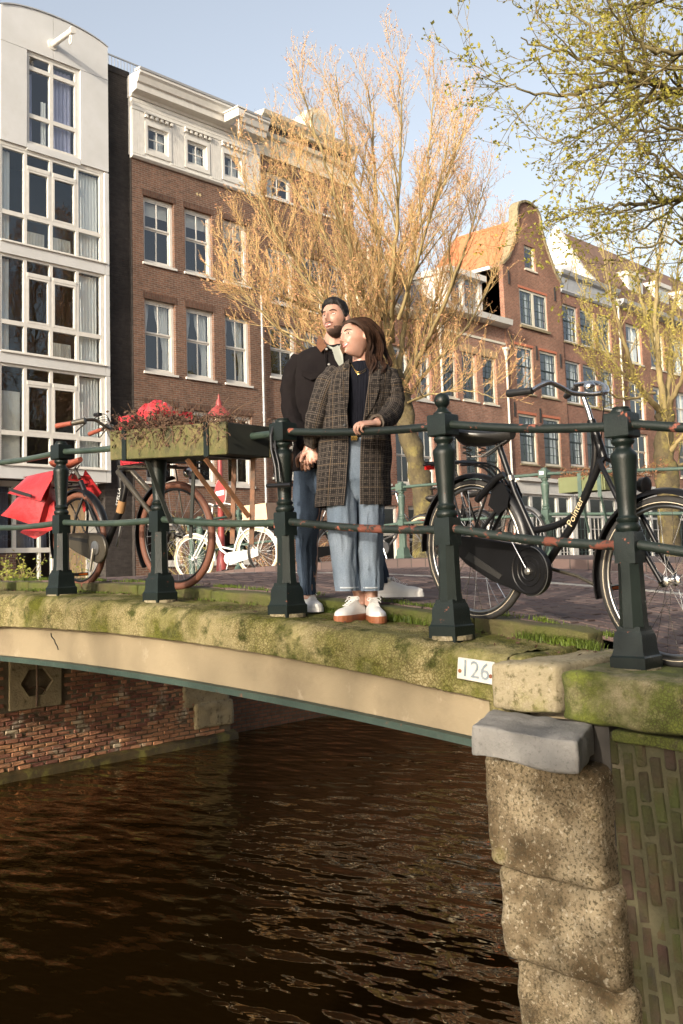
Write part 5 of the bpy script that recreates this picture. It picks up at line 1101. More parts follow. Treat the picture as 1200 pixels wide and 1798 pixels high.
T.make(t4, M_bark, mat('young_bark', (.10, .08, .035), (.16, .13, .05), 4, .9), mat('young_twig', (.22, .16, .06), (.15, .11, .04), 6, .8), M_leaf, tr)
# trees on the near quay out of frame to the left: they dapple the pier and stand in the window reflections
def shade_tree(x, y, seed, z0, h, rmax, lab, l1=1.2, nl=9, nb=5):
    t_ = empty('quay_tree', (x, y, -.2), lab, 'tree'); R = random.Random(seed)
    tr = trunk_mb([V((x, y, -.3)), V((x + .1, y, 1.6)), V((x, y + .1, z0 + .2))], [.26, .22, .16], amp=.06, seed=seed); T = Tree(seed, up=.1, spread=.8, l1=l1, l2=.7, l3=.3, g1=.3, g2=.24, g3=.16, bud=.10, nb=nb, tw=.005, leaf=True)
    for k in range(nl):
        a = k * 2.4 + R.uniform(-.3, .3); rr = rmax * R.uniform(.5, 1); hh = z0 + (h - z0) * R.uniform(.55, 1)
        T.leader([V((x, y, z0)), V((x + math.cos(a) * rr * .4, y + math.sin(a) * rr * .4, z0 + (hh - z0) * .4)), V((x + math.cos(a) * rr * .8, y + math.sin(a) * rr * .8, z0 + (hh - z0) * .75)), V((x + math.cos(a) * rr, y + math.sin(a) * rr, hh))], .09, .012, .15)
    T.make(t_, M_bark, M_limb, M_tw1, M_leaf, tr)
shade_tree(-5.0, -1.0, 31, 2.9, 5.7, 1.25, 'leafy small tree out of view to the left whose branches shade the pier')
shade_tree(-15.0, -.3, 44, 5.6, 8.6, 2.6, 'tall thin leaved tree far out of view to the left dappling the bridge edge', l1=1.6, nl=7, nb=1)
# ---------------------------------------------------------------- bicycles
M_bk = mat('black_paint', (.005, .005, .0055), (.008, .008, .009), 9, .34, spec=.3, bump=.0004, bscale=90, layers=(((.05, .045, .04), 24, .68, .76, .6),))
M_tyre = mat('black_tyre', (.018, .017, .016), (.03, .028, .026), 30, .75)
M_chrome = mat('chrome', (.62, .62, .62), (.5, .5, .5), 20, .22, metal=1, layers=(((.16, .10, .06), 26, .62, .75, .7),))
M_alu = mat('aluminium', (.5, .5, .5), (.42, .42, .42), 20, .35, metal=1)
M_rim = mat('steel_rim', (.34, .34, .34), (.25, .25, .25), 12, .35, metal=1)
M_copper = mat('copper_post', (.30, .11, .03), (.20, .065, .02), 10, .4, metal=.4)
M_leath = mat('saddle_black', (.012, .012, .012), (.02, .019, .018), 15, .35)
M_btyre = mat('brown_tyre', (.135, .05, .028), (.10, .038, .022), 12, .7)
M_brub = mat('brown_rubber', (.26, .065, .035), (.2, .05, .03), 12, .55)
M_gun = mat('gunmetal', (.05, .045, .035), (.07, .06, .045), 7, .38, metal=.3)
M_redv = mat('red_vinyl', (.40, .03, .033), (.32, .022, .026), 6, .33, bump=.012, bscale=9, spec=.6)
M_redp = mat('red_plastic', (.40, .025, .03), (.3, .02, .03), 6, .4)
M_creamt = mat('cream_tyre', (.55, .46, .30), (.45, .37, .25), 12, .75)
M_wp = mat('white_paint', (.76, .75, .70), (.66, .65, .6), 8, .4)
M_line = mat('pale_line', (.55, .48, .36), None, 5, .5)
M_brownl = mat('tan_strap', (.34, .19, .08), (.28, .15, .06), 12, .6)
M_redl = mat('red_reflector', (.5, .01, .01), None, 5, .2); M_steel = mat('dull_steel', (.30, .29, .27), (.2, .19, .18), 14, .4, metal=.8)
class Bike:
    def __init__(s, P, Fh, lean=.05, R=.36):
        s.P = V(P); f = V(Fh) - s.P; s.wb = f.length; s.f = f.normalized(); up = V((-lean, 0, 1)); up = (up - s.f * up.dot(s.f)).normalized(); s.u = up; s.n = s.f.cross(up); s.R = R
        if s.n.x > 0: s.n = -s.n
    def __call__(s, a, h, t=0): return s.P + s.f * a + s.u * (h - s.R) + s.n * t
    def px(s, x, y, t=0): d = ray(x, y); k = (s.P + s.n * t - O).dot(s.n) / d.dot(s.n); return O + d * k
def wheel(bk, root, a, h, R, tw, mt, mr, msp, line=None, nsp=32, hubr=.025, turn=0, mhub=None, seg=56, label=None):
    c = bk(a, h); n = (bk.n * math.cos(turn) + bk.f * math.sin(turn)).normalized(); f = (bk.f * math.cos(turn) - bk.n * math.sin(turn)).normalized(); u = bk.u
    def ring(r, off, tr, k, sd=seg):
        b = MB(); b.tube([c + n * off + (f * math.cos(2 * math.pi * i / sd) + u * math.sin(2 * math.pi * i / sd)) * r for i in range(sd)], tr, k, closed=True); return b
    w = empty('wheel', c, None, None) if False else ring(R - tw, 0, tw, 10).build('wheel', mt, root, smooth=80)
    ring(R - 2 * tw - .006, 0, .010, 8).build('rim', mr, w, smooth=80)
    if line:
        for sgn in (-1, 1): ring(R - 1.45 * tw, sgn * tw * .88, .0022, 4).build('sidewall_line', line, w)
    b = MB(); b.lathe([(hubr * .5, -.05), (hubr, -.045), (hubr, -.035), (hubr * .6, -.03), (hubr * .6, .03), (hubr, .035), (hubr, .045), (hubr * .5, .05)], c, 12, n); b.build('hub', mhub or msp, w, smooth=40)
    b = MB()
    for i in range(nsp):
        t0 = 2 * math.pi * i / nsp; t1 = t0 + (.55 if (i // 2) % 2 else -.55); sg = .032 if i % 2 else -.032
        b.tube([c + n * sg + (f * math.cos(t1) + u * math.sin(t1)) * hubr, c + (f * math.cos(t0) + u * math.sin(t0)) * (R - 2 * tw - .006)], .0013, 4, cap=False)
    tag(b.build('spokes', msp, w), kind='stuff'); return w
def fender(bk, root, a, h, r, w, a0, a1, m, name='fender', thick=.012, n=30, turn=0):
    c = bk(a, h); nn = (bk.n * math.cos(turn) + bk.f * math.sin(turn)).normalized(); f = (bk.f * math.cos(turn) - bk.n * math.sin(turn)).normalized(); b = MB(); pr = [(-w, -.016), (-w * .75, .0), (0, thick * .7), (w * .75, 0), (w, -.016)]
    b.grid(lambda i, j: c + (f * math.cos(rad(a0 + (a1 - a0) * j / n)) + bk.u * math.sin(rad(a0 + (a1 - a0) * j / n))) * (r + pr[i][1]) + nn * pr[i][0], 5, n + 1); return b.build(name, m, root, smooth=70)
def tubes(root, name, m, *items, n=10):
    b = MB()
    for pts, r in items: b.tube(pts, r, n)
    return b.build(name, m, root, smooth=60)
def saddle(bk, root, back, nose, h, m, springs=True, wid=.11):
    b = MB(); L = nose - back; n = 14
    def P(i, j):
        t = j / n; s_ = back + L * t; w = wid * (1 - t) ** 1.1 * (.9 + .25 * math.sin(min(1, t * 2.2) * math.pi)) + .022 + (.0 if t > .06 else -.03); a_ = math.pi * 2 * i / 16
        hh = h + .015 * (1 - t) ** 2 + .01 * t - .012 * math.sin(t * math.pi)
        z = .02 * math.sin(a_) if math.sin(a_) > 0 else (.085 if wid > .105 else .055) * (1 - .6 * t) * math.sin(a_)
        return bk(s_, hh + z, w * math.cos(a_))
    b.grid(P, 16, n + 1, closed_u=True); b.add([P(i, 0) for i in range(16)], [tuple(range(16))]); b.add([P(i, n) for i in range(16)], [tuple(range(15, -1, -1))]); sd = b.build('saddle', m, root, smooth=60)
    if springs:
        for t in (-.055, .055):
            b = MB(); b.tube([bk(back + .05 + .022 * math.cos(k * .9), h - .035 - .004 * k, t + .022 * math.sin(k * .9)) for k in range(22)], .004, 5); b.build('spring', M_steel if m is M_leath else M_gun, sd)
        tubes(sd, 'saddle_rails', M_steel, ([bk(back + .05, h - .12, .055), bk(back + .12, h - .115, .02), bk(nose - .03, h - .03, .01)], .005), ([bk(back + .05, h - .12, -.055), bk(back + .12, h - .115, -.02), bk(nose - .03, h - .03, -.01)], .005), n=6)
    return sd
def pedal(bk, root, a, h, t, m, refl=True):
    b = MB(); c = bk(a, h, t)
    for sg in (-1, 1): b.obox(c + bk.f * .032 * sg, bk.f * .008, bk.n * .045, bk.u * .011)
    b.obox(c, bk.f * .03, bk.n * .012, bk.u * .008)
    p = b.build('pedal', m, root)
    if refl: b = MB(); b.obox(c + bk.f * .0415, bk.f * .0015, bk.n * .035, bk.u * .006); b.obox(c - bk.f * .0415, bk.f * .0015, bk.n * .035, bk.u * .006); b.build('reflector', mat('amber', (.55, .12, .02), None, 5, .25) if 'amber' not in bpy.data.materials else bpy.data.materials['amber'], p)
    return p
# --- black roadster at the right
B = Bike((4.27, 3.048, 3.059), (4.08, 1.927, 2.892))
rb = empty('bicycle', (4.27, 2.5, 2.6), 'black roadster bicycle leaning on the railing right of the ball topped post', 'bicycle')
wb = B.wb
wheel(B, rb, 0, .36, .36, .019, M_tyre, M_rim, M_chrome, line=M_line, mhub=M_bk); wheel(B, rb, wb, .36, .36, .019, M_tyre, M_rim, M_chrome, line=M_line, mhub=M_chrome)
fender(B, rb, 0, .36, .385, .034, 8, 188, M_bk, 'rear_fender'); fender(B, rb, wb, .36, .385, .032, 52, 200, M_bk, 'front_fender')
C3 = [(.735, .973), (.745, .89), (.735, .793), (.70, .69), (.64, .60), (.571, .555), (.48, .52), (.40, .50)]
tubes(rb, 'frame', M_bk, ([B(.145, .905), B(.264, .67), B(.417, .44), B(.455, .317)], .0155), ([B(*p) for p in smooth_path([(*p, 0) for p in C3], 3)] if False else [B(p.x, p.y) for p in smooth_path([V((a_, h_, 0)) for a_, h_ in C3], 3)], .0165), ([B(.78, .86), B(.62, .54), B(.455, .317)], .0185), ([B(.715, 1.03), B(.79, .865)], .020),
      ([B(.264, .70), B(.12, .52, .035), B(0, .36, .06)], .009), ([B(.264, .70), B(.12, .52, -.035), B(0, .36, -.06)], .009), ([B(.455, .317, 0), B(.3, .33, -.05), B(0, .36, -.06)], .011), ([B(.56, .56), B(.635, .56)], .010))
for sg in (-1, 1): 
    tubes(rb, 'fork', M_bk, ([B(.79, .865, .0), B(.805, .845, .045 * sg), B(.93, .665, .052 * sg), B(1.07, .46, .055 * sg), B(wb, .36, .055 * sg)], .0115))
    tubes(rb, 'fender_stay', M_bk, ([B(0, .36, .062 * sg), B(-.13, .66, .045 * sg), B(-.15, .73, .035 * sg)], .006), ([B(0, .36, .062 * sg), B(.10, .60, .05 * sg), B(.13, .71, .035 * sg)], .006), n=6)
tubes(rb, 'seat_post', M_copper, ([B(.143, .91), B(.225, .745)], .0135)); tubes(rb, 'seat_clamp', M_steel, ([B(.228, .75), B(.238, .727)], .02))
saddle(B, rb, -.07, .24, .955, M_leath)
b = MB()
for t in (-.055, 0, .055): b.tube([B(-.345, .775, t), B(-.16, .805, t), B(.02, .80, t), B(.10, .78, t * .8), B(.20, .70, t * .4)], .006, 6)
for a_ in (-.33, -.2, -.06, .04): b.tube([B(a_, .79, -.06), B(a_, .79, .06)], .005, 6)
for t in (-.06, .06): b.tube([B(-.25, .79, t), B(0, .40, t * 1.1)], .006, 6)
rk = b.build('luggage_rack', M_bk, rb, smooth=60); b = MB(); b.obox(B(-.36, .765), B.f * .006, B.n * .03, B.u * .015); b.build('reflector', M_redl, rk)
# coat guard with ring lock
b = MB(); 
for sg in (-1, 1):
    b.prism([B(.13, .60, .045 * sg), B(.20, .56, .045 * sg), B(.26, .60, .045 * sg), B(.27, .66, .045 * sg), B(.23, .72, .045 * sg), B(.16, .70, .045 * sg)], B.n * .004)
b.build('coat_guard', M_bk, rb)
tubes(rb, 'ring_lock', M_bk, ([B(.06, .62, .055), B(.12, .67, .06), B(.2, .74, .06), B(.235, .76, .05)], .017)); 
# chain case: rounded slab from the crank to the rear hub
b = MB(); prof = [B(.447 + .118 * math.cos(rad(a_)), .317 + .118 * math.sin(rad(a_)), .055) for a_ in range(-100, 101, 10)] + [B(.10, .438, .055), B(-.06, .43, .055), B(-.10, .405, .055), B(-.085, .36, .055), B(.02, .295, .055), B(.2, .235, .055)]
b.prism(prof, B.n * .035); cc = b.build('chain_case', M_bk, rb, bevel=.006)
b = MB()
for r_ in (.104, .07, .045): b.tube([B(.447 + r_ * math.cos(t * .25), .317 + r_ * math.sin(t * .25), .091) for t in range(26)], .0035, 5)
b.build('case_rings', M_bk, cc, smooth=60)
tubes(cc, 'case_edge', M_alu, ([B(.447 + .1175 * math.cos(rad(a_)), .317 + .1175 * math.sin(rad(a_)), .092) for a_ in range(-95, 86, 10)], .0022), n=5)
b = MB(); b.prism([B(.02, .325, .091), B(.26, .252, .091), B(.28, .275, .091), B(.05, .36, .091)], B.n * .003); b.build('case_window', mat('case_dull', (.015, .014, .013), None, 5, .6), cc)
tubes(rb, 'crank', M_chrome, ([B(.447, .317, .10), B(.36, .43, .105), B(.32, .475, .105)], .0035), n=8); tubes(rb, 'crank', M_gun, ([B(.447, .317, -.06), B(.60, .30, -.075), B(.72, .268, -.08)], .009)); b = MB(); b.lathe([(.018, 0), (.018, .02), (.010, .026)], B(.447, .317, .085), 10, B.n); b.build('crank_axle', M_steel, rb)
pedal(B, rb, .745, .268, -.13, M_bk); pedal(B, rb, .305, .48, .15, M_bk)
tubes(rb, 'stem', M_chrome, ([B(.715, 1.03), B(.70, 1.07), B(.668, 1.135), B(.66, 1.15)], .0125))
hp = [B.px(935, 686, .25), B.px(950, 677, .21), B.px(966, 672, .17), B.px(985, 680, .11), B.px(1004, 690, .06), B.px(1030, 692, 0), B.px(1060, 690, -.06), B.px(1066, 684, -.12), B.px(1060, 676, -.18), B.px(1040, 672, -.22), B.px(1010, 676, -.26)]
tubes(rb, 'handlebar', M_chrome, (smooth_path(hp, 4), .0115)); tubes(rb, 'grip', M_leath, ([B.px(893, 691, .27), B.px(897, 690.5, .27), B.px(935, 686, .25)], [.0185, .0175, .0155]), n=12); tubes(rb, 'grip', M_leath, ([B.px(1012, 682, -.25), B.px(994, 696, -.28)], .0155))
tubes(rb, 'brake_lever', M_chrome, ([B.px(1060, 690, -.05), B.px(1060, 678, -.1), B.px(1045, 672, -.12), B.px(1028, 680, -.14)], .006), n=6)
b = MB(); c_ = B.px(1035, 678, -.02); b.lathe([(.004, .022), (.018, .018), (.026, .006), (.027, 0), (.026, -.006), (.004, -.008)], c_, 14, (B.u + B.n * .4)); b.build('bell', M_chrome, rb, smooth=60)
tubes(rb, 'brake_cable', M_bk, (smooth_path([B.px(1055, 686, -.06), B(.80, 1.13, .02), B(.80, .98, .03), B(.79, .86, .03)], 5), .003), n=5)
b = MB(); b.lathe([(.012, -.05), (.03, -.03), (.038, 0), (.034, .004)], B(1.02, .755, 0), 14, B.f); b.bar(B(.9, .72, 0), B(1.02, .745, 0), .03, .006); b.build('headlamp', M_bk, rb, smooth=50)
place_text(text_mesh('frame_lettering', 'Pointer', .062, mat('gold_decal', (.62, .5, .3), None, 5, .45), .0004), 'frame_lettering', rb, B(.655, .605, .0195), (B.f * .60 + B.u * .80), (B.u * .60 - B.f * .80)) if False else None
dv = (B(.78, .86) - B(.62, .54)).normalized(); place_text(text_mesh('frame_lettering', 'Pointer', .050, mat('gold_decal', (.62, .5, .3), None, 5, .45), .0004), 'frame_lettering', rb, B(.655, .61, .0195), dv, B.n.cross(dv))
# --- black bicycle with red panniers at the left
A = Bike((4.27, 6.70, 3.255), (4.25, 5.476, 3.238))
ra = empty('bicycle', (4.26, 6.1, 2.9), 'black bicycle with brown tyres and red panniers behind the left railing', 'bicycle')
wa = A.wb; tn = .10
wheel(A, ra, .02, .36, .36, .022, M_btyre, M_bk, M_alu, mhub=M_gun); wheel(A, ra, wa, .36, .365, .024, M_btyre, M_bk, M_alu, mhub=M_gun, turn=tn)
fender(A, ra, .02, .36, .385, .034, 20, 200, M_bk, 'rear_fender'); fender(A, ra, wa, .36, .395, .032, 92, 212, M_bk, 'front_fender', turn=tn)
tubes(ra, 'frame', M_bk, ([A(.58, .95), A(.645, .84)], .024), ([A(.60, .87), A(.61, .70), A(.55, .52), A(.42, .36), A(.37, .30)], .026), ([A(.63, .85), A(.66, .72), A(.585, .55), A(.47, .42)], .022), ([A(.37, .30), A(.30, .42), A(.128, .712), A(.07, .80)], .021), ([A(.128, .72), A(.07, .54, .05), A(.02, .36, .06)], .010), ([A(.128, .72), A(.07, .54, -.05), A(.02, .36, -.06)], .010), ([A(.37, .30), A(.02, .36, -.06)], .012))
for sg in (-1, 1): tubes(ra, 'fork', M_gun, ([A(.64, .84), A(.66, .83, .06 * sg), A(.85, .68, .065 * sg), A(1.0, .55, .065 * sg), A(wa, .36, .062 * sg)], [.02, .02, .021, .017, .014]))
b = MB(); b.bar(A(.56, .55, .03), A(.63, .60, .03), .07, .07); b.build('chain_strap', M_brownl, ra, bevel=.006) if False else None
b = MB(); b.tube([A(.575, .545), A(.61, .625)], .031, 12); b.build('frame_strap', M_brownl, ra, smooth=50)
tubes(ra, 'seat_post', M_gun, ([A(.06, .82), A(-.0, .90)], .014)); saddle(A, ra, -.20, .08, .955, M_brub, wid=.10)
b = MB(); prof = [A(.37 + .125 * math.cos(rad(a_)), .297 + .11 * math.sin(rad(a_)), .055) for a_ in range(-90, 91, 12)] + [A(.1, .415, .055), A(-.07, .405, .055), A(-.095, .375, .055), A(-.06, .335, .055), A(.1, .27, .055)]
b.prism(prof, A.n * .03); cc = b.build('chain_case', M_gun, ra, bevel=.006)
b = MB(); b.prism([A(-.02, .375, .086), A(.27, .335, .086), A(.27, .365, .086), A(-.02, .395, .086)], A.n * .002); b.build('case_slot', M_black, cc)
b = MB(); b.lathe([(.052, 0), (.052, .008), (.02, .012)], A(.37, .297, .086), 20, A.n); b.build('motor_cover', M_alu, cc, smooth=40)
tubes(ra, 'crank', M_alu, ([A(.37, .297, .105), A(.33, .13, .115)], [.013, .010])); pedal(A, ra, .27, .115, .16, M_gun); tubes(ra, 'crank', M_alu, ([A(.37, .297, -.1), A(.42, .46, -.11)], .011))
tubes(ra, 'stem', M_gun, ([A(.58, .95), A(.50, 1.10), A(.44, 1.19)], .016))
tubes(ra, 'handlebar', M_gun, (smooth_path([A.px(124, 743, .27), A.px(146, 738, .22), A.px(168, 738, .12), A.px(190, 752, .02), A.px(198, 748, -.08), A.px(190, 748, -.18), A.px(180, 753, -.24)], 4), .0115))
tubes(ra, 'grip', M_brub, ([A.px(100, 748, .30), A.px(127, 743, .27)], [.019, .016]), n=12); tubes(ra, 'grip', M_brub, ([A.px(158, 762, -.30), A.px(181, 753, -.24)], [.018, .015]), n=12); tubes(ra, 'shifter', M_gun, ([A.px(128, 743, .27), A.px(150, 738, .22)], [.02, .022]), n=12)
tubes(ra, 'brake_lever', M_gun, ([A.px(152, 742, .2), A.px(140, 752, .24), A.px(134, 758, .27)], .005), ([A.px(190, 752, -.16), A.px(180, 762, -.2), A.px(176, 768, -.22)], .005), n=6)
for k in range(4): tubes(ra, 'brake_cable', M_bk, (smooth_path([A.px(160 + 6 * k, 738, .15 - .08 * k), A.px(186 + 3 * k, 728 + 6 * k, .05), A.px(203, 770 + 6 * k, .0), A(.60, .9 - .02 * k, .02)], 5), .0028), n=5)
b = MB(); b.obox(A.px(172, 728, .05), A.f * .03, A.n * .02, A.u * .012); b.build('display', M_bk, ra, bevel=.004)
dv = (A(.61, .70) - A(.545, .515)).normalized(); place_text(text_mesh('frame_lettering', 'STELLA', .042, mat('silver_decal', (.6, .6, .58), None, 5, .4), .0004), 'frame_lettering', ra, A(.60, .655, .0265), dv, A.n.cross(dv))
# rear rack and panniers
b = MB()
for t in (-.07, .07): b.tube([A(-.45, .76, t), A(.06, .78, t)], .007, 6); b.tube([A(-.3, .77, t), A(.02, .38, t)], .006, 6)
for a_ in (-.44, -.25, -.05): b.tube([A(a_, .765, -.07), A(a_, .765, .07)], .006, 6)
b.build('luggage_rack', M_bk, ra)
pn = empty('pannier_bag', A(-.3, .5), 'double red vinyl pannier bag with dark strap on the left bicycle', 'bag')
def sheet(pts, d, name, parent, m=M_redv, nu=9, nv=9, amp=.012, seed=0, thick=.004):
    """bulging quad between four corners (ccw), pushed out along d in the middle"""
    a_, b_, c_, e_ = [V(p) for p in pts]; mb = MB()
    def P(i, j, o=0):
        u, v = i / (nu - 1), j / (nv - 1); p = (a_ * (1 - u) + b_ * u) * (1 - v) + (e_ * (1 - u) + c_ * u) * v
        return p + V(d) * math.sin(math.pi * u) ** .6 * math.sin(math.pi * v) ** .6 + V(d).normalized() * (amp * nz(p * 9 + V((seed, 0, 0))) + o)
    mb.grid(lambda i, j: P(i, j), nu, nv); mb.grid(lambda i, j: P(nu - 1 - i, j, -thick), nu, nv); return mb.build(name, m, parent, smooth=70)
nrm = A.n; p = lambda x, y, t: A.px(x, y, t)
# near bag: front face, sides, flap hanging over
f0, f1, f2, f3 = p(2, 905, .24), p(66, 924, .20), p(94, 838, .12), p(38, 866, .17)
sheet((f0, f1, f2, f3), nrm * .03, 'bag_front', pn); sheet((p(66, 924, .20), p(100, 905, .04), p(98, 830, .02), p(93, 836, .12)), (nrm * .3 + A.f * 1).normalized() * .01, 'bag_side', pn, seed=3)
sheet((p(35, 935, .19), p(62, 946, .17), p(100, 926, .10), p(95, 880, .10)), nrm * .012, 'bag_bottom', pn, seed=5, amp=.006)
sheet((p(14, 866, .26), p(72, 880, .225), p(96, 826, .10), p(48, 836, .13)), nrm * .015, 'bag_flap', pn, seed=7)
b = MB(); q0_, q1_ = p(19, 859, .275), p(58, 871, .25); dd = (q1_ - q0_); b.obox((q0_ + q1_) / 2 + nrm * .012, dd / 2, A.u * .012, nrm * .003); b.build('reflective_strap', M_black, pn)
sheet((p(150, 825, -.06), p(180, 865, -.16), p(150, 900, -.14), p(138, 860, -.06)), nrm * -.02, 'far_bag', pn, seed=9)
sheet((p(40, 838, .12), p(94, 826, .09), p(160, 838, -.08), p(150, 845, -.1)), A.u * .01, 'bag_bridge', pn, seed=11, amp=.004)
# front carrier with red crate
b = MB()
for t in (-.14, 0, .14): b.tube([A(.78, .86, t), A(1.36, .80, t)], .007, 6)
for a_ in (.80, 1.07, 1.34): b.tube([A(a_, .84, -.15), A(a_, .84, .15)], .007, 6)
for t in (-.075, .075): b.tube([A(1.15, .82, t), A(wa, .38, t)], .0065, 6)
fr_ = b.build('front_carrier', M_gun, ra); b = MB(); b.lathe([(.015, -.03), (.032, -.01), (.034, .02), (.03, .024)], A(1.38, .77), 14, A.f); b.build('headlamp', M_chrome, ra, smooth=50)
cr = empty('red_crate', A(1.07, .85), 'red plastic crate on the left bicycle half hidden by the mossy flower box', 'crate')
def slat(c, a_, b_, d_): m_ = MB(); m_.obox(c, a_, b_, d_); return m_
W_, L_, H2 = .15, .21, .34; cbase = A(1.05, .86)
for sg in (-1, 1):
    for k in range(5):
        slat(cbase + A.n * W_ * sg + A.u * (.03 + k * .072), A.f * L_, A.n * .006, A.u * .018).build('slat', M_redp, cr); slat(cbase + A.f * (L_ - .008) * sg + A.u * (.03 + k * .072), A.f * .006, A.n * (W_ - .008), A.u * .018).build('slat', M_redp, cr)
    for k in range(5): slat(cbase + A.n * (W_ + .004) * sg + A.f * (-L_ + L_ * k / 2) * .97 + A.u * .17, A.f * .008, A.n * .004, A.u * .17).build('upright', M_redp, cr)
slat(cbase + A.u * .008, A.f * L_, A.n * W_, A.u * .006).build('base', M_redp, cr)
for k, (da, dh) in enumerate(((.02, .40), (-.08, .385), (.10, .37))):     # red cloth spilling over the top of the crate
    b = MB(); c_ = cbase + A.f * da + A.u * dh; b.grid(lambda i, j: c_ + (A.f * (.09 * math.cos(i * .63)) + A.n * (.11 * math.sin(i * .63))) * (j / 5) * (1 + .35 * nz((i, j, k))) + A.u * (.035 - .02 * j * j / 5 + .025 * nz((i * 1.7, j * 1.3, k + 4))), 10, 6, closed_u=True); b.build('cloth', M_redv, cr)
# --- parked bicycles at the far railing
def simple_bike(P, Fh, cols, label, group=None, R=.35, tw=.018, lean=.06, basket=False):
    mf, mt, ms = cols; k = Bike(P, Fh, lean, R); w = k.wb; ro = empty('bicycle', V(P) - V((0, 0, R)), label, 'bicycle', group)
    for a_ in (0, w): wheel(k, ro, a_, R, R, tw, mt, ms, ms, nsp=24, seg=36)
    fender(k, ro, 0, R, R + .02, .03, 15, 190, mf, 'rear_fender', n=16); fender(k, ro, w, R, R + .02, .03, 40, 190, mf, 'front_fender', n=16)
    tubes(ro, 'frame', mf, ([k(w * .17, .84), k(w * .40, .30)], .016), ([k(w * .66, .92), k(w * .70, .78)], .02), ([k(w * .66, .82), k(w * .55, .48), k(w * .35, .42)], .016), ([k(w * .69, .76), k(w * .56, .44), k(w * .40, .30)], .018), ([k(w * .40, .30), k(0, R, .05)], .010), ([k(w * .40, .30), k(0, R, -.05)], .010), ([k(w * .22, .70), k(0, R, .05)], .009), ([k(w * .22, .70), k(0, R, -.05)], .009), n=8)
    for sg in (-1, 1): tubes(ro, 'fork', mf, ([k(w * .70, .78, .03 * sg), k(w * .86, .55, .045 * sg), k(w, R, .05 * sg)], .011), n=8)
    tubes(ro, 'seat_post', ms, ([k(w * .17, .84), k(w * .13, .93)], .013), n=6); saddle(k, ro, -.04, .22, .97, M_leath, springs=False)
    tubes(ro, 'stem', ms, ([k(w * .66, .92), k(w * .63, 1.08)], .012), n=6); tubes(ro, 'handlebar', ms, (smooth_path([k(w * .44, 1.08, .27), k(w * .56, 1.12, .2), k(w * .63, 1.09, .04), k(w * .63, 1.09, -.04), k(w * .56, 1.12, -.2), k(w * .44, 1.08, -.27)], 3), .011), n=8)
    for sg in (-1, 1): tubes(ro, 'grip', M_leath, ([k(w * .35, 1.07, .28 * sg), k(w * .45, 1.08, .27 * sg)], .015), n=8)
    b = MB(); pr_ = [k(w * .40 + .09 * math.cos(rad(a_)), .30 + .09 * math.sin(rad(a_)), .05) for a_ in range(-90, 91, 18)] + [k(-.05, R + .05, .05), k(-.05, R - .05, .05)]; b.prism(pr_, k.n * .03); b.build('chain_case', mf, ro)
    tubes(ro, 'crank', ms, ([k(w * .4, .30, .09), k(w * .4 + .05, .15, .1)], .01), n=6); pedal(k, ro, w * .4 + .05, .14, .14, M_bk, False); pedal(k, ro, w * .4 - .05, .46, -.14, M_bk, False)
    b = MB()
    for t in (-.06, 0, .06): b.tube([k(-.33, R + .40, t), k(w * .18, R + .42, t)], .006, 5)
    for t in (-.06, .06): b.tube([k(-.2, R + .40, t), k(0, R, t)], .006, 5)
    b.build('luggage_rack', mf if mf is not M_wp else M_wp, ro); b = MB(); b.obox(k(-.36, R + .33), k.f * .01, k.n * .03, k.u * .02); b.build('reflector', M_redl, ro)
    if basket:
        b = MB(); c_ = k(-.1, R + .56)
        for sg in (-1, 1): b.obox(c_ + k.n * .15 * sg, k.f * .2, k.n * .01, k.u * .12); b.obox(c_ + k.f * .19 * sg, k.f * .01, k.n * .14, k.u * .12)
        b.obox(c_ - k.u * .115, k.f * .18, k.n * .14, k.u * .005); b.build('basket', mat('peach_crate', (.65, .42, .27), None, 5, .6), ro)
    return ro
def gz(p): return fz(p.y) - .0
def onray(x, d_): p = atD(x, 985, d_); return p
def rear_front(xr, xf, dr, df, R=.35):
    a_, c_ = onray(xr, dr), onray(xf, df); a_.z = fz(a_.y) - .11 + R; c_.z = fz(c_.y) - .11 + R; d_ = (c_ - a_); c_ = a_ + d_.normalized() * 1.08; return a_, c_
simple_bike(*rear_front(453, 378, 14.6, 14.9), (M_wp, M_creamt, M_wp), 'white bicycle with cream tyres and peach crate seen under the flower box', basket=True)
M_gb = mat('dark_grey_paint', (.05, .05, .052), None, 6, .35)
simple_bike(*rear_front(640, 715, 14.9, 14.4), (M_gb, M_creamt, M_alu), 'dark bicycle with pale cream tyres right of the couple\'s legs')
simple_bike(*rear_front(590, 545, 15.2, 15.0), (M_bk, M_tyre, M_alu), 'dark bicycle half hidden behind the couple\'s legs')
simple_bike(*rear_front(836, 905, 13.6, 12.9), (M_steel, M_tyre, M_alu), 'silver grey bicycle seen through the rear wheel of the black roadster')
simple_bike(*rear_front(770, 818, 14.3, 13.7), (M_bk, M_tyre, M_alu), 'black bicycle parked at the far railing behind the ball topped post')
# ---------------------------------------------------------------- street furniture
lp = empty('lamp_post', (0, 0, 0), 'dark red lamp post with a lantern behind the flower box', 'lamp post'); DL = 17.5
M_lred = mat('dark_red_paint', (.26, .045, .04), (.2, .035, .03), 6, .45)
g_ = atD(390, 985, DL); lp.location = (g_.x, g_.y, ZS); c0 = V((g_.x, g_.y, 0)); zt = atD(388, 700, DL).z
b = MB(); b.lathe([(.16, ZS), (.16, ZS + .25), (.11, ZS + .3), (.09, ZS + .7), (.06, ZS + .8), (.055, ZS + 1.9), (.07, ZS + 1.92), (.07, ZS + 1.97), (.045, ZS + 2.0), (.04, zt - .75), (.07, zt - .72), (.07, zt - .66)], c0, 14); b.build('pole', M_lred, lp, smooth=40)
b = MB(); b.lathe([(.10, zt - .66), (.18, zt - .30), (.19, zt - .28)], c0, 6); b.build('lantern_glass', glassmat('lantern_glass', .1), lp)
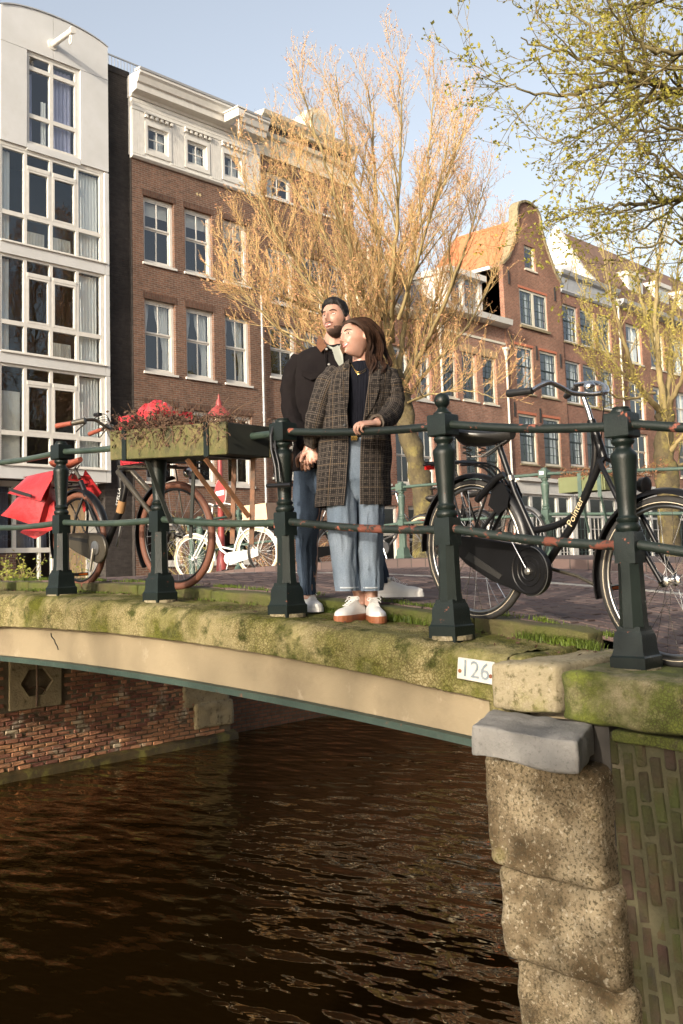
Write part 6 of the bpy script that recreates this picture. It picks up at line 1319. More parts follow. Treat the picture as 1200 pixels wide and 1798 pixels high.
b = MB(); b.lathe([(.24, zt - .28), (.22, zt - .24), (.12, zt - .12), (.06, zt - .08), (.05, zt), (.02, zt + .06), (.025, zt + .09), (.005, zt + .14)], c0, 12); b.build('lantern_cap', M_lred, lp, smooth=40)
sg_ = empty('no_entry_sign', atD(387, 865, 17.2), 'round red no entry sign with white bar on the lamp post', 'traffic sign'); n_ = V((-.92, .30, 0)).normalized(); c_ = atD(387, 866, 17.2); r_ = n_.cross(V((0, 0, 1)))
if r_.dot(RT) < 0: r_ = -r_
b = MB(); b.lathe([(.25, -.012), (.25, .0)], c_, 28, n_); b.build('disc', mat('sign_white', (.78, .76, .74), None, 4, .4), sg_); b = MB(); b.lathe([(.238, 0.0005), (.238, .004)], c_, 28, n_); b.build('red_face', mat('sign_red', (.62, .06, .055), (.55, .05, .05), 3, .4), sg_)
b = MB(); b.obox(c_ + n_ * .006, r_ * .185, V((0, 0, .042)), n_ * .003); b.build('white_bar', bpy.data.materials['sign_white'], sg_); b = MB(); b.bar(c_ - n_ * .02, c0 + V((0, 0, c_.z)), .04, .04); b.build('bracket', M_steel, sg_)
# shrubs and weeds
def shrub(c, r, h, n, label, seed, stemm, leafm, name='shrub', ls=.035):
    R = random.Random(seed); ro = empty(name, c, label, 'shrub'); sb = MB(); lb = MB()
    for k in range(n):
        a_ = R.uniform(0, 6.28); p = V(c) + V((R.gauss(0, r * .2), R.gauss(0, r * .2), 0)); d = V((math.cos(a_) * .45, math.sin(a_) * .45, 1)).normalized(); pts = [p]
        L_ = h * R.uniform(.5, 1.1)
        for q in range(7):
            d = (d + V((R.gauss(0, .16), R.gauss(0, .16), R.gauss(0, .08)))).normalized(); p = p + d * L_ / 7; pts.append(p)
            if q > 0:
                for _ in range(R.randint(2, 5)):
                    u = V((R.gauss(0, 1), R.gauss(0, 1), R.gauss(.2, .6))).normalized() * ls * R.uniform(.6, 1.3); w = u.orthogonal().normalized() * u.length * .4; o = p + V((R.gauss(0, .05), R.gauss(0, .05), R.gauss(0, .05))); lb.add([o, o + u * .5 + w, o + u, o + u * .5 - w], [(0, 1, 2, 3)])
        sb.tube(pts, [.012 * (1 - .7 * i / 7) for i in range(8)], 4, cap=False)
    sb.build('stems', stemm, ro); tag(lb.build('foliage', leafm, ro), kind='stuff'); return ro
M_yl = leafmat('yellow_green_leaf', (.38, .36, .06), (.20, .24, .05))
c_ = atD(345, 985, 19.5); shrub((c_.x, c_.y, ZS), .5, 2.0, 26, 'leafy yellow green shrub by the brown house seen through the front wheel', 3, M_limb, M_yl)
c_ = atD(28, 1000, 20.5); shrub((c_.x, c_.y, ZS), .45, 1.05, 26, 'small yellow green plant below the white house at the left edge', 4, M_limb, M_yl, ls=.07)
c_ = atD(145, 985, 19.0); shrub((c_.x, c_.y, ZS), .4, .95, 10, 'thin pale weed by the wall behind the left rear wheel', 5, M_limb, M_yl, ls=.05)
c_ = atD(500, 985, 19.0); shrub((c_.x, c_.y, ZS), .5, 1.2, 26, 'dry orange brown shrub left of the couple\'s legs', 6, M_tw1, M_bud1)
# grass along the kerb and leaf litter
def grass(name, spots, seed):
    R = random.Random(seed); b = MB()
    for (x, y, z, r, n, h) in spots:
        for k in range(n):
            px_, py_ = x + R.gauss(0, r * .35), y + R.gauss(0, r); a_ = R.uniform(0, 6.28); L_ = h * R.uniform(.4, 1.2); d = V((math.cos(a_), math.sin(a_), 0)); w = V((-d.y, d.x, 0)) * .0022; p = V((px_, py_, z + (deck(py_) - deck(y))))
            q = p + d * L_ * .25 + V((0, 0, L_ * .7)); t_ = p + d * L_ * .7 + V((0, 0, L_ * .9)); b.add([p - w, p + w, q + w * .7, q - w * .7, t_], [(0, 1, 2, 3), (3, 2, 4)])
    return b
R = random.Random(8); spots = []
for k in range(70):
    y = R.uniform(2.3, 8); spots.append((4.43, y, roadz(y) + .004, .05, R.randint(20, 90), R.uniform(.015, .035)))
    if R.random() < .7: y = R.uniform(2.4, 7.5); spots.append((4.24, y, deck(y), .06, R.randint(10, 60), R.uniform(.015, .03)))
for x, y in ((930, 1108), (960, 1115), (1000, 1105), (1010, 1150), (1030, 1152), (590, 1055), (720, 1075), (690, 1072)):
    p = atX(x, y, 4.25); spots.append((4.25, p.y, deck(p.y), .05, 160, .05))
gb = grass('grass', spots, 4); tag(gb.build('grass', leafmat('grass_green', (.16, .22, .025), (.09, .13, .02))), 'short green grass tufts growing along the mossy kerb', 'grass', kind='stuff')
b = MB()
for k in range(420):
    y = R.uniform(2.3, 8); x = R.choice((R.uniform(3.9, 4.26), R.uniform(4.16, 4.26), R.uniform(4.43, 4.6))); z = (deck(y) if x < 4.3 else roadz(y) + .008) + .008; u = V((R.gauss(0, 1), R.gauss(0, 1), R.gauss(0, .3))).normalized() * R.uniform(.005, .016); w = V((-u.y, u.x, R.gauss(0, .004))) * .6; p = V((x, y, z)); b.add([p - u, p + w, p + u, p - w], [(0, 1, 2, 3)])
tag(b.build('leaf_litter', M_dleaf), 'dry brown leaf litter in the gutter behind the railing posts', 'leaf litter', kind='stuff')
# ---------------------------------------------------------------- the couple
from mathutils.bvhtree import BVHTree
NH = V((math.cos(YAW), math.sin(YAW), 0)); KC = -NH; RR = RT.normalized(); ZU = V((0, 0, 1))
def skinmat(name, c):
    m, N, L, P = nodes(name); tc = N.new('ShaderNodeTexCoord')
    cc = nramp(N, L, nnoise(N, L, tc.outputs['Object'], 28, 4), [(.3, c), (.7, tuple(x * f for x, f in zip(c, (.93, .84, .80))))]); L.new(cc, P.inputs['Base Color'])
    P.inputs['Roughness'].default_value = .42; P.inputs['Subsurface Weight'].default_value = .12; P.inputs['Subsurface Radius'].default_value = (.012, .005, .003); P.inputs['Subsurface Scale'].default_value = .5
    return m
M_skin = skinmat('skin', (.40, .235, .175)); M_skin2 = skinmat('skin_fair', (.42, .25, .19))
M_hairm = mat('hair_black', (.007, .0055, .005), (.013, .010, .009), 60, .6, bump=.003, bscale=200, spec=.25); M_hairw = mat('hair_brown', (.042, .020, .011), (.016, .008, .005), 30, .6, spec=.2)
M_beard = mat('beard', (.06, .034, .025), (.12, .068, .05), 180, .85); M_lip = mat('lips', (.45, .15, .13), None, 9, .4); M_teeth = mat('teeth', (.85, .82, .76), None, 5, .3); M_eye = mat('eye_white', (.75, .72, .68), None, 5, .25); M_iris = mat('iris', (.03, .018, .012), None, 5, .15)
M_jack = mat('dark_jacket', (.008, .0065, .007), (.012, .010, .010), 7, .95, spec=.08, bump=.004, bscale=30); M_cord = mat('brown_corduroy', (.12, .05, .022), (.09, .036, .016), 40, .9, bump=.002, bscale=120)
M_tee = mat('grey_tee', (.30, .31, .27), None, 9, .9); M_sweat = mat('navy_knit', (.004, .0045, .008), (.006, .0065, .011), 30, .9, spec=.15); M_gold = mat('gold', (.75, .5, .16), None, 5, .25, metal=1)
M_shoe = mat('white_leather', (.66, .65, .63), (.58, .57, .55), 12, .5, bump=.001, bscale=80); M_sole = mat('gum_sole', (.28, .095, .035), (.22, .07, .028), 10, .6); M_wsole = mat('white_sole', (.74, .73, .70), None, 8, .5)
def denim(name, c1, c2):
    m, N, L, P = nodes(name); tc = N.new('ShaderNodeTexCoord')
    c = nramp(N, L, nnoise(N, L, tc.outputs['Object'], 5, 6, .6), [(.3, c1), (.7, c2)]); f = nramp(N, L, nnoise(N, L, tc.outputs['Object'], 160, 3), [(.3, .82), (.7, 1.12)])
    L.new(nmix(N, L, 1.0, c, f, 'MULTIPLY'), P.inputs['Base Color']); P.inputs['Roughness'].default_value = .9; P.inputs['Specular IOR Level'].default_value = .2
    mp = N.new('ShaderNodeMapping'); mp.inputs['Scale'].default_value = (1, 1, .35); L.new(tc.outputs['Object'], mp.inputs['Vector'])
    b = N.new('ShaderNodeBump'); b.inputs['Distance'].default_value = .012; L.new(nnoise(N, L, mp.outputs[0], 14, 4, .55), b.inputs['Height']); L.new(b.outputs[0], P.inputs['Normal']); return m
M_denl = denim('light_denim', (.165, .20, .245), (.105, .14, .185)); M_denm = denim('mid_denim', (.062, .085, .12), (.032, .048, .075))
def plaid():
    m, N, L, P = nodes('glen_plaid'); tc = N.new('ShaderNodeTexCoord'); sp = N.new('ShaderNodeSeparateXYZ'); L.new(tc.outputs['UV'], sp.inputs[0])
    def stripe(o, per, duty, ph=0.0):
        return nmath(N, L, 'LESS_THAN', nmath(N, L, 'FRACT', nmath(N, L, 'ADD', nmath(N, L, 'DIVIDE', o, per), ph + 50)), duty)
    u, v = sp.outputs[0], sp.outputs[1]
    bu, bv = stripe(u, .034, .5), stripe(v, .034, .5); fu, fv = stripe(u, .0098, .5), stripe(v, .0098, .5)
    chk = nmath(N, L, 'MULTIPLY', fu, fv); zone = nmath(N, L, 'MULTIPLY', nmath(N, L, 'ADD', bu, bv), .5)
    lines = nmath(N, L, 'MULTIPLY', nmath(N, L, 'MAXIMUM', nmath(N, L, 'MULTIPLY', fu, bu), nmath(N, L, 'MULTIPLY', fv, bv)), .55)
    tot = nmath(N, L, 'ADD', nmath(N, L, 'MULTIPLY', chk, nmath(N, L, 'ADD', zone, .18)), nmath(N, L, 'MULTIPLY', lines, .55))
    ns = nramp(N, L, nnoise(N, L, tc.outputs['UV'], 60, 3), [(.3, .7), (.7, 1.15)])
    c = nramp(N, L, tot, [(0.0, (.018, .0155, .0145)), (.4, (.042, .036, .032)), (1.0, (.105, .086, .07))]); c = nmix(N, L, 1.0, c, ns, 'MULTIPLY')
    ol = nmath(N, L, 'MAXIMUM', stripe(u, .132, .025, .3), stripe(v, .132, .025, .3)); c = nmix(N, L, nmath(N, L, 'MULTIPLY', ol, .45), c, (.15, .105, .06))
    L.new(c, P.inputs['Base Color']); P.inputs['Roughness'].default_value = .95; P.inputs['Specular IOR Level'].default_value = .15
    g = N.new('ShaderNodeBump'); g.inputs['Distance'].default_value = .006; L.new(nnoise(N, L, tc.outputs['Object'], 22, 4), g.inputs['Height']); L.new(g.outputs[0], P.inputs['Normal']); return m
M_plaid = plaid()
class Pose:
    def __init__(s, D): s.D = D
    def __call__(s, x, y, dd=0): d = ray(x, y); return O + d * ((s.D + dd - O.dot(NH)) / d.dot(NH))
    def m(s, px): return px / FPX * s.D
def ering(c, r, k, n=28): return [c + r * math.cos(2 * math.pi * i / n) + k * math.sin(2 * math.pi * i / n) for i in range(n)]
def skin_loft(mb, rings, mi=0):
    n = len(rings[0]); vs = [p for r in rings for p in r]; fs = []
    for j in range(len(rings) - 1):
        for i in range(n): k = (i + 1) % n; fs.append((j * n + i, j * n + k, (j + 1) * n + k, (j + 1) * n + i))
    fs.append(tuple(range(n - 1, -1, -1))); fs.append(tuple((len(rings) - 1) * n + i for i in range(n))); mb.add(vs, fs, mi)
def tween(rows, n):
    """Catmull-Rom rows of numbers"""
    R = [rows[0]] + list(rows) + [rows[-1]]; out = []
    for i in range(1, len(R) - 2):
        for k in range(n):
            t = k / n; out.append([.5 * (2 * b + (c - a) * t + (2 * a - 5 * b + 4 * c - d) * t * t + (3 * b - a - 3 * c + d) * t ** 3) for a, b, c, d in zip(R[i - 1], R[i], R[i + 1], R[i + 2])])
    out.append(list(R[-2])); return out
def cloth_loft(ps, rows, a0=0.0, a1=360.0, n=48, sub=6, fold=.006, fs=9, seed=0, edge=None, uv=True, sq=1.0, thick=0, drape=None):
    """rows: (y, xl, xr, half depth, depth offset[, front-left x, front-right x]); angles from the wearer's silhouette, front is towards the camera"""
    rows = tween(rows, sub); mb = MB(); N = len(rows); openf = len(rows[0]) > 5; rings = []; acc = 0; vs_ = []
    for j, r in enumerate(rows):
        y, xl, xr, hd, dd = r[:5]; c = ps((xl + xr) / 2, y, dd); hw = ps.m((xr - xl) / 2)
        if openf:
            cc = (xl + xr) / 2; h_ = (xr - xl) / 2; ar = math.acos(max(-1, min(1, (r[6] - cc) / h_))); al = math.acos(max(-1, min(1, (r[5] - cc) / h_))); A0, A1 = ar, al - 2 * math.pi
        else: A0, A1 = rad(a0), rad(a1)
        ring = []; ua = 0
        for i in range(n + 1):
            a = A0 + (A1 - A0) * i / n; ca, sa = math.cos(a), math.sin(a)
            if sq != 1: ca = math.copysign(abs(ca) ** sq, ca); sa = math.copysign(abs(sa) ** sq, sa)
            o = RR * ca * hw + KC * sa * hd; p = c + o; nn = o.normalized()
            f = fold * (nz(V((ca * 1.6, sa * 1.6, p.z * 1.1)) * fs * .35 + V((seed, 0, 0))) + .6 * nz(V((ca * 2, sa * 2, p.z * 4)) * fs * .4 + V((0, seed, 0))))
            if drape: f += drape(a, j / (N - 1))
            ring.append(p + nn * f)
        rings.append(ring)
        if j: acc += (rings[j][n // 2] - rings[j - 1][n // 2]).length
        vs_.append(acc)
    us = []
    per = sum((rings[N // 2][i + 1] - rings[N // 2][i]).length for i in range(n))
    mb.grid(lambda i, j: rings[j][i], n + 1, N, uvf=(lambda i, j: (per * i / n, vs_[j])) if uv else None)
    if thick: 
        mid = [V((sum(p.x for p in r), sum(p.y for p in r), sum(p.z for p in r))) / len(r) for r in rings]
        ins = lambda i, j: rings[j][i] + (mid[j] - rings[j][i]).normalized() * thick
        mb.grid(lambda i, j: ins(n - i, j), n + 1, N, uvf=(lambda i, j: (per * (n - i) / n, vs_[j])) if uv else None)
        mb.add([rings[-1][i] for i in range(n + 1)] + [ins(i, N - 1) for i in range(n + 1)], [(i, i + 1, n + 2 + i, n + 1 + i) for i in range(n)])
        for e in (0, n): mb.add([rings[j][e] for j in range(N)] + [ins(e, j) for j in range(N)], [(j, j + 1, N + j + 1, N + j) for j in range(N - 1)])
    mb.rings = rings; return mb
def sleeve(pts, rs, fold=.006, seed=0, n=24, sub=6, uv=True, cuff=True, fl=1.0):
    rows = tween([(*p, r) for p, r in zip(pts, rs)], sub); P = [V(r[:3]) for r in rows]; rad_ = [r[3] for r in rows]; N = len(P); mb = MB(); u = None; rings = []; acc = [0]
    for i in range(N):
        t = (P[min(i + 1, N - 1)] - P[max(i - 1, 0)]).normalized(); u = KC if u is None else u; u = (u - t * u.dot(t)).normalized(); w = t.cross(u)
        rings.append([P[i] + (u * math.cos(2 * math.pi * k / n) * fl + w * math.sin(2 * math.pi * k / n)) * (rad_[i] + fold * (nz(V((math.cos(2 * math.pi * k / n), math.sin(2 * math.pi * k / n), i * .35)) * 1.5 + V((seed, 0, 0))) + .7 * math.sin(i * 1.3 + seed + 1.5 * math.cos(2 * math.pi * k / n)) * .5)) for k in range(n + 1)])
        if i: acc.append(acc[-1] + (P[i] - P[i - 1]).length)
    mb.grid(lambda i, j: rings[j][i], n + 1, N, uvf=(lambda i, j: (2 * math.pi * rs[0] * i / n, acc[j])) if uv else None)
    if cuff: mb.add(rings[-1][:n] + [p.lerp(P[-1], .28) for p in rings[-1][:n]] + [p.lerp(P[-1], .3).lerp(rings[-3][k].lerp(P[-3], .3), 1) for k, p in enumerate(rings[-1][:n])], [(k, (k + 1) % n, n + (k + 1) % n, n + k) for k in range(n)] + [(n + k, n + (k + 1) % n, 2 * n + (k + 1) % n, 2 * n + k) for k in range(n)])
    mb.add(rings[0][:n], [tuple(range(n))]); return mb
# ----- head
def head_surface(scale, fem):
    FE = [(.029, .030, .0055, .020, .009), (.031, .009, -.012, .015, .012), (.031, .007, .0065, .010, .0055), (.013, -.038, .010, .0065, .006), (.044, -.026, .008 if fem else .005, .019, .017), (.030, -.060, -.004, .008, .012)]
    FC = [(0, .012, .012, .008, .022), (0, -.012, .020, .008, .018), (0, -.031, .031, .0095, .010), (0, -.056, .0065, .021, .005), (0, -.0640, -.0055, .024, .0026), (0, -.0715, .0065, .017, .005), (0, -.083, -.005, .02, .006), (0, -.102, .013, .018, .013)]
    def f(d):
        p = V((d.x * .0745, d.y * .096, d.z * .118)); z = p.z; s = max(0, min(1, -z / .115)); s = s * s * (3 - 2 * s)
        p.x *= 1 - (.52 if fem else .36) * s
        if p.y < 0: k = max(0, min(1, (-.01 - z) / .09)); p.y *= 1 - .40 * k
        else:
            p.y += (.043 * max(0, min(1, (-.02 - z) / .085)) ** 1.2) * math.exp(-(p.x / .036) ** 2) + .008 * math.exp(-((z - .06) / .03) ** 2) * d.y
            for x0, z0, a, sx, sz in FE:
                for sg in (-1, 1): p.y += a * math.exp(-((p.x - sg * x0) / sx) ** 2 - ((z - z0) / sz) ** 2)
            for x0, z0, a, sx, sz in FC: p.y += a * math.exp(-((p.x - x0) / sx) ** 2 - ((z - z0) / sz) ** 2)
        return p * scale
    return f
def head_grid(f, nu=150, nv=110):
    vs = []; fs = []
    for j in range(nv + 1):
        th = math.pi * (j + .0) / nv
        for i in range(nu):
            a = 2 * math.pi * i / nu; vs.append(f(V((math.sin(th) * math.cos(a), math.sin(th) * math.sin(a), math.cos(th)))))
    for j in range(nv):
        for i in range(nu): k = (i + 1) % nu; fs.append((j * nu + i, (j + 1) * nu + i, (j + 1) * nu + k, j * nu + k))
    return vs, fs
class Head:
    def __init__(s, centre, fwd, roll, scale, fem):
        y = V(fwd).normalized(); x = y.cross(ZU).normalized(); z = x.cross(y); c, sn = math.cos(roll), math.sin(roll); s.x, s.z = x * c + z * sn, z * c - x * sn; s.y = y; s.c = V(centre); s.k = scale
        s.f = head_surface(scale, fem); s.lv, s.lf = head_grid(s.f); s.bvh = BVHTree.FromPolygons([tuple(v) for v in s.lv], s.lf)
    def w(s, p): return s.c + s.x * p[0] + s.y * p[1] + s.z * p[2]
    def front(s, x, z, off=0):
        h = s.bvh.ray_cast(V((x * s.k, .4, z * s.k)), V((0, -1, 0))); p = h[0] if h[0] else V((x * s.k, .09 * s.k, z * s.k)); return s.w(p + V((0, off, 0)))
    def add(s, mb):
        mb.add([s.w(v) for v in s.lv], s.lf)
        for sg in (-1, 1):
            e = [(sg * (.073 + .006 * math.cos(a) * 0) * s.k, 0, 0) for a in (0,)]
            b = MB(); b.ball((0, 0, 0), 1, 14, 10); mb.add([s.w(V((sg * .076 * s.k + sg * v[0] * .010 * s.k + sg * max(0, -v[1]) * .007, (-.012 + v[1] * .018) * s.k, (-.004 + v[2] * .031 - v[1] * .006) * s.k))) for v in b.v], b.f)
    def shell(s, mask, off, m, name, parent, seed=0, nzs=40, amp=.003, nu=150, nv=110):
        """skin offset outwards where mask(local unit-scale point) > 0, fading to the skin at the rim"""
        mb = MB(); V2 = []; K = []
        for v in s.lv:
            q = V(v) / s.k; k = mask(q); K.append(k); n = V((v[0] / .0745 ** 2, v[1] / .096 ** 2, v[2] / .118 ** 2)).normalized()
            V2.append(s.w(V(v) + n * ((off(q) if callable(off) else off) * min(1, max(0, k)) ** .5 + amp * nz(V(v) * nzs + V((seed, 0, 0))) * min(1, max(0, k)) - (.003 if k <= 0 else 0))))
        fs = [f for f in s.lf if sum(1 for i in f if K[i] > 0) >= 2]; mb.add(V2, fs); return mb.build(name, m, parent, smooth=180)
    def face(s, parent, browm, smile=.5, lipw=.023):
        for sg in (-1, 1):
            b = MB(); c = s.front(sg * .031, .0075, -.0035); e = MB(); e.ball((0, 0, 0), 1, 12, 8); b.add([c + s.x * v[0] * .0125 * s.k + s.z * v[2] * .0040 * s.k + s.y * v[1] * .006 * s.k for v in e.v], e.f); ey = b.build('eye', M_eye, parent, smooth=80)
            b = MB(); c2 = s.front(sg * .031 - .0015, .0078, .0015); b.lathe([(.0052 * s.k, -.002), (.0052 * s.k, .0008), (.003 * s.k, .0014)], c2, 10, s.y); b.build('iris', M_iris, ey)
            b = MB(); b.tube([s.front(sg * (.031 + dx), .0075 + dz, .0022) for dx, dz in ((-.014, -.001), (-.008, .0045), (0, .006), (.008, .0045), (.015, 0))], [.0008, .0014, .0016, .0015, .0008], 5); b.build('eyelash', browm, ey)
            b = MB(); b.tube([s.front(sg * (.031 + dx), .0265 + dz, .0015) for dx, dz in ((-.018, -.002), (-.008, .002), (.004, .0045), (.014, .002), (.021, -.003))], [.0022, .0034, .0034, .0028, .0012], 6); b.build('eyebrow', browm, parent, smooth=80)
        n = 14; up = lambda t: -.0575 + .010 * smile * (2 * t - 1) ** 2 - .002 * math.exp(-((t - .5) / .08) ** 2); lo = lambda t: -.0700 + .022 * smile * abs(2 * t - 1) ** 2.2; xx = lambda t: (2 * t - 1) * lipw
        b = MB(); b.tube([s.front(xx(i / n), up(i / n), .0012) for i in range(n + 1)], [.0012 + .0022 * math.sin(math.pi * i / n) for i in range(n + 1)], 6); b.tube([s.front(xx(i / n), lo(i / n) - .002, .0015) for i in range(n + 1)], [.0012 + .0030 * math.sin(math.pi * i / n) for i in range(n + 1)], 6); b.build('lips', M_lip, parent, smooth=80)
        b = MB(); b.grid(lambda i, j: s.front(xx(.1 + .8 * i / n), (up(.1 + .8 * i / n) - .0015) * (1 - j / 3) + (lo(.1 + .8 * i / n) + .001) * j / 3, .0006 + .0018 * math.sin(math.pi * j / 3)), n + 1, 4); b.build('teeth', M_teeth, parent, smooth=80)
# ----- hands
def hand(mb, wrist, d, nrm, side, size=1.0, curl=(35, 45, 30), spread=.10, thumb=(.5, .3), fr=None):
    """wrist point, direction to the fingers, back-of-hand normal, thumb side"""
    d = V(d).normalized(); nrm = V(nrm); nrm = (nrm - d * nrm.dot(d)).normalized(); sd = V(side); sd = (sd - d * sd.dot(d) - nrm * sd.dot(nrm)).normalized(); k = size; W = V(wrist); rg_ = []
    for t, hw, ht in ((-.03, .027, .021), (0, .027, .019), (.03, .036, .017), (.065, .041, .0145), (.088, .038, .011), (.094, .030, .007)): rg_.append(ering(W + d * t * k, sd * hw * k, nrm * ht * k, 20))
    skin_loft(mb, rg_)
    out = []
    for q, (off, L, r0) in enumerate(((.029, .074, .0088), (.0095, .083, .0092), (-.0105, .077, .0088), (-.029, .060, .0078))):
        base = W + d * (.085 - .004 * abs(q - 1)) * k + sd * off * k; dd = (d + sd * spread * (1.2 - q * .8) * .6).normalized(); ax = dd.cross(nrm).normalized(); pts = [base - d * .02 * k, base]; p = base; ang = 0
        for L_, c_ in zip((.45, .32, .25), curl):
            ang += rad(c_ + (4 * q if fr is None else fr[q])); dr = (dd * math.cos(ang) - nrm * math.sin(ang)); p = p + dr * L * L_ * k; pts.append(p)
        P = smooth_path(pts, 3); mb.tube(P, [r0 * k * (1.05 - .28 * i / (len(P) - 1)) for i in range(len(P))], 10); mb.ball(P[-1], r0 * k * .77, 10, 8); out.append((pts, r0))
    b0 = W + d * .022 * k + sd * .026 * k; tp = [b0, b0 + (sd * .75 + d * .75 - nrm * .2).normalized() * .042 * k]; tp.append(tp[-1] + (sd * thumb[0] + d - nrm * thumb[1]).normalized() * .032 * k); tp.append(tp[-1] + (sd * (thumb[0] - .4) + d - nrm * (thumb[1] + .2)).normalized() * .024 * k)
    P = smooth_path(tp, 3); mb.tube(P, [.0135 * k - .0045 * k * i / (len(P) - 1) for i in range(len(P))], 10); mb.ball(P[-1], .0088 * k, 10, 8); return out
def fuse(mb, name, m, parent, vox=.0034):
    o = mb.build(name, m); md = o.modifiers.new('r', 'REMESH'); md.mode = 'VOXEL'; md.voxel_size = vox; md.use_smooth_shade = True
    s_ = o.modifiers.new('s', 'SMOOTH'); s_.factor = .35; s_.iterations = 2
    me = bpy.data.meshes.new_from_object(o.evaluated_get(bpy.context.evaluated_depsgraph_get())); old = o.data; o.modifiers.clear(); o.data = me; bpy.data.meshes.remove(old); me.name = name
    me.shade_smooth(); adopt(o, parent); return o
def limb(mb, pts, rs, n=12): P = smooth_path(pts, 5); R_ = tween([(r,) for r in rs], 5); mb.tube(P, [r[0] for r in R_], n)
# ----- shoes
def shoe(parent, heel, d, L, ground, upper, sole, sole_h=.03, wid=.048, laces=True, hi=.085):
    d = V(d); d.z = 0; d.normalize(); s = d.cross(ZU); h = V((heel[0], heel[1], ground)); out = [(0, .55), (.05, .78), (.2, .80), (.4, .80), (.6, .98), (.75, 1.0), (.88, .84), (.96, .55), (1.0, .15)]
    def wd(t):
        for (a, wa_), (b, wb_) in zip(out[:-1], out[1:]):
            if a <= t <= b: return (wa_ + (wb_ - wa_) * (t - a) / (b - a)) * wid
        return .01
    N = 26; rows = []; b = MB(); ts = [.5 - .5 * math.cos(math.pi * i / N) for i in range(N + 1)]
    top = lambda t: sole_h + (hi if t < .25 else hi - (hi - .045) * ((t - .25) / .42) if t < .67 else .045 - .020 * ((t - .67) / .33) ** 2)
    for t in ts:
        w = wd(t); hh = top(t); c = h + d * L * t; ring = []
        for i in range(17):
            a = math.pi * i / 16; ring.append(c + s * math.cos(a) * w * (1 if math.sin(a) < .3 else 1 - .35 * (math.sin(a) - .3) * (1 - t * .6)) + ZU * (sole_h - .004 + (hh - sole_h) * math.sin(a) ** .7))
        rows.append(ring)
    b.grid(lambda i, j: rows[j][i], 17, N + 1); b.add(rows[-1], [tuple(range(17))]); b.add(rows[0], [tuple(range(16, -1, -1))]); up_ = b.build('shoe', upper, parent, smooth=70)
    b = MB(); ou = [h + d * L * (t * 1.03 - .012) + s * wd(t) * 1.06 for t in ts] + [h + d * L * (t * 1.03 - .012) - s * wd(t) * 1.06 for t in reversed(ts)]; b.prism([p + ZU * .0 for p in ou], ZU * sole_h); b.build('sole', sole, up_)
    if laces:
        b = MB()
        for q in range(5):
            t = .36 + q * .072; z = top(t) + .002; w = .018; c = h + d * L * t + ZU * z; b.tube([c - s * w, c + ZU * .004, c + s * w], .0028, 5)
        t = .33; c = h + d * L * t + ZU * (top(t) + .006)
        for sg in (-1, 1): b.tube(smooth_path([c, c + s * .022 * sg + ZU * .012, c + s * .038 * sg + ZU * .002, c + s * .022 * sg - ZU * .008 + d * .008, c], 3), .0024, 5); b.tube(smooth_path([c, c + s * .02 * sg + d * .02, c + s * .032 * sg + d * .035 - ZU * .015], 3), .0022, 5)
        b.build('laces', upper, up_)
        b = MB(); b.obox(h + d * L * .22 + ZU * (top(.22) - .002), d * L * .10, s * wid * .5, ZU * .012); b.build('tongue', upper, up_, bevel=.006)
    return up_
# =================================================== the man
PM = Pose(6.0); pm_ = PM
man = empty('person', (PM(560, 1060).x, PM(560, 1060).y, deck(4)), 'bearded man in a dark jacket with brown collar standing behind the woman', 'person')
Hm = Head(PM(590, 562, .0), RR * -.50 + KC * .86 + ZU * .11, rad(-4), 1.0, False)
mb = MB(); Hm.add(mb)
limb(mb, [PM(586, 628, .02), PM(588, 600, .035), PM(594, 575, .05)], [.070, .066, .060])
skin_loft(mb, [ering(PM((a + c) / 2, y, dd), RR * PM.m((c - a) / 2), KC * h, 24) for y, a, c, h, dd in ((618, 560, 612, .05, .02), (640, 540, 632, .075, .02), (665, 532, 636, .095, .0), (720, 533, 632, .10, 0), (780, 533, 630, .10, 0), (830, 535, 620, .09, 0), (846, 550, 605, .06, 0))])
sh_, el_, wr_ = PM(532, 648, 0), PM(516, 722, -.05), PM(538, 784, -.20)
limb(mb, [PM(556, 640, 0), sh_, sh_.lerp(el_, .5), el_, el_.lerp(wr_, .5), wr_], [.035, .038, .034, .030, .028, .025])
sh2, el2, wr2 = PM(636, 650, .02), PM(662, 715, .10), PM(640, 765, .16)
limb(mb, [PM(615, 630, .02), sh2, sh2.lerp(el2, .5), el2, wr2], [.03, .038, .034, .03, .026])
hand(mb, wr2, RR * -.8 - ZU * .4, NH, ZU, 1.0)
fm = hand(mb, PM(541, 788, -.215), ZU * -1 + RR * -.10 + KC * .1, KC + RR * -.15, RR * -1, 1.02, curl=(28, 55, 45), spread=.06, thumb=(.2, .7))
aL, aR = PM(543, 1036, -.02), PM(668, 1018, .08)
limb(mb, [PM(545, 845, 0), PM(541, 930, -.03), PM(542, 990, .0), aL, aL - ZU * .05], [.085, .062, .055, .038, .042]); limb(mb, [PM(600, 845, .0), PM(628, 925, .02), PM(650, 975, .05), aR, aR - ZU * .05], [.085, .062, .055, .038, .042])
bodym = fuse(mb, 'body', M_skin, man)
Hm.face(bodym, M_hairm, smile=.75, lipw=.024)
def mhair(q):  # hair mask for the man
    line = .072 + .006 * nz((q.x * 60, 0, 3)) if q.y > .055 else .072 - (.055 - q.y) / .03 * .072 if q.y > .025 else 0.0 if q.y > -.02 else -(-.02 - q.y) / .05 * .065
    return (q.z - max(line, -.07)) / .012 + (.0 if abs(q.x) < .055 or q.y > .05 else .0)
Hm.shell(mhair, lambda q: .007 + .020 * max(0, min(1, (q.z - .035) / .06)) * (.75 + .35 * max(0, q.y / .08)), M_hairm, 'hair', bodym, seed=3, nzs=55, amp=.005)
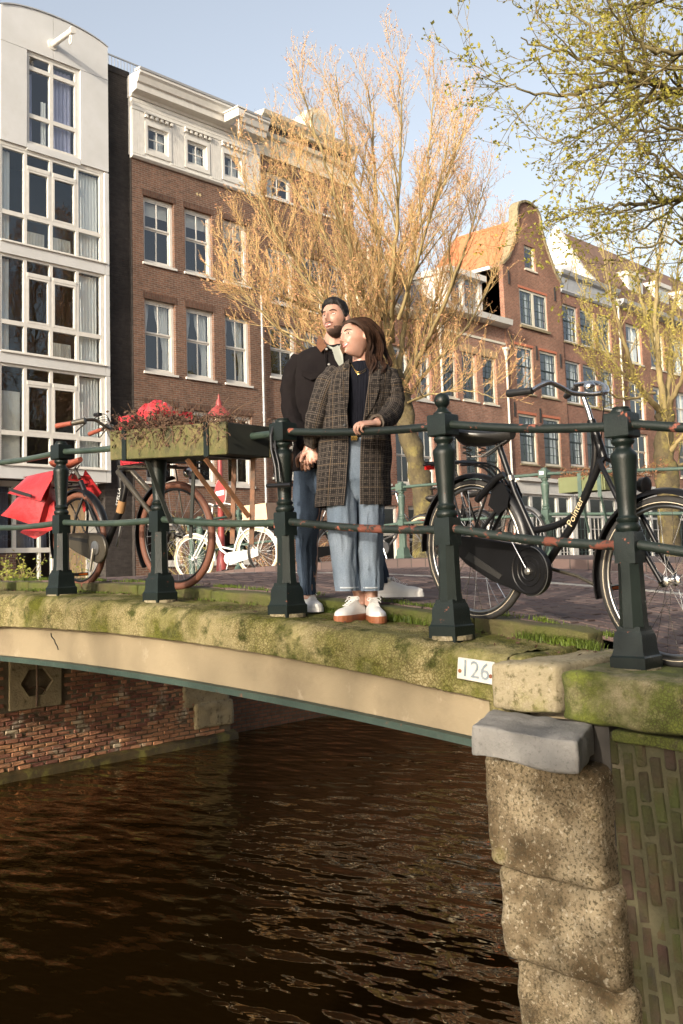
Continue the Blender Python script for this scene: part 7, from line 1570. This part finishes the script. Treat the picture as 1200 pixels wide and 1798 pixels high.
def mbeard(q):
    if q.y < -.005: return -1
    jaw = (-.056 - .35 * max(0, .05 - abs(q.x)) + .9 * max(0, abs(q.x) - .052) - q.z) / .012 if abs(q.x) > .026 else (-.080 - q.z) / .004
    mous = 1 - ((abs(q.x) - .012) / .018) ** 2 - ((q.z + .0475) / .0055) ** 2; side = (.006 - abs(abs(q.x) - .066)) / .006 if -.05 < q.z < .02 and q.y < .03 else -1
    lipz = 1 - (q.x / .027) ** 2 - ((q.z + .064) / .013) ** 2
    return max(jaw if lipz < 0 else -1, mous, side)
Hm.shell(mbeard, .0022, M_beard, 'beard', bodym, seed=5, nzs=120, amp=.0012)
jr = [(607, 560, 616, .055, .03), (613, 538, 638, .085, .03), (624, 520, 652, .115, .02), (645, 513, 656, .13, .01), (700, 514, 650, .14, 0), (760, 515, 645, .14, 0), (826, 514, 638, .145, 0)]
jk = cloth_loft(PM, jr, n=56, fold=.010, seed=4, uv=False, sq=.85, thick=.006).build('jacket', M_jack, man, smooth=80)
sl = sleeve([PM(530, 632, .02), PM(516, 660, 0), PM(511, 700, -.02), PM(516, 738, -.07), PM(528, 762, -.14), PM(539, 783, -.205)], [.064, .068, .062, .058, .052, .046], fold=.010, seed=2, uv=False); sl.build('sleeve', M_jack, jk, smooth=80)
sleeve([PM(632, 634, .03), PM(648, 665, .04), PM(662, 715, .09), PM(650, 750, .14)], [.062, .064, .056, .05], fold=.008, seed=7, uv=False).build('sleeve', M_jack, jk, smooth=80)
tubes(jk, 'cuff', M_jack, ([PM(534, 772, -.175), PM(540, 784, -.208)], .0475), n=20)
def patch(ps, pts, dd, m, name, parent, th=.006, bulge=.0):
    b = MB(); P = [ps(x, y, dd if not hasattr(dd, '__len__') else dd[k]) for k, (x, y) in enumerate(pts)]; b.prism(P, KC * th); return b.build(name, m, parent, bevel=.002)
def band(ps, pts, w, m, name, parent, th=.01):
    """ribbon along (x, y, dd) points with half width w"""
    P = smooth_path([ps(*p) for p in pts], 5); b = MB(); N = len(P); vs = []
    for i in range(N):
        t = (P[min(i + 1, N - 1)] - P[max(i - 1, 0)]).normalized(); s = t.cross(KC).normalized(); vs += [P[i] + s * w, P[i] + KC * th, P[i] - s * w, P[i] - KC * th * .2]
    b.add(vs, [(i * 4 + k, i * 4 + (k + 1) % 4, i * 4 + 4 + (k + 1) % 4, i * 4 + 4 + k) for i in range(N - 1) for k in range(4)]); return b.build(name, m, parent, smooth=60)
# collar wings, placket, chest pocket, buttons
b = MB(); b.grid(lambda i, j: [PM(561 + 2 * j, 590 + 2 * j, .0 + .02 * j), PM(559 + 3 * j, 602 + 2 * j, -.06), PM(563 + 3 * j, 612 + 2 * j, -.10), PM(570 + 3 * j, 616 + 0 * j, -.115)][i], 4, 4); b.build('collar', M_cord, jk, smooth=80)
patch(PM, [(560, 588), (555, 607), (564, 619), (575, 608), (567, 597)], (-.03, -.07, -.125, -.125, -.085), M_cord, 'collar', jk, th=.008)
patch(PM, [(600, 600), (597, 612), (602, 622), (610, 618), (612, 606)], (-.06, -.11, -.125, -.10, -.05), M_cord, 'collar', jk, th=.008)
patch(PM, [(583, 612), (589, 632), (600, 650), (604, 640), (602, 616), (594, 606)], (-.118, -.135, -.14, -.13, -.115, -.1), M_tee, 'tee_shirt', man, th=.005)
tubes(man, 'tee_neck', M_tee, ([PM(574, 607, -.06), PM(584, 612, -.095), PM(596, 610, -.085), PM(603, 604, -.05)], .008))
for x, y in ((574, 613), (578, 640), (577, 668), (576, 700)):
    b = MB(); b.lathe([(.008, 0), (.008, .003), (.004, .005)], PM(x, y, -.150), 10, KC); b.build('button', M_steel, jk)
band(PM, [(571, 616, -.13), (573, 650, -.146), (572, 700, -.150), (570, 760, -.15)], .004, M_jack, 'placket', jk, th=.006); patch(PM, [(530, 650), (562, 653), (562, 663), (546, 668), (530, 660)], (-.128, -.145, -.145, -.14, -.128), M_jack, 'pocket_flap', jk, th=.006)
mj = cloth_loft(PM, [(812, 517, 630, .12, 0), (850, 516, 628, .12, 0), (868, 524, 620, .10, 0)], n=40, fold=.006, seed=3, uv=False).build('jeans', M_denm, man, smooth=80)
cloth_loft(PM, [(838, 514, 574, .095, 0), (887, 516, 566, .09, -.01), (940, 519, 558, .075, -.03), (990, 523, 555, .068, -.01), (1030, 528, 554, .062, -.01), (1044, 530, 555, .062, -.015)], n=36, fold=.014, fs=14, seed=6, uv=False, thick=.005).build('trouser_leg', M_denm, mj, smooth=80)
cloth_loft(PM, [(838, 574, 632, .095, 0), (890, 592, 645, .09, 0), (945, 620, 664, .075, .03), (1000, 645, 680, .065, .06), (1024, 652, 684, .062, .08)], n=36, fold=.012, fs=14, seed=9, uv=False, thick=.005).build('trouser_leg', M_denm, mj, smooth=80)
tubes(mj, 'belt', M_leath, (ering(PM(573, 818, 0), RR * PM.m(57), KC * .122, 24) + [ering(PM(573, 818, 0), RR * PM.m(57), KC * .122, 24)[0]], .010), n=6)
shoe(man, PM(540, 1040, .07), KC * .95 + RR * .22, .285, deck(PM(545, 1050).y), M_shoe, M_wsole, sole_h=.022)
p_ = PM(664, 1030, .09); shoe(man, p_, RR * .86 + KC * .42, .285, roadz(p_.y) + .01, M_shoe, M_wsole, sole_h=.022)
# =================================================== the woman
PW = Pose(5.62)
woman = empty('person', (PW(640, 1085).x, PW(640, 1085).y, deck(3.6)), 'smiling woman in a grey plaid coat and light jeans leaning on the man', 'person')
Hw = Head(PW(626, 596, -.03), RR * -.78 + KC * .62 + ZU * .08, rad(-14), .94, True)
mb = MB(); Hw.add(mb)
limb(mb, [PW(634, 652, 0), PW(634, 630, .0), PW(633, 605, -.01)], [.056, .046, .046])
skin_loft(mb, [ering(PW((a + c) / 2, y, dd), RR * PW.m((c - a) / 2), KC * h, 24) for y, a, c, h, dd in ((638, 616, 654, .045, 0), (656, 600, 676, .065, 0), (684, 596, 674, .085, 0), (720, 598, 668, .085, 0), (770, 596, 668, .09, 0), (825, 596, 660, .08, 0), (842, 606, 648, .05, 0))])
s1, e1, w1 = PW(592, 668, 0), PW(556, 735, -.02), PW(549, 782, .10)
limb(mb, [PW(605, 652, 0), s1, s1.lerp(e1, .5), e1, w1], [.03, .034, .030, .027, .022])
s2, e2, w2 = PW(678, 670, 0), PW(688, 722, -.05), PW(661, 742, -.325)
limb(mb, [PW(662, 652, 0), s2, s2.lerp(e2, .5), e2, e2.lerp(w2, .5), w2], [.03, .034, .030, .028, .026, .022])
hr = hand(mb, PW(658, 743, -.325), RR * -.86 + KC * .42 + ZU * -.06, ZU + KC * .38, KC * -.7 + RR * -.3, .92, curl=(30, 55, 40), spread=.05, thumb=(.1, .75), fr=(0, 2, 4, 8))
hand(mb, PW(550, 786, .13), ZU * -1 + RR * -.12 + KC * .05, NH + RR * .2, RR * -1, .9, curl=(35, 60, 35), spread=.12, thumb=(.3, .6))
k1, k2 = PW(631, 1042, .03), PW(653, 1044, .02)
limb(mb, [PW(606, 850, 0), PW(608, 930, -.02), PW(616, 985, .02), k1, k1 - ZU * .06], [.08, .055, .05, .034, .036]); limb(mb, [PW(650, 850, 0), PW(651, 930, -.02), PW(653, 985, .02), k2, k2 - ZU * .06], [.08, .055, .05, .034, .036])
bodyw = fuse(mb, 'body', M_skin2, woman)
Hw.face(bodyw, M_hairw, smile=1.0, lipw=.024)
def whair(q):
    line = .082 if q.y > .062 else .082 - (.062 - q.y) / .05 * .060 if q.y > .012 else .022 if q.y > -.028 else .022 - (-.028 - q.y) * 3.2
    return (q.z - max(line, -.10)) / .010
hw_ = Hw.shell(whair, .014, M_hairw, 'hair', bodyw, seed=8, nzs=40, amp=.004)
R = random.Random(12); b = MB()
inner = [(610, 563, -.12), (626, 567, -.115), (640, 580, -.10), (647, 602, -.07), (647, 626, -.07), (652, 650, -.10), (650, 668, -.115)]; outer = [(622, 558, -.04), (648, 559, .0), (668, 579, .02), (679, 608, .02), (684, 632, -.01), (680, 652, -.04), (666, 670, -.06)]
clumps = [(R.random(), R.uniform(-.035, .05), R.uniform(0, 6.28), R.uniform(4.5, 7.5), R.uniform(13, 18), R.uniform(.8, 1.0)) for _ in range(26)]
for k in range(330):
    u0, dp, ph, am, fq, Lc = clumps[k % 26]; u = max(0, min(1, u0 + R.gauss(0, .035))); dp = dp + R.gauss(0, .006); pts = []
    A_ = tween(inner, 6); B_ = tween(outer, 6); N = int(len(A_) * Lc * R.uniform(.92, 1.0)); j1, j2 = R.gauss(0, .25), R.gauss(0, 1.2)
    for i in range(N):
        t = i / (len(A_) - 1); x, y, dd = [a * (1 - u) + c * u for a, c in zip(A_[i], B_[i])]; wv = am * max(0, t - .18) * 1.25
        pts.append(PW(x + wv * math.sin(t * fq + ph + j1) + j2 * t, y + .5 * wv * math.cos(t * fq + ph + j1), dd + dp * t - .010 * math.sin(math.pi * min(1, t * 2)) + .016 * max(0, t - .18) * math.cos(t * fq + ph)))
    b.tube(pts, [.0030 * (.7 + .5 * math.sin(math.pi * min(1, .15 + i / N))) * (1 if i < N - 4 else .35 + .16 * (N - i)) for i in range(N)], 4)
tag(b.build('hair_locks', M_hairw, hw_, smooth=80), kind='stuff')
# sweater, necklace, belt
def ribs(a, t): return .0016 * math.cos(a * 46)
cloth_loft(PW, [(636, 619, 652, .055, 0), (646, 610, 662, .07, 0), (662, 598, 672, .09, 0), (700, 600, 668, .098, 0), (740, 604, 662, .098, 0), (772, 604, 660, .102, 0)], n=180, sub=5, fold=.004, seed=1, uv=False, drape=ribs).build('sweater', M_sweat, woman, smooth=80)
tubes(bodyw, 'necklace', M_gold, (smooth_path([PW(618, 640, -.058), PW(622, 648, -.088), PW(629, 657, -.108), PW(636, 655, -.106), PW(643, 650, -.09)], 4), .0014), n=5); tubes(bodyw, 'necklace', M_gold, (smooth_path([PW(617, 640, -.058), PW(624, 650, -.095), PW(632, 653, -.106), PW(644, 647, -.088)], 4), .0011), n=5)
tubes(bodyw, 'ring', M_gold, (ering(hr[2][0][1].lerp(hr[2][0][2], .45), RR * .0105, V((0, 0, .0095)), 12) + [ering(hr[2][0][1].lerp(hr[2][0][2], .45), RR * .0105, V((0, 0, .0095)), 12)[0]], .0014), n=6)
# coat
cr_ = [(634, 610, 664, .062, .01, 613, 653), (641, 597, 680, .085, .01, 612.5, 652), (652, 581, 691, .108, .01, 612, 651), (672, 570, 694, .125, 0, 611, 648), (710, 566, 690, .135, 0, 609, 643), (745, 563, 687, .14, 0, 611, 638), (790, 559, 686, .145, 0, 612, 633), (840, 556, 686, .15, 0, 609, 632), (889, 554, 687, .155, 0, 604, 632)]
ct = cloth_loft(PW, cr_, n=72, fold=.011, seed=11, thick=.008).build('coat', M_plaid, woman, smooth=80)
sleeve([PW(592, 654, .015), PW(577, 672, 0), PW(563, 708, -.02), PW(553, 745, -.02), PW(549, 778, .08)], [.058, .066, .06, .054, .046], fold=.008, seed=5).build('sleeve', M_plaid, ct, smooth=80)
sleeve([PW(678, 655, .015), PW(688, 676, .0), PW(692, 702, -.01), PW(688, 724, -.08), PW(676, 737, -.20), PW(661, 743, -.305)], [.056, .062, .060, .058, .052, .045], fold=.009, seed=6).build('sleeve', M_plaid, ct, smooth=80)
crt = tween(cr_, 6)
def coat_at(x, y, off):
    r = min(crt, key=lambda q: abs(q[0] - y)); cc = (r[1] + r[2]) / 2; h = (r[2] - r[1]) / 2; c = max(-1, min(1, (x - cc) / h)); return PW(x, y, r[4] - r[3] * math.sqrt(max(0, 1 - c * c)) - off)
def lapel(pts, name, off=.012, th=.008):
    P = [coat_at(x, y, off) for x, y in pts]; b = MB(); uvs = [(x * .003, y * .003) for x, y in pts]; n = len(P); c = sum(P, V()) / n + KC * .006; b.add(P + [c], [(i, (i + 1) % n, n) for i in range(n)], uv=[(uvs[i], uvs[(i + 1) % n], (sum(u for u, v in uvs) / n, sum(v for u, v in uvs) / n)) for i in range(n)]); b.add([p - KC * .02 for p in P] + P, [(i, (i + 1) % n, n + (i + 1) % n, n + i) for i in range(n)]); return b.build(name, M_plaid, ct, smooth=30)
lapel([(614, 636), (605, 641), (598, 650), (596, 662), (602, 664), (599, 676), (604, 700), (609, 728), (612, 700), (613, 660)], 'lapel'); lapel([(653, 642), (660, 640), (668, 650), (671, 664), (665, 668), (667, 682), (657, 712), (640, 738), (645, 700), (650, 668)], 'lapel')
lapel([(614, 630), (607, 634), (600, 645), (604, 650), (612, 645)], 'collar', .016)
lapel([(643, 784), (684, 783), (684, 792), (643, 794)], 'pocket_flap', .004); lapel([(566, 786), (600, 787), (600, 797), (566, 796)], 'pocket_flap', .004)
b = MB(); b.lathe([(.009, 0), (.009, .004), (.004, .006)], coat_at(606, 747, .008), 12, KC); b.build('button', M_black, ct)
# jeans
wj = cloth_loft(PW, [(766, 596, 662, .112, .0), (800, 588, 668, .122, 0), (838, 580, 672, .125, 0), (852, 590, 664, .11, 0), (874, 612, 644, .09, 0), (884, 622, 634, .05, 0)], n=44, fold=.004, seed=2, uv=False).build('jeans', M_denl, woman, smooth=80)
cloth_loft(PW, [(826, 576, 628, .108, 0), (888, 573, 629, .115, -.01), (950, 579, 629, .115, -.015), (1000, 585, 630, .11, -.01), (1037, 590, 632, .105, -.005)], n=44, fold=.014, fs=11, seed=14, uv=False, thick=.006).build('trouser_leg', M_denl, wj, smooth=80)
cloth_loft(PW, [(826, 625, 672, .108, -.01), (888, 627, 675, .112, -.015), (950, 629, 673, .11, -.02), (1000, 632, 672, .105, -.015), (1037, 634, 672, .10, -.01)], n=44, fold=.013, fs=11, seed=17, uv=False, thick=.006).build('trouser_leg', M_denl, wj, smooth=80)
for xl_, xr_, y_, d_ in ((591, 631, 1031, -.118), (635, 671, 1031, -.116)): band(PW, [(xl_, y_, d_ + .09), ((xl_ + xr_) / 2 - 10, y_ + 1, d_ + .012), ((xl_ + xr_) / 2 + 8, y_ + 1, d_ + .008), (xr_, y_, d_ + .07)], .004, mat('hem_denim', (.46, .50, .54), None, 40, .9) if 'hem_denim' not in bpy.data.materials else bpy.data.materials['hem_denim'], 'hem', wj, th=.004)
tubes(wj, 'belt', M_leath, (ering(PW(629, 769, 0), RR * PW.m(33.5), KC * .116, 24) + [ering(PW(629, 769, 0), RR * PW.m(33.5), KC * .116, 24)[0]], .011), n=6); b = MB(); b.obox(PW(622, 769, -.13), RR * .018, KC * .003, ZU * .014); b.build('belt_buckle', M_gold, wj)
shoe(woman, PW(634, 1046, .06), KC * .86 + RR * -.50, .262, deck(3.62) + .004, M_shoe, M_sole, sole_h=.036, wid=.046)
shoe(woman, PW(652, 1046, .05), KC * .99 + RR * .14, .262, deck(3.52) + .004, M_shoe, M_sole, sole_h=.036, wid=.046)
